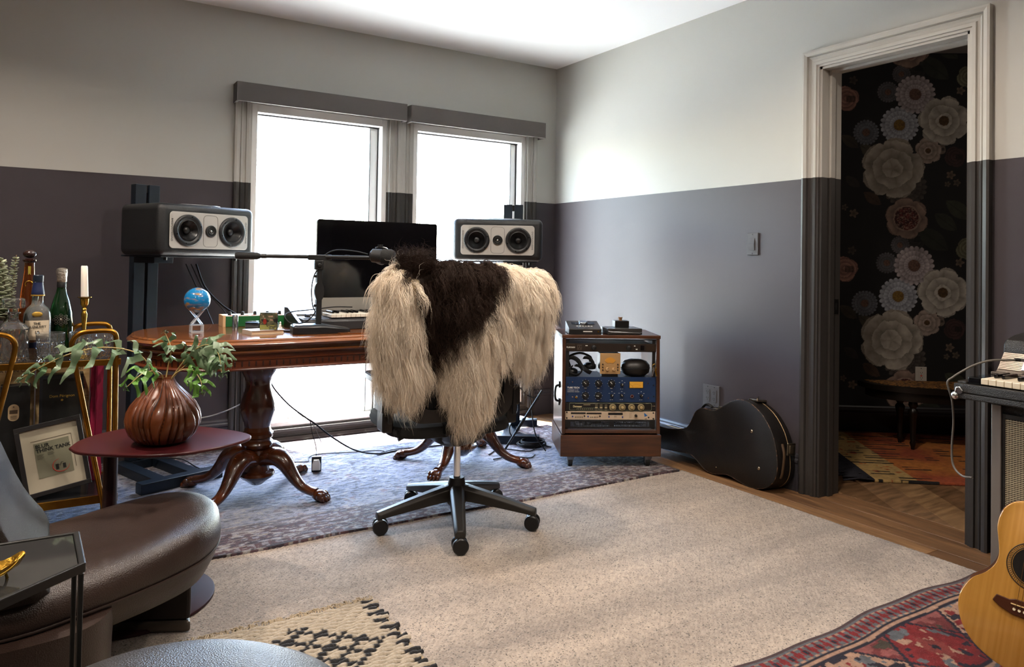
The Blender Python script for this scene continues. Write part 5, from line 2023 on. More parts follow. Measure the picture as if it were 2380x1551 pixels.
def outlet(name, lb, loc, rz, gangs, ma, slotm, gfci=False):
    t = thing(name, lb, 'outlet', loc, rz)
    w = .036 if gangs == 1 else .059
    obj('plate', M().box(-w, w, -.008, 0, -.058, .058), ma, t, smooth=0, bevel=.002)
    for g_ in ((0,) if gangs == 1 else (-.024, .024)):
        r = obj('receptacle', M().box(g_ - .0165, g_ + .0165, -.0105, -.0085, -.034, .034), ma, t, smooth=0, bevel=.001)
        m = M()
        for z in (.017, -.017):
            for dx_ in (-.006, .006):
                m.box(g_ + dx_ - .001, g_ + dx_ + .001, -.0112, -.0106, z, z + .008)
            m.tube([(g_, -.0106, z - .006), (g_, -.0112, z - .006)], .0024, 8)
        obj('slots', m, slotm, r, smooth=0)
        if gfci:
            obj('button', M().box(-.006, .006, -.0118, -.0106, -.004, .0035), REDP, r, smooth=0)
        for z in (.048, -.048):
            obj('screw', M().cyl((g_, -.0082, z), (g_, -.0095, z), .0028, n=10), slotm, t)
    return t


outlet('wall_outlet', 'grey double outlet plate low on the right wall above the guitar case', (-.0005, -1.525, .372), -90, 2, PL, BLACKP)
ha = math.degrees(math.atan2(hd.y, hd.x))
q = hp(.545, -.0065, .385)
outlet('hall_outlet', 'white outlet plate with red button on floral hall wallpaper', q, ha, 1, mat('white plate', 'b8b2a8', .4), BLACKP, True)

# cane topped bench in the hall
q = Vector((1.13, -2.03, 0))
t = thing('cane_bench', 'dark half round bench with woven cane top in the hall', 'bench', (1.60, -2.08, .0145), ha)
t.scale = (1, 1, .84)
DW = mat('dark ebony wood', '17100b', .35)
an = np.linspace(0, 1, 25)
hb = [(-.60 * cos(pi * a), -.34 * sin(pi * a) ** .8) for a in an]
obj('seat_rim', M().rings([[(x, y + .14, z) for x, y in hb] for z in (.405, .44)] + [[(x * .97, y * .96 + .135, .446) for x, y in hb]]), DW, t, smooth=30)


def cane(u, v):
    w = (np.sin(u * 2 * pi / .022) * np.sin(v * 2 * pi / .022) > 0)
    return mixa(C3('3b2410'), C3('8a5c2c'), w * 1.0) * (.8 + .4 * vn(u, v, 30, 3))[..., None]


cn = M()
cn.rings([[(x * .94, y * .92 + .13, z) for x, y in hb] for z in (.4465, .449)])
obj('cane_top', cn, mat('woven cane', '9a6a34', .6, var=(70, '3a2410', (1, 1, 1), 1, .45, .55)), t, smooth=0)
obj('apron', M().rings([[(x * .93, y * .90 + .13, z) for x, y in hb] for z in (.34, .4045)]), DW, t, smooth=30)
for x, y in ((-.36, .10), (.40, .08), (-.36, -.07), (.30, -.10)):
    obj('leg', M().lathe([(.022, .34), (.026, .31), (.016, .29), (.028, .27), (.026, .25), (.020, .22), (.014, .06), (.018, .045), (.012, .02), (.010, 0)], 14, (x, y, 0)), DW, t, smooth=40)

# ------------------------------------------------------------------ cables around the desk
G_ = 'cables around the desk'
cable('black_cable', 'thick black cable bundle hanging from under the desk to the floor', [(-2.142, -.554, .60), (-2.142, -.554, .466), (-2.08, -.59, .368), (-2.0, -.61, .293), (-1.93, -.64, .24), (-1.85, -.66, .17), (-1.70, -.60, .07), (-1.55, -.56, .024), (-1.40, -.53, .021), (-1.12, -.545, .021)], .0042)
cable('hanging_cable', 'thin black cable dropping from the bundle to the small adapter', [(-1.955, -.63, .255), (-1.95, -.65, .2), (-1.935, -.67, .13), (-1.94, -.69, .075)], .002)
cable('hanging_cable', 'short pale cable stub sprouting from the hanging bundle', [(-1.945, -.63, .25), (-1.92, -.65, .19), (-1.90, -.65, .14)], .0016, mat('grey cable', '6a6668', .5))
cable('floor_cable', 'thin black cable looped on the blue rug behind the adapter', [(-2.10, -.50, .0205), (-2.0, -.50, .0205), (-1.93, -.52, .0205), (-1.90, -.44, .0205), (-1.83, -.40, .0205), (-1.66, -.45, .0205), (-1.53, -.48, .0205), (-1.50, -.53, .0205), (-1.56, -.555, .0205), (-1.42, -.50, .0205), (-1.25, -.53, .0205)], .0025)
cable('speaker_cable', 'black cable falling from left speaker to the desk, leftmost of three', [(-2.50, -.20, 1.05), (-2.44, -.25, .9), (-2.40, -.28, .80), (-2.39, -.42, .70), (-2.40, -.40, .50)], .0035)
cable('speaker_cable', 'thick black cable falling from left speaker to the desk, nearest the window', [(-2.45, -.20, 1.05), (-2.41, -.24, .93), (-2.34, -.33, .84), (-2.28, -.45, .79), (-2.27, -.51, .775), (-2.26, -.53, .70)], .005)
cable('speaker_cable', 'thin black cable between the two thicker ones under left speaker', [(-2.475, -.20, 1.05), (-2.42, -.25, .92), (-2.37, -.30, .86), (-2.33, -.38, .80), (-2.31, -.47, .74), (-2.31, -.48, .60)], .0025)
cable('white_cord', 'pair of pale cords running from the wall across the left window', [(-2.52, -.16, .235), (-2.44, -.25, .245), (-2.34, -.30, .27), (-2.22, -.31, .32), (-2.14, -.34, .40)], .0032, mat('white cord', 'b8b4b0', .5))
cable('floor_cable', 'thin black cable crossing the base of the left speaker stand', [(-2.72, -.24, .072), (-2.60, -.30, .070), (-2.52, -.36, .070), (-2.46, -.44, .04), (-2.40, -.50, .0205), (-2.30, -.44, .0205)], .003)
for i, (p, lb) in enumerate((
        ([(-.98, -.80, .62), (-.93, -.86, .5), (-.88, -.9, .42), (-.83, -.92, .35), (-.76, -.95, .32)], 'black cable curving from chair side into the back of the rack'),
        ([(-.80, -.85, .60), (-.79, -.88, .45), (-.78, -.9, .3), (-.76, -.92, .12), (-.70, -.94, .021)], 'black cable dropping straight down left of the rack'),
        ([(-.93, -.75, .60), (-.86, -.80, .40), (-.80, -.80, .25), (-.82, -.74, .12), (-.72, -.66, .03), (-.60, -.66, .022)], 'black cable swinging low beside the rack toward the coil'),
        ([(-1.02, -.85, .02), (-.90, -.78, .0213), (-.78, -.90, .0213), (-.66, -.80, .0213), (-.62, -.88, .0213)], 'black cable snaking on the rug beside the rack'),
        ([(-1.05, -.95, .0213), (-.93, -.95, .0213), (-.86, -1.02, .0213), (-.80, -.98, .0213)], 'black cable end lying on the rug at the foot of the rack'))):
    cable('rack_cable', lb, p, .0035)
m = M()
rn = random.Random(8)
for k in range(6):
    r = .055 + rn.random() * .02
    cx, cy = -.70 + rn.gauss(0, .008), -.80 + rn.gauss(0, .008)
    m.tube([(cx + r * 1.2 * cos(a), cy + r * sin(a), .021 + k * .006) for a in np.linspace(0, 2 * pi, 25)[:-1]], .0033, 6, closed=True)
tag(obj('coiled_cable', m, RUBBER, None, smooth=60), 'coil of black cable lying on the rug left of the rack', 'cable')
t = thing('spare_stand_rod', 'thin black metal rod leaning between the chair and the rack', 'rod', (0, 0, 0))
obj('rod', M().tube([(-1.02, -.99, .055), (-.84, -1.10, .40)], .006, 10), BLKMET, t)
obj('rod_sleeve', M().tube([(-.955, -1.03, .18), (-.92, -1.051, .248)], .0085, 10), RUBBER, t)
t = thing('floor_adapter', 'small black and white power adapter standing on the blue rug under the desk', 'adapter', (-1.94, -.70, .017), -20)
obj('block', M().box(-.024, .024, -.012, .012, 0, .075), BLACK, t, smooth=0, bevel=.003)
obj('cover', M().rings([[(x, y, z) for x, y in rrect(w, .02, .006, 4, cy=-.0225)] for w, z in ((.040, .012), (.040, .04), (.026, .062))]), WHITEP, t, smooth=30)
# ------------------------------------------------------------------ gold bar cart
CX = -3.115
t = thing('bar_cart', 'gold tube bar cart with two shelves by the left wall behind red side table', 'bar cart', (CX, -1.03, 0))
yf, yb = -.17, .17
for y, nm in ((yf, 'front'), (yb, 'back')):
    for s_ in (-1, 1):
        pts = [(s_ * .21, y, .105), (s_ * .085, y, .755)]
        top = cat([(s_ * .21, y, .105), (s_ * .16, y, .365), (s_ * .105, y, .65), (s_ * .088, y, .74), (s_ * .092, y, .775), (s_ * .115, y, .797), (s_ * .16, y, .803), (s_ * .20, y, .803), (s_ * .222, y, .797), (s_ * .232, y, .775), (s_ * .233, y, .70), (s_ * .236, y, .40), (s_ * .238, y, .105)], 6)
        obj('tube_frame', M().tube(top, .0095, 12), GOLD, t, smooth=60)
for z, rh in ((.672, .023), (.155, .03)):
    m = M()
    for y in (yf + .0, yb):
        m.box(-.25, .25, y - .005, y + .005, z, z + rh)
    for x in (-.25, .24):
        m.box(x, x + .01, yf + .006, yb - .006, z, z + rh)
    obj('shelf_rail', m, GOLD, t, smooth=0, bevel=.001)
    obj('shelf', M().box(-.239, .239, yf + .0055, yb - .0055, z + rh - .011, z + rh - .006), PANE if z > .5 else mat('black shelf', '1a1817', .2), t, smooth=0)
for s_ in (-1, 1):
    for y in (yf, yb):
        c = obj('caster', M().cyl((s_ * .222, y, .105), (s_ * .222, y, .06), .009, n=10).box(s_ * .222 - .006, s_ * .222 + .006, y - .013, y + .013, .04, .06), STEEL, t, smooth=0)
        obj('wheel', M().cyl((s_ * .222 - .009, y, .0385), (s_ * .222 + .009, y, .0385), .0225, n=18), RUBBER, c)
SH = .6895
SL = .1795


def bottle(name, lb, x, y, prof, ma, n=32, shape=None, cat_='bottle'):
    t = thing(name, lb, cat_, (x, y, SH))
    obj('glass', M().lathe(prof, n, shape=shape), ma, t, smooth=45)
    return t


def sq(p=5):
    return lambda a, z: (abs(cos(a)) ** p + abs(sin(a)) ** p) ** (-1 / p)


AMB = mat('amber glass', '5a2a0c', .04, trans=.55, ior=1.5)
GRN = mat('green glass', '0c2a12', .05, trans=.45, ior=1.5)
t = bottle('tequila_bottle', 'tall slim amber bottle with dark round stopper, tallest on the cart', -3.171, -.93, [(.034, 0), (.040, .006), (.042, .03), (.040, .12), (.034, .20), (.026, .27), (.019, .32), (.017, .362), (.018, .366), (.004, .367)], AMB)
DKW = mat('dark stopper wood', '24120e', .2, coat=.5)
obj('collar', M().lathe([(.019, .3675), (.024, .372), (.024, .378), (.018, .382)], 24), DKW, t, smooth=40)
obj('stopper', M().ball((0, 0, .400), .024, .024, .0165, 24, 12), DKW, t, smooth=60)
m = M().box(-.0045, .0045, -.0188, -.0182, .295, .352)
obj('neck_ribbon', m, mat('green gold ribbon', '8a7c2a', .5), t, smooth=0)
m = M().tube([(.0125 * cos(a), -.0215, .282 + .0125 * sin(a)) for a in np.linspace(0, 2 * pi, 21)[:-1]], .0018, 6, closed=True)
m.ball((0, -.0215, .282), .006, .0012, .006, 12, 6)
m.add([(-.006, -.0255, .266), (.006, -.0255, .266), (0, -.0268, .246), (-.006, -.0245, .266), (.006, -.0245, .266), (0, -.0262, .246)], [(0, 1, 2), (3, 5, 4), (0, 3, 4, 1), (1, 4, 5, 2), (2, 5, 3, 0)])
obj('medallion', m, BRASS, t, smooth=40)

CLR = mat('pale bottle glass', 'dfe6e2', .03, trans=.9, ior=1.45)
t = bottle('whisky_bottle', 'clear whisky bottle with blue neck seal and cream label', -3.140, -1.03, [(.040, 0), (.045, .004), (.046, .02), (.046, .15), (.044, .175), (.034, .195), (.021, .208), (.0185, .225), (.019, .245), (.0205, .262), (.004, .2625)], CLR, shape=lambda a, z: 1 - .12 * abs(sin(a)))
NB = mat('navy seal', '1c2648', .4)
obj('neck_seal', M().lathe([(.0215, .245), (.0225, .248), (.0205, .262), (.0172, .285), (.0172, .292)], 24), NB, t, smooth=40)
obj('cap', M().lathe([(.0172, .2935), (.0178, .296), (.0178, .318), (.016, .320), (.004, .3205)], 24), mat('navy cap', '18222f', .4), t, smooth=40)
obj('gold_band', M().lathe([(.0222, .240), (.0232, .2405), (.0232, .2445), (.0222, .2448)], 24), GOLDP, t, smooth=40)
lbv = [(.0475 * sin(a), -.0475 * cos(a) * (1 - .12 * abs(cos(a)))) for a in np.linspace(-.95, .95, 13)]
m = M().rings([[(x, y, z) for x, y in lbv] + [(x * .97, y * .97, z) for x, y in lbv[::-1]] for z in (.075, .148)])
obj('label', m, mat('cream label', 'd2c1a6', .6), t, smooth=40)
m = M().rings([[(x, y, z) for x, y in lbv] + [(x * .97, y * .97, z) for x, y in lbv[::-1]] for z in (.045, .066)])
obj('lower_label', m, NB, t, smooth=40)
for b_, sz, z in (('THE', .0125, .137), ('GLENLIVET', .0122, .1245), ('18', .0165, .103)):
    txt(b_, sz, (0, -.0426 - .0004, z), FRONT, BLACKP, t, .0003, bold=.0002)
m = M()
for k in range(4):
    m.box(-.026, .026, -.0428, -.0422, .083 + k * .0035 - .003, .0838 + k * .0035 - .003)
obj('fine_print', m, mat('grey print', '8a7d6c', .6), t, smooth=0)
obj('seal', M().ball((0, -.0395, .172), .0175, .002, .0095, 20, 8), GOLDP, t, smooth=60)

t = bottle('champagne_bottle', 'dark green champagne bottle with silver foil and filigree ornament', -3.062, -.93, [(.038, 0), (.043, .005), (.044, .03), (.044, .13), (.040, .17), (.030, .215), (.020, .245), (.0155, .27), (.0150, .295), (.004, .2955)], GRN)
obj('black_neckband', M().lathe([(.0158, .268), (.0168, .269), (.0166, .288), (.0160, .289)], 24), BLACK, t, smooth=40)
fo = mat('silver foil', 'b9b2a6', .3, metal=.9, bump=(130, 1))
obj('foil', M().lathe([(.0165, .2895), (.0180, .292), (.0172, .305), (.019, .318), (.0200, .332), (.0185, .342), (.010, .346), (.003, .347)], 24, shape=lambda a, z: 1 + .04 * sin(a * 7 + z * 90)), fo, t, smooth=50)
m = M()
rn = random.Random(3)
for k in range(3):
    r = .010 + k * .006
    for j in range(8):
        a = 2 * pi * j / 8 + k * .4
        x, z = r * cos(a) * 1.1, .142 + r * sin(a) * .9
        yy = -math.sqrt(max(.0446 ** 2 - x * x, 0)) - .001
        m.tube([(x + .004 * cos(b), yy, z + .004 * sin(b)) for b in np.linspace(0, 2 * pi, 9)[:-1]], .0011, 5, closed=True)
m.ball((0, -.046, .142), .005, .002, .005, 10, 6)
obj('filigree', m, mat('pewter filigree', 'a8a093', .3, metal=1), t, smooth=60)

t = thing('candlestick', 'slender brass candlestick on the cart, right of the champagne bottle', 'candlestick', (-2.984, -1.0, SH))
obj('base', M().lathe([(.034, 0), (.036, .004), (.026, .012), (.012, .020), (.008, .03), (.007, .05), (.0075, .07), (.010, .08), (.006, .09), (.0085, .13), (.0115, .165), (.007, .177), (.010, .184), (.006, .19), (.011, .198), (.0145, .204), (.0155, .225), (.020, .229), (.026, .231), (.026, .233), (.012, .234)], 28), BRASS, t, smooth=40)
t = thing('taper_candle', 'white taper candle with blunt top in the brass candlestick', 'candle', (-2.984, -1.0, SH + .2345))
obj('wax', M().rings([[(r * cos(a) - .0035 * z / .12, r * sin(a), z + .0008 * sin(a * 3) * (z > .1)) for a in np.linspace(0, 2 * pi, 21)[:-1]] for r, z in ((.0135, 0), (.0128, .06), (.012, .118), (.010, .1215))]), mat('white wax', 'e6dfd4', .45, sss=.2), t, smooth=50)
obj('wick', M().tube([(-.0035, 0, .121), (-.003, 0, .1235)], .0012, 6), BLACKP, t)

CRY = mat('cut crystal', 'fbfdff', .01, trans=.97, ior=1.52)


def tumbler():
    t = thing('crystal_tumbler', '', 'glass', (0, 0, SH))

    def cut(a, z):
        if z > .075:
            return 1
        return 1 - .035 * abs(sin(a * 9 + z * 60)) - .035 * abs(sin(a * 9 - z * 60))
    prof = [(.042, 0)] + [(.0435 + .004 * i / 12, .003 + i * .0061) for i in range(13)] + [(.0475, .098), (.0482, .104), (.0462, .1045), (.0445, .09), (.041, .022), (.004, .020)]
    obj('bowl', M().lathe(prof, 54, shape=cut), CRY, t, smooth=0)
    obj('rim', M().tube([(.0472 * cos(a), .0472 * sin(a), .1052) for a in np.linspace(0, 2 * pi, 33)[:-1]], .0011, 6, closed=True), CRY, t, smooth=60)
    return t


g0 = tumbler()
g0.location = (-3.095, -1.12, SH)
tag(g0, 'cut crystal tumbler on the cart front edge, in front of whisky and champagne bottles', 'glass', 'crystal tumblers on the cart')
dup(g0, (-2.990, -1.140, SH), 25, 'cut crystal tumbler on the cart front edge, below the candlestick', 'crystal tumblers on the cart')
dup(g0, (-2.926, -1.062, SH), 50, 'cut crystal tumbler standing behind the one below the candlestick', 'crystal tumblers on the cart')
t = thing('crystal_decanter', 'square cut crystal decanter with block stopper at left end of cart', 'decanter', (-3.215, -1.10, SH), 8)
obj('body', M().lathe([(.045, 0), (.049, .004)] + [(.050, .01 + i * .0095) for i in range(11)] + [(.049, .125), (.040, .138), (.022, .15), (.0165, .16), (.0165, .175), (.024, .182), (.024, .185), (.012, .186), (.012, .15), (.034, .13), (.042, .12), (.043, .02), (.004, .018)], 56,
                      shape=lambda a, z: sq(7)(a, z) * (1 if z > .115 or z < .006 else 1 - .03 * abs(sin(a * 10 + z * 50)) - .03 * abs(sin(a * 10 - z * 50)))), CRY, t, smooth=0)
obj('stopper', M().box(-.034, .034, -.034, .034, .1995, .236), CRY, t, smooth=0, bevel=.006)
obj('stopper_neck', M().cyl((0, 0, .165), (0, 0, .1994), .011, .018, 18), CRY, t)

# eucalyptus in a small jar
t = thing('eucalyptus_jar', 'small brown glass jar holding eucalyptus at the left end of cart', 'jar', (-3.25, -.95, SH))
obj('glass', M().lathe([(.03, 0), (.034, .004), (.034, .08), (.028, .09), (.022, .095), (.022, .105), (.019, .105), (.019, .09), (.03, .075), (.03, .006), (.003, .005)], 24), mat('jar glass', '8a8072', .05, trans=.8), t, smooth=40)
obj('lip', M().tube([(.0215 * cos(a), .0215 * sin(a), .1062) for a in np.linspace(0, 2 * pi, 21)[:-1]], .001, 5, closed=True), STEEL, t)
EU = mat('eucalyptus leaf', '8b9278', .55, var=(20, 'b0b49a'))
STM = mat('eucalyptus stem', '6a5840', .6)
for (tx, ty, tz, lb, sd) in ((-3.215, -.93, 1.085, 'upright dried eucalyptus stem with paired round leaves beside the tall amber bottle', 1), (-3.265, -.985, 1.075, 'bushier dried eucalyptus stem at the left picture edge above the decanter', 2)):
    t = thing('dried_eucalyptus', lb, 'plant', (-3.25, -.95, SH + .11), group='dried eucalyptus on the cart')
    tip = Vector((tx + 3.25, ty + .95, tz - SH - .11))
    b = Vector((0, 0, 0))
    obj('stem', M().tube(cat([b, b.lerp(tip, .5) + Vector((.006 * sd, 0, 0)), tip], 6), [.0022] * 13, 6), STM, t)
    rn = random.Random(sd)
    m = M()
    nl = 24 if sd == 1 else 34
    for k in range(nl):
        f = .12 + .86 * k / nl
        c = b.lerp(tip, f)
        for s_ in (0, pi):
            a = k * 1.0 + s_ + rn.gauss(0, .2)
            L_ = (.030 if sd == 1 else .048) * (1.15 - .75 * f)
            w = L_ * .55
            e = Vector((cos(a), sin(a), .25 + .3 * f))
            sd_ = Vector((-sin(a), cos(a), 0))
            P4 = [c, c + e * L_ * .3 + sd_ * w * .8, c + e * L_ * .7 + sd_ * w, c + e * L_, c + e * L_ * .7 - sd_ * w, c + e * L_ * .3 - sd_ * w * .8]
            up_ = Vector((0, 0, .0012))
            m.add([p - up_ for p in P4] + [p + up_ for p in P4], [(5, 4, 3, 2, 1, 0), (6, 7, 8, 9, 10, 11)] + [(i, (i + 1) % 6, 6 + (i + 1) % 6, 6 + i) for i in range(6)])
    obj('leaves', m, EU, t, smooth=30, kind='stuff')

# lower shelf of the cart
BB = mat('black presentation box', '121110', .45)
t = thing('presentation_box', 'tall black gift box with small gold script on lower cart shelf', 'box', (-3.053, -.975, SL))
obj('body', M().box(-.074, .074, 0, .064, 0, .436), BB, t, smooth=0, bevel=.001)
m = M()
for a in ((-.074, .074, .421, .435), (-.074, -.064, .0, .420), (.064, .074, 0, .420)):
    m.box(a[0], a[1], -.004, -.0004, a[2], a[3])
obj('lid_rim', m, mat('black box rim', '1d1e24', .35), t, smooth=0)
txt('Dom P\u00e9rignon', .0145, (0.002, -.0008, .352), FRONT, GOLDP, t, .0003)
obj('shield', M().ball((.002, -.001, .336), .0045, .0008, .0045, 12, 6), GOLDP, t, smooth=60)
t = thing('presentation_box', 'black gift box with pale oval label, left of the taller box', 'box', (-3.205, -.975, SL))
obj('body', M().box(-.048, .048, 0, .064, 0, .402), mat('matt black box', '0e0f10', .5), t, smooth=0, bevel=.001)
lab = mat('tan oval label', 'b39a78', .6)
obj('label', M().prism(rrect(.036, .064, .0179, 8, cy=.30, cx=-.004), .0004, .0012, RX), lab, t, smooth=0)
m = M()
m.box(-.017, .009, -.0018, -.0013, .296, .31)
for k in range(4):
    m.box(-.014, .007, -.0018, -.0013, .275 + k * .004, .2765 + k * .004)
m.box(-.006, -.002, -.0018, -.0013, .320, .324)
obj('label_print', m, mat('dark label print', '4a3a2c', .6), t, smooth=0)
TAN = wood('tan wine crate', 'd2b184', 'b08f5c', .6, (1, 1, 12), 4)
for i, (x0, x1, z1, lb, tx_) in enumerate(((-3.34, -3.145, .478, 'tan wooden wine crate behind the black box with oval label', ('TATION OF', .040, .43)), (-3.140, -2.955, .476, 'tan wooden wine crate behind the tall black gift box, printed at right', ('MENT', .172, .425)))):
    t = thing('wine_crate', lb, 'crate', (x0, -.905, SL))
    w = x1 - x0
    obj('front_panel', M().box(0, w, 0, .008, 0, z1), TAN, t, smooth=0, bevel=.001)
    m = M()
    m.box(0, .008, .0082, .03, 0, z1)
    m.box(w - .008, w, .0082, .03, 0, z1)
    m.box(.0082, w - .0082, .022, .03, 0, z1)
    obj('side_panel', m, TAN, t, smooth=0)
    obj('yellow_band', M().box(.002, w - .002, -.0012, -.0002, z1 - .018, z1 - .002), mat('yellow foil band', 'c79a22', .3, metal=.5), t, smooth=0)
    txt(tx_[0], .017, (w * .62 if i == 0 else w - .022, -.0008, z1 - .028), FRONT, mat('faded crate print', '4a3c28', .7), t, .0003, align='CENTER' if i == 0 else 'RIGHT', sx=1.2 if i == 0 else 1)
    if i == 1:
        txt('ti', .03, (w - .024, -.0008, .372), FRONT, BLACKP, t, .0003, align='CENTER')
        m = M()
        for z in (.10, .112, .124, .325, .335):
            m.box(w - .045, w - .004, -.001, -.0003, z, z + .002)
        obj('print_lines', m, mat('ochre lines', '8a6a22', .6), t, smooth=0)
t = thing('magenta_bag', 'narrow magenta paper bag standing at the right end of lower cart shelf', 'bag', (-2.93, -.93, SL))
m = M().rings([[(x + .002 * sin(z * 60), y, z) for x, y in ((-.022, -.02), (0, -.03), (.022, -.02), (.022, .05), (0, .04), (-.022, .05))] for z in np.linspace(0, .465, 12)])
obj('paper', m, mat('magenta paper', '8c1238', .5, bump=(25, .6)), t, smooth=30)
obj('fold', M().box(-.006, -.004, -.031, -.0275, .01, .46), mat('magenta fold', '6a0d2a', .5), t, smooth=0)

t = thing('framed_print', 'black framed print with bold title and red ring leaning on lower cart shelf', 'picture', (-3.16, -1.145, SL + .006), rot=(radians(-9), radians(-10), 0))
fw, fh, bw = .215, .262, .016
m = M()
for a in ((0, fw, 0, bw), (0, fw, fh - bw, fh), (0, bw, bw, fh - bw), (fw - bw, fw, bw, fh - bw)):
    m.box(a[0], a[1], -.012, .006, a[2], a[3])
obj('frame', m, mat('black frame', '1d1b1c', .4), t, smooth=0, bevel=.001)
obj('mat_board', M().box(bw, fw - bw, -.003, .003, bw, fh - bw), mat('ivory mount', 'b8a896', .8), t, smooth=0)
obj('print_sheet', M().box(.053, fw - .049, -.0042, -.0032, .062, .192), mat('grey green paper', '7d7664', .8), t, smooth=0)
obj('mount_line', M().box(.045, fw - .04, -.0038, -.0032, .200, .2015).box(fw - .0405, fw - .039, -.0038, -.0032, .075, .1998), mat('brown line', '5a4638', .7), t, smooth=0)
txt('BLUR', .0185, (.057, -.0046, .178), FRONT, BLACKP, t, .0003, 'LEFT', bold=.0006)
txt('THINK TANK', .0185, (.057, -.0046, .162), FRONT, BLACKP, t, .0003, 'LEFT', bold=.0006)
m = M()
for k in range(6):
    m.box(.057, .080 - (k % 3) * .003, -.0047, -.0043, .147 - k * .0032, .148 - k * .0032)
    if k < 4:
        m.box(.092, .114 - (k % 2) * .004, -.0047, -.0043, .150 - k * .0032, .151 - k * .0032)
obj('fine_print', m, mat('dark fine print', '4a4438', .7), t, smooth=0)
obj('red_ring', M().tube([(.128 + .027 * cos(a), -.0046, .094 + .024 * sin(a)) for a in np.linspace(pi * .55, pi * 1.95, 26)], [.0004 + .0014 * sin(pi * i / 25) for i in range(26)], 6), REDP, t)
m = M()
m.box(.110, .120, -.0048, -.0043, .080, .100)
m.box(.133, .143, -.0048, -.0043, .080, .098)
m.tube([(.120, -.0046, .098), (.126, -.0046, .092), (.130, -.0046, .104), (.136, -.0046, .103)], .0007, 5)
obj('plain_shapes', m, mat('charcoal ink', '24211e', .7), t, smooth=0)
obj('glazing', M().box(bw + .001, fw - bw - .001, -.0075, -.0068, bw + .001, fh - bw - .001), PANE, t, smooth=0)

# ------------------------------------------------------------------ oxblood side table, vase, fern
OX = mat('oxblood powdercoat', '3c1114', .35, spec=.4)
t = thing('side_table', 'low oxblood metal side table with rounded triangular top and disc base', 'side table', (-2.79, -1.76, 0))
TP = [(-3.041, -1.737), (-3.01, -1.65), (-2.939, -1.567), (-2.833, -1.527), (-2.69, -1.575), (-2.583, -1.69), (-2.528, -1.79), (-2.524, -1.85), (-2.566, -1.899), (-2.653, -1.945), (-2.754, -1.961), (-2.857, -1.933), (-2.955, -1.869), (-3.02, -1.806)]
tp = [(p.x + 2.79, p.y + 1.76) for p in cat([Vector((a, b, 0)) for a, b in TP + TP[:1]], 5)[:-1]]
obj('top', M().rings([[(x * .99, y * .99, .486) for x, y in tp], [(x, y, .489) for x, y in tp], [(x, y, .493) for x, y in tp], [(x * .992, y * .992, .4955) for x, y in tp]]), OX, t, smooth=30)
obj('pole', M().cyl((-.135, .045, .0225), (-.135, .045, .4855), .021, n=28), mat('plum pole', '2a1216', .35, metal=.3), t)
obj('base_disc', M().lathe([(.05, .0095), (.245, .0095), (.248, .012), (.248, .019), (.244, .022), (.02, .022)], 48, (-.08, -.04, 0)), mat('plum base', '2c1519', .6, spec=.2), t, smooth=40)
t = thing('ribbed_vase', 'squat brown vase carved with leaf like ribs on the side table', 'vase', (-2.785, -1.80, .496))
VM = mat('carved brown wood', '6d3717', .3, coat=.3, var=(9, '3a1c0c', (1, 1, .5), 4))
NR = 26


def rib(a, z):
    k = a * NR / (2 * pi) + .5 * sin(z * 16 + 2 * sin(a * 3))
    f = k % 1
    d = min(f, 1 - f)
    return 1 - .10 * max(0, 1 - d * 6) * min(1, (.21 - z) * 12 + .15) + .012 * sin(f * pi)


vp = [(.045, 0), (.058, .001), (.082, .012), (.099, .032), (.109, .058), (.111, .078), (.107, .10), (.095, .124), (.078, .145), (.060, .163), (.045, .178), (.035, .192), (.0295, .203), (.0285, .2105), (.0245, .2105), (.022, .19), (.02, .15), (.004, .15)]
vi = []
for (r0, z0), (r1, z1) in zip(vp, vp[1:]):
    vi += [(r0 + (r1 - r0) * q / 2, z0 + (z1 - z0) * q / 2) for q in range(2)]
obj('body', M().lathe(vi + vp[-1:], NR * 9, shape=lambda a, z: rib(a, z)), VM, t, smooth=50)
gr = M()
for k in range(NR):
    pts = []
    for q in range(12):
        z = .012 + .18 * q / 11
        r = float(np.interp(z, [p[1] for p in vp[:14]], [p[0] for p in vp[:14]]))
        a = 2 * pi / NR * k
        for _ in range(5):
            a = 2 * pi / NR * (k - .5 * sin(z * 16 + 2 * sin(a * 3)))
        pts.append((r * .908 * cos(a), r * .908 * sin(a), z))
    gr.tube(pts, .0024, 5)
obj('groove', gr, mat('dark groove stain', '1e0c05', .6), t, smooth=40, kind='stuff')  # darker strands laid along the groove bottoms to set off the ribs

t = thing('fern_sprays', 'green blue fern sprays with wavy lobed fronds arching out of the ribbed vase', 'fern', (-2.785, -1.80, .66))
FERN = mat('fern green', '4f6a48', .42, var=(16, '76886c', (1, 1, 1), 4, .4, .6))
FERN2 = mat('fern deep green', '3f6a22', .4, var=(16, '5c8638'))
RIBM = mat('fern rib', 'a08c58', .5)


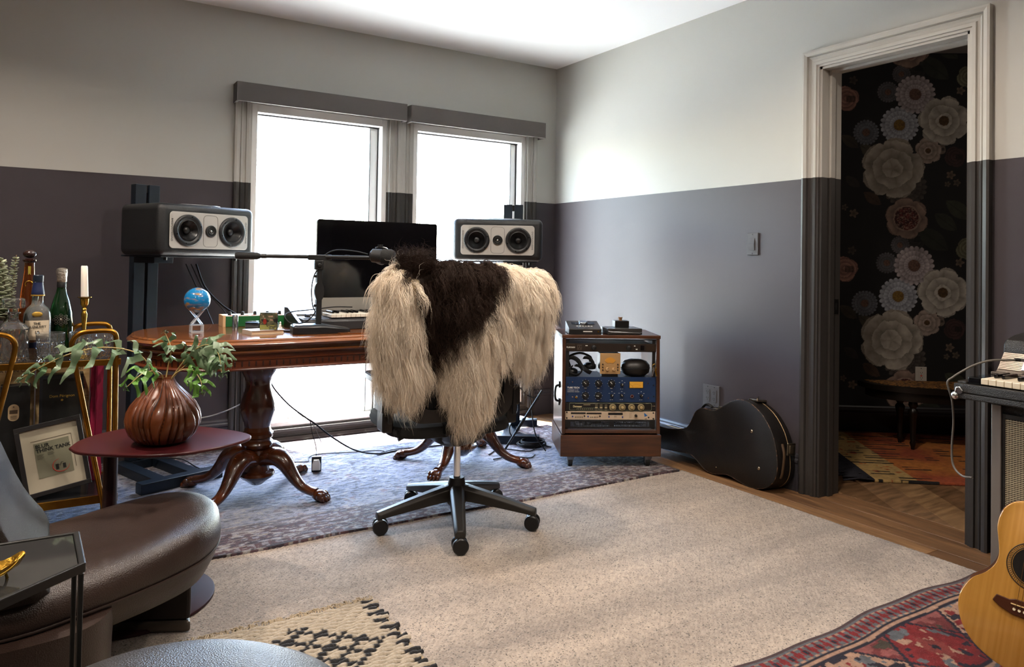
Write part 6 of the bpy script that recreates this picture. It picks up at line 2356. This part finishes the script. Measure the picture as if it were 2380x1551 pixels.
def frond(pts, L0, n, face, ma, sd, span=(.12, 1)):
    rn = random.Random(sd)
    P = cat(pts, 10)
    o_ = Vector((-2.785, -1.80, .66))
    P = [p - o_ for p in P]
    m = M()
    k = len(P) - 1
    F = Vector(face).normalized()
    for i in range(n):
        f = span[0] + (span[1] - span[0]) * i / (n - 1)
        j = min(int(f * k), k - 1)
        c = P[j].lerp(P[j + 1], f * k - j)
        T = (P[j + 1] - P[j]).normalized()
        S_ = T.cross(F).normalized()
        g = (f - span[0]) / (span[1] - span[0])
        L_ = L0 * (.45 + 1.1 * sin(pi * min(1, g * .8 + .2)) ** .8) * (.85 + .3 * rn.random()) * (1 - .35 * g)
        for s_ in (-1, 1):
            d = (T * (.75 + .5 * g) + S_ * s_ * 1.0 + F * rn.gauss(0, .18)).normalized()
            N_ = d.cross(T.cross(S_)).normalized()
            w = L_ * .16
            seg = 8
            L1, R1, M1 = [], [], []
            for q in range(seg + 1):
                h = q / seg
                cc_ = c + d * L_ * h - Vector((0, 0, 1)) * L_ * .35 * h * h + F * .009 * sin(h * 9 + i * 1.7) + N_ * .006 * sin(h * 7 + i)
                ww = w * (1.08 - .75 * h) * (1 + .26 * sin(h * 14 + i * 1.3)) * (0.15 if q == seg else 1) + .0008
                L1.append(cc_ + N_ * ww)
                R1.append(cc_ - N_ * ww)
                M1.append(cc_ + F * .0016 - d * .000)
            v = []
            for a, b, c_ in zip(L1, M1, R1):
                v += [a, b, c_]
            for a, b, c_ in zip(L1, M1, R1):
                v += [a - F * .0007, b - F * .0012, c_ - F * .0007]
            fs = []
            o3 = 3 * (seg + 1)
            for q in range(seg):
                b_ = q * 3
                fs += [(b_, b_ + 3, b_ + 4, b_ + 1), (b_ + 1, b_ + 4, b_ + 5, b_ + 2), (o3 + b_, o3 + b_ + 1, o3 + b_ + 4, o3 + b_ + 3), (o3 + b_ + 1, o3 + b_ + 2, o3 + b_ + 5, o3 + b_ + 4),
                       (b_, o3 + b_, o3 + b_ + 3, b_ + 3), (b_ + 2, b_ + 5, o3 + b_ + 5, o3 + b_ + 2)]
            m.add(v, fs)
    o = obj('frond', m, ma, t, smooth=50)
    obj('midrib', M().tube(P, [.0022 * (1 - .7 * i / k) + .0004 for i in range(k + 1)], 6), RIBM, o, smooth=60)


V0 = (-2.785, -1.80, .66)
frond([V0, (-2.82, -1.82, .725), (-2.87, -1.86, .79), (-2.96, -1.88, .815), (-3.05, -1.885, .80), (-3.12, -1.88, .765), (-3.165, -1.87, .735)], .060, 9, (.2, -.75, .6), FERN, 3, (.22, 1))
frond([V0, (-2.75, -1.83, .73), (-2.715, -1.88, .79), (-2.68, -1.93, .815), (-2.655, -1.97, .79), (-2.65, -2.0, .735)], .060, 9, (-.3, -.75, .55), FERN, 5, (.3, 1))
frond([V0, (-2.775, -1.79, .73), (-2.765, -1.78, .79), (-2.78, -1.75, .84)], .046, 4, (0, -.9, .3), FERN, 8, (.45, 1))
frond([V0, (-2.80, -1.84, .72), (-2.85, -1.89, .735), (-2.90, -1.92, .70)], .044, 4, (0, -.8, .5), FERN2, 9, (.45, 1))
frond([V0, (-2.755, -1.84, .72), (-2.72, -1.89, .735), (-2.70, -1.93, .71), (-2.695, -1.95, .675)], .044, 5, (0, -.8, .5), FERN2, 12, (.45, 1))
frond([V0, (-2.745, -1.81, .72), (-2.69, -1.84, .77), (-2.645, -1.88, .79), (-2.615, -1.92, .75)], .050, 6, (.2, -.8, .5), FERN, 14, (.35, 1))

# ------------------------------------------------------------------ leather lounge chair
t = thing('leather_lounge_chair', 'dark brown leather lounge chair with rounded seat in the left foreground', 'armchair', (-3.0, -2.15, .009))
SO = [(-3.30, -1.97), (-3.20, -1.955), (-3.10, -1.935), (-2.997, -1.885), (-2.881, -1.84), (-2.784, -1.82), (-2.715, -1.836), (-2.672, -1.89), (-2.652, -1.97), (-2.656, -2.07), (-2.682, -2.16), (-2.74, -2.25), (-2.83, -2.32), (-2.93, -2.375), (-3.03, -2.42), (-3.15, -2.46), (-3.30, -2.45), (-3.40, -2.33), (-3.42, -2.18), (-3.38, -2.03)]
so = [(p.x + 3.0, p.y + 2.15) for p in cat([Vector((a, b, 0)) for a, b in SO + SO[:1]], 4)[:-1]]
cx, cy = -.02, .0


def sr(s, z):
    out = []
    for x, y in so:
        X_, Y_ = cx + (x - cx) * s, cy + (y - cy) * s
        dip = -.012 * math.exp(-((X_ - .02) ** 2 + (Y_) ** 2) / .012) + .018 * max(0, X_) / .3 * (s > .5)
        out.append((X_, Y_, z - .009 + (dip if z > .3 else 0) - .035 * max(0, -Y_ - .12) * (1 if z > .25 else 0)))
    return out


obj('seat', M().rings([sr(.80, .185), sr(.90, .195), sr(.965, .235), sr(.985, .262)]), LEATHER, t, smooth=60)
sc_ = obj('seat_cushion', M().rings([sr(.985, .2635), sr(1.0, .275), sr(1.005, .295), sr(.985, .315), sr(.94, .331), sr(.86, .341), sr(.72, .345), sr(.5, .343), sr(.25, .338), sr(.08, .336)]), LEATHER, t, smooth=80)
obj('seam', M().tube(sr(.992, .2632), .0035, 6, closed=True), mat('seam leather', '2a1e19', .4), t, smooth=60)
bk = [(-.065, .30), (-.09, .345), (-.125, .39), (-.165, .47), (-.205, .58), (-.25, .70), (-.30, .775), (-.36, .78), (-.37, .70), (-.34, .55), (-.31, .42), (-.30, .30)]
rs = []
for y, s in ((.200, .80), (.192, .93), (.17, 1), (-.30, 1), (-.335, .93), (-.345, .8)):
    ccx, ccz = -.24, .53
    rs.append([(ccx + (x - ccx) * (s if s == 1 else (s + 1) / 2), y, ccz + (z - ccz) * s) for x, z in bk])
obj('backrest', M().rings(rs), mat('brown leather back', '231d1a', .62, spec=.15, bump=(330, .22, None, 'voronoi')), t, smooth=60, sub=1)
wr = [(.05, -.10), (.052, -.16), (.04, -.24), (-.0, -.31), (-.08, -.345), (-.25, -.35), (-.38, -.28), (-.40, -.15), (-.39, -.0), (-.2, .0), (-.0, -.06)]
wr = [(p.x, p.y) for p in cat([Vector((a, b, 0)) for a, b in wr + wr[:1]], 4)[:-1]]
obj('side_wrap', M().rings([[(x * s, y * s, z - .009) for x, y in wr] for s, z in ((.90, .02), (.92, .06), (.95, .15), (1.0, .22), (1.0, .25))]), LEATHER, t, smooth=60)
bd = Vector((.205, -.099)).normalized()
bn = Vector((-bd.y, bd.x))
c0 = Vector((-2.736 + 3.0, -2.095 + 2.15))
back_ = Vector((.012, .16))
quad = [c0, c0 - bd * .30, c0 - bd * .30 + back_, c0 + back_]


def rq(q, r=.02):
    return [(p.x, p.y) for p in q]


obj('base_block', M().rings([[(x, y, z) for x, y in rq(quad)] for z in (.035, .172)]), mat('black brown base', '1c1310', .5), t, smooth=0, bevel=.012, seg=3)
obj('plinth', M().rings([[(c0.x * 0 + x, y, z) for x, y in rq(quad)] for z in (.0, .034)]), mat('pewter plinth', '5a524a', .4, metal=.5), t, smooth=0, bevel=.010, seg=3)

t = thing('leather_ottoman', 'grey brown pebbled leather ottoman with domed top at bottom picture edge', 'ottoman', (-2.945, -3.19, .024), rot=(0, radians(3), 0))
t.scale = (.955, .955, .965)
obj('cushion', M().lathe([(.25, .12), (.285, .13), (.300, .17), (.302, .30), (.298, .345), (.280, .378), (.245, .397), (.19, .409), (.12, .416), (.05, .419), (.005, .42)], 64), LEATHER2, t, smooth=80)
obj('base', M().lathe([(.20, 0), (.235, .002), (.238, .10), (.20, .119)], 48), mat('black ottoman base', '1a1513', .5), t, smooth=30)
obj('seam', M().tube([(.3025 * cos(a), .3025 * sin(a), .165) for a in np.linspace(0, 2 * pi, 65)[:-1]], .0035, 6, closed=True), BLACKP, t)

# ------------------------------------------------------------------ black glass topped table with brass leaf
t = thing('glass_side_table', 'black metal angular side table with smoked glass top at left picture edge', 'side table', (-3.27, -2.83, .009))
FT = [(.23, .147), (.235, -.033), (.113, -.134), (-.10, -.165), (-.235, -.03), (-.15, .15)]
inn = [(x * .955 - .001, y * .945) for x, y in FT]
zt2 = .531
m = M()
m.rings([[(x, y, zt2 - .016) for x, y in FT], [(x, y, zt2) for x, y in FT], [(x, y, zt2) for x, y in inn], [(x, y, zt2 - .016) for x, y in inn], [(x, y, zt2 - .016) for x, y in FT]], cap=False)
FM = mat('black table frame', '1b1a18', .35, metal=.2)
obj('top_frame', m, FM, t, smooth=0, bevel=.002)
obj('glass_top', M().rings([[(x * .995, y * .995, z) for x, y in inn] for z in (zt2 - .010, zt2 - .003)]), mat('smoked glass', '2b2b2a', .05, spec=.8), t, smooth=0)
for i, (x, y) in ((1, FT[1]), (3, FT[3]), (5, FT[5]), (0, FT[0])):
    v = Vector((x, y)) * .97
    obj('leg', M().box(v.x - .005, v.x + .004, v.y - .006, v.y + .006, 0, zt2 - .0165), FM, t, smooth=0, bevel=.002)
obj('lower_shelf', M().rings([[(x * .93, y * .93, z) for x, y in FT] for z in (.12, .128)]), FM, t, smooth=0)
t = thing('brass_leaf_dish', 'small cast brass leaf dish on twig feet on the smoked glass top', 'dish', (-3.178, -2.882, .5375), 30)
t.scale = (.68, .68, .8)
rs = []
for z, k, o in ((.012, .5, 0), (.020, .85, .004), (.034, 1.0, .010)):
    rs.append([(.075 * cos(a) * k * (1.15 if cos(a) > 0 else 1), .030 * sin(a) * k, z + .010 * abs(cos(a)) ** 3 * k + .003 * sin(a * 5)) for a in np.linspace(0, 2 * pi, 33)[:-1]])
rs += [[(x * .95, y * .93, z - .0025) for x, y, z in rs[-1]], [(x * .9, y * .88, z - .004 + .002) for x, y, z in rs[1]], [(x * .8, y * .8, z + .003) for x, y, z in rs[0]]]
obj('leaf', M().rings(rs), mat('cast brass', '8a6824', .34, metal=1, bump=(60, .5)), t, smooth=60)
for x, y in ((.045, .0), (-.03, .014), (-.03, -.014)):
    obj('foot', M().tube([(x, y, 0), (x * .95, y * .9, .008), (x * .85, y * .7, .017)], [.004, .0032, .004], 8), BRASS, t)
obj('twig', M().tube(cat([(-.07, -.02, .022), (-.02, -.033, .02), (.03, -.030, .026), (.08, -.008, .043)], 5), .0032, 8), BRASS, t, smooth=60)

# ------------------------------------------------------------------ electric piano on its amplifier cabinet
t = thing('electric_piano', 'black covered electric piano with ribbed silver panel against the right wall', 'piano', (-.5, -3.06, 0))
L_ = -1.15          # runs along -y


def bxp(m, x0, x1, y0, y1, z0, z1):
    return m.box(x0, x1, min(y0, y1), max(y0, y1), z0, z1)


obj('case_bottom', bxp(M(), 0, .46, 0, L_, .655, .675), TOLEX, t, smooth=0, bevel=.004)
obj('front_rail', bxp(M(), 0, .022, 0, L_, .6755, .706), TOLEX, t, smooth=0, bevel=.004)
m = bxp(M(), .0225, .46, 0, -.03, .6755, .712)
obj('case_side', m, TOLEX, t, smooth=0, bevel=.004)
obj('cheek_block', bxp(M(), .03, .17, -.031, -.072, .6755, .728), BLACKG, t, smooth=0, bevel=.003)
m = M()
m.ball((.004, -.004, .664), .014, .014, .014, 14, 10)
m.tube([(-.003, -.022, .682), (-.006, -.022, .682)], .010, 16)
obj('corner_guard', m, CHROME, t, smooth=50)
m = M()
m.tube([(.001, -.004, .672), (-.0045, -.012, .692), (-.0045, -.022, .6945), (-.0045, -.03, .684)], .0025, 8)
obj('corner_wire', m, CHROME, t, smooth=50)
WK2 = mat('aged ivory key', 'd9cbb2', .3)
k0 = b0 = None
for k in range(42):
    y = -.0735 - k * .0237
    if k0 is None:
        k0 = kk = obj('white_key', M().box(0, .135, -.0231, -.0006, 0, .020), WK2, t, smooth=0, bevel=.0015, seg=1)
    else:
        kk = like(k0)
    kk.location = (.026, y, .7085)
    if k % 7 in (0, 1, 3, 4, 5) and k < 41:
        if b0 is None:
            b0 = kb = obj('black_key', M().box(0, .09, -.0055, .0055, 0, .013), BLACKG, t, smooth=0, bevel=.002, seg=1)
        else:
            kb = like(b0)
        kb.location = (.072, y - .0237, .7290)
obj('key_slip', bxp(M(), .162, .175, -.073, L_ + .03, .6755, .728), RED_FELT if 'RED_FELT' in globals() else mat('dark red felt', '4a0f10', .9), t, smooth=0)
# ribbed silver name rail, sloping back
RIB = mat('ribbed aluminium', '7c7166', .35, metal=.75)
m = M().rings([[(.178, y, .728), (.20, y, .745), (.245, y, .800), (.255, y, .800), (.255, y, .728)] for y in (-.045, L_ + .04)])
obj('name_rail', m, RIB, t, smooth=0)
m = bxp(M(), .165, .20, -.04, L_ + .04, .7285, .738)
obj('rail_ledge', m, RIB, t, smooth=0, bevel=.001)
sv = Vector((.045, 0, .055))
rb0 = None
for k in range(11):
    f = (k + .5) / 11
    c = Vector((.20, 0, .745)) + sv * f
    pn = Vector((-.055, 0, .045)).normalized()
    d = sv.normalized() * .0022
    r_m = M().rings([[(c.x - d.x, y, c.z - d.z), (c.x - d.x + pn.x * .0025, y, c.z - d.z + pn.z * .0025), (c.x + d.x + pn.x * .0025, y, c.z + d.z + pn.z * .0025), (c.x + d.x, y, c.z + d.z)] for y in (-.047, L_ + .042)])
    obj('rib', r_m, RIB, t, smooth=0)
# control plates on the rail
HOL = mat('iridescent plate', '8a8f9e', .25, metal=.6, var=(30, 'b07a8a', (1, 1, 1), 2, .4, .6))


def onrail(f, y, off):
    p = Vector((.20, 0, .745)) + sv * f + Vector((-.055, 0, .045)).normalized() * off
    return Vector((p.x, y, p.z))


for f0, f1, y0, y1 in ((.52, .9, -.118, -.24), (.04, .46, -.118, -.30)):
    p = M()
    p.add([onrail(f0, y0, .0028), onrail(f0, y1, .0028), onrail(f1, y1, .0028), onrail(f1, y0, .0028), onrail(f0, y0, .005), onrail(f0, y1, .005), onrail(f1, y1, .005), onrail(f1, y0, .005)],
          [(0, 1, 2, 3), (4, 7, 6, 5), (0, 4, 5, 1), (1, 5, 6, 2), (2, 6, 7, 3), (3, 7, 4, 0)])
    pl = obj('control_plate', p, HOL, t, smooth=0, bevel=.0015)
    fc = (f0 + f1) / 2
    obj('jack_socket', M().tube([onrail(fc, -.14, .0052), onrail(fc, -.14, .010)], .0075, 16), BRASS, pl, smooth=40)
    obj('jack_hole', M().tube([onrail(fc, -.14, .0101), onrail(fc, -.14, .0108)], .0045, 14), BLACKG, pl, smooth=40)
# domed harp cover
hc_ = [(.256, .7285), (.256, .800), (.262, .828), (.275, .843), (.33, .857), (.40, .864), (.455, .864), (.46, .7285)]
rs = []
for y, s in ((-.030, .0), (-.026, .6), (-.035, 1), (L_ + .05, 1), (L_ + .035, .9)):
    rs.append([(.35 + (x - .35) * (1 if s == 1 else .985), y, .7285 + (z - .7285) * (1 if s == 1 else .985)) for x, z in hc_])
obj('harp_cover', M().rings(rs[2:]), mat('black leather grain cover', '1d1a17', .45, bump=(350, .4, None, 'voronoi')), t, smooth=30, bevel=.006)
t = thing('speaker_cabinet', 'amplifier cabinet with silver edge and woven silver grille under the piano', 'amplifier', (-.45, -3.155, .0185))
obj('cabinet', M().box(.015, .40, -1.05, -.0, 0, .6), TOLEX, t, smooth=0, bevel=.004)
obj('edge_strip', M().box(0, .0145, -.030, .0, 0.0, .628), mat('grey aluminium strip', '7d7873', .35, metal=.6), t, smooth=0, bevel=.002)
obj('top_plate', M().box(.015, .40, -1.05, 0, .6005, .635), TOLEX, t, smooth=0)
obj('grille_frame', M().box(.006, .0145, -.040, -.0305, 0, .6).box(.006, .0145, -1.04, -.0405, .585, .6).box(.006, .0145, -1.04, -.0405, 0, .02), BLACK, t, smooth=0)
obj('grille_backing', M().box(.0115, .0145, -.75, -.0405, .02, .585), BLACKP, t, smooth=0)
gm = M()
for k in range(44):
    y = -.045 - k * .0085
    gm.box(.0088, .0108, y - .0030, y, .02, .585)
obj('grille_warp', gm, mat('silver grille thread', '8d8370', .4, metal=.6), t, smooth=0, kind='stuff')
gm = M()
for k in range(92):
    z = .024 + k * .0061
    gm.box(.0068, .0086, -.42, -.0405, z, z + .0032)
obj('grille_weft', gm, mat('pale grille thread', 'b3a88e', .4, metal=.5), t, smooth=0, kind='stuff')
cable('piano_lead', 'grey lead plugged into piano panel and looping down to the cabinet', [(-.305, -3.19, .785), (-.34, -3.165, .785), (-.385, -3.125, .782), (-.42, -3.09, .765), (-.452, -3.062, .74), (-.475, -3.045, .72), (-.49, -3.035, .70), (-.47, -3.04, .64), (-.44, -3.03, .56), (-.43, -3.02, .47), (-.43, -3.025, .41), (-.445, -3.06, .385), (-.452, -3.098, .388)], .0036, mat('grey lead', '5a554e', .5))
t = thing('jack_plug', 'silver and black jack plug in the piano panel', 'plug', (0, 0, 0))
obj('sleeve', M().tube([(-.33, -3.172, .786), (-.318, -3.182, .786)], .0055, 12), BLACK, t)
obj('barrel', M().tube([(-.3175, -3.1825, .786), (-.298, -3.198, .784)], [.006, .0052], 14), CHROME, t)

# ------------------------------------------------------------------ acoustic guitar on a stand
ctr = Vector((-.946, -3.490, .328))
ga = radians(65)
rt = Vector((cos(ga), -sin(ga), 0))
nr = Vector((sin(ga), cos(ga), 0))
lean = radians(13)
upv = Vector((0, 0, 1)) * cos(lean) + nr * sin(lean)
back = nr * cos(lean) - Vector((0, 0, 1)) * sin(lean)
tw_ = radians(-8)
rt2 = rt * cos(tw_) + upv * sin(tw_)
up2 = -rt * sin(tw_) + upv * cos(tw_)
t = thing('acoustic_guitar', 'small honey coloured acoustic guitar standing in the lower right corner', 'guitar', (0, 0, 0))
t.matrix_world = Matrix(((rt2.x, back.x, up2.x, ctr.x), (rt2.y, back.y, up2.y, ctr.y), (rt2.z, back.z, up2.z, ctr.z), (0, 0, 0, 1)))
k_ = .00107
HO = [(0, 152), (25, 150), (60, 142), (84, 124), (96, 98), (98, 70), (92, 45), (86, 20), (84, 0), (90, -22), (108, -46), (136, -68), (153, -96), (160, -124), (154, -156), (136, -188), (104, -216), (60, -236), (20, -246), (0, -247)]
ho = [(p.x * k_ * .86, p.y * k_) for p in cat([Vector((a, b, 0)) for a, b in HO], 4)]
full = [(-x, y) for x, y in ho] + [(x, y) for x, y in ho[-2:0:-1]]
SPR = mat('honey spruce top', 'b98a42', .25, coat=.5, var=(3, 'a57630', (30, 1, .6), 5, .3, .7))


def gr_(s, yy):
    return [(x * s, yy, z * s) for x, z in full]


obj('soundboard', M().rings([gr_(.985, -.0005), gr_(1, .0015), gr_(1, .004)]), SPR, t, smooth=40)
obj('rosewood_sides', M().rings([gr_(.995, .0042), gr_(.995, .095), gr_(.98, .098)]), mat('dark mahogany sides', '4a2412', .3, coat=.4), t, smooth=40)
obj('soundhole', M().tube([(0, -.0012, 0), (0, -.0005, 0)], .046, 40), mat('soundhole dark', '0d0704', .9), t, smooth=30)
rz_ = M()
for r, w in ((.0485, .0012), (.0585, .0012)):
    rz_.tube([(r * cos(a), -.0008, r * sin(a)) for a in np.linspace(0, 2 * pi, 49)[:-1]], w, 6, closed=True)
rs_ = obj('rosette', rz_, BLACKP, t, smooth=60)
rz_ = M()
for k in range(72):
    a = 2 * pi * k / 72
    rz_.tube([(.0505 * cos(a), -.0010, .0505 * sin(a)), (.0565 * cos(a + .05), -.0010, .0565 * sin(a + .05))], .0011, 4)
obj('rosette_inlay', rz_, mat('cream and black inlay', '6b5230', .5), rs_, smooth=0, kind='stuff')
NK = mat('rosewood neck', '4a2714', .35, var=(6, '33190c', (20, 1, 1)))
obj('fretboard', M().rings([[(x, y, z) for x, y in ((-w, -.0055), (w, -.0055), (w, -.0005), (-w, -.0005))] for w, z in ((.0275, .044), (.0255, .20), (.022, .56))]), NK, t, smooth=0, bevel=.0008)
obj('neck', M().rings([[(w * cos(a), -.0003 - d * sin(a) * -1, z) for a in np.linspace(0, pi, 11)] for w, d, z in ((.025, .03, .172), (.0235, .02, .22), (.021, .018, .56))]), NK, t, smooth=50)
for k in range(16):
    z = .056 + k * (.012 + k * .0011)
    if z > .55:
        break
    obj('fret', M().box(-.0255, .0255, -.0066, -.0056, z, z + .0014), CHROME, t, smooth=0)
obj('headstock', M().rings([[(x, y + (z - .56) * .2, z) for x, y in ((-w, -.002), (w, -.002), (w, .012), (-w, .012))] for w, z in ((.022, .561), (.032, .60), (.036, .71))]), NK, t, smooth=0, bevel=.003)
for s_ in (-1, 1):
    for z in (.61, .645, .68):
        obj('tuning_peg', M().tube([(s_ * .036, .018 + .02, z), (s_ * .052, .018 + .02, z)], [.003, .007], 10), CHROME, t)
br = [(-.075, -.108), (-.068, -.092), (-.04, -.094), (-.028, -.089), (.028, -.089), (.04, -.094), (.068, -.092), (.075, -.108), (.06, -.118), (.03, -.128), (-.03, -.128), (-.06, -.118)]
obj('bridge', M().rings([[(x, y, z) for x, z in br] for y in (-.0005, -.007)]), mat('rosewood bridge', '42200f', .35), t, smooth=0, bevel=.0015)
obj('saddle', M().box(-.036, .036, -.0105, -.0072, -.1035, -.1010), mat('bone saddle', 'd8b880', .4), t, smooth=0)
st_ = M()
for k in range(6):
    x = -.0275 + k * .011
    obj('bridge_pin', M().tube([(x, -.0072, -.114), (x, -.0105, -.114)], .0033, 12), mat('cream pin', 'e2d6b8', .4), t, smooth=40)
    obj('string', M().tube([(x, -.0105, -.112), (x * .86, -.0108, -.1), (x * .62, -.0095, .56)], .0006 if k < 3 else .0004, 5), mat('bronze string', '7a5a36', .35, metal=.8) if k < 3 else STEEL, t)
t = thing('guitar_stand', 'black tubular stand holding the acoustic guitar', 'guitar stand', (0, 0, 0))
cb = ctr + up2 * (-.247 * 1.108 / 1.108) - back * .0
b0 = ctr + upv * (-.285)
m = M()
gst = obj('cradle', M().tube(cat([b0 - rt * .05 - nr * .02 + Vector((0, 0, .01)), b0 - rt * .05 + nr * .0, b0 - rt * .05 + nr * .13, b0 + rt * .05 + nr * .13, b0 + rt * .05 + nr * .0, b0 + rt * .05 - nr * .02 + Vector((0, 0, .01))], 6), .008, 10), BLKMET, t, smooth=60)
hub = b0 + nr * .16 + Vector((0, 0, -.0))
obj('upright', M().tube([hub - nr * .03, hub + Vector((0, 0, .35)) + nr * .06], .010, 12), BLKMET, t)
for v in (rt * .17 + nr * .06, -rt * .10 + nr * .12, nr * .2):
    p = hub + v
    obj('stand_leg', M().tube([hub + Vector((0, 0, .02)), Vector((p.x, p.y, .028))], .008, 10), BLKMET, t)
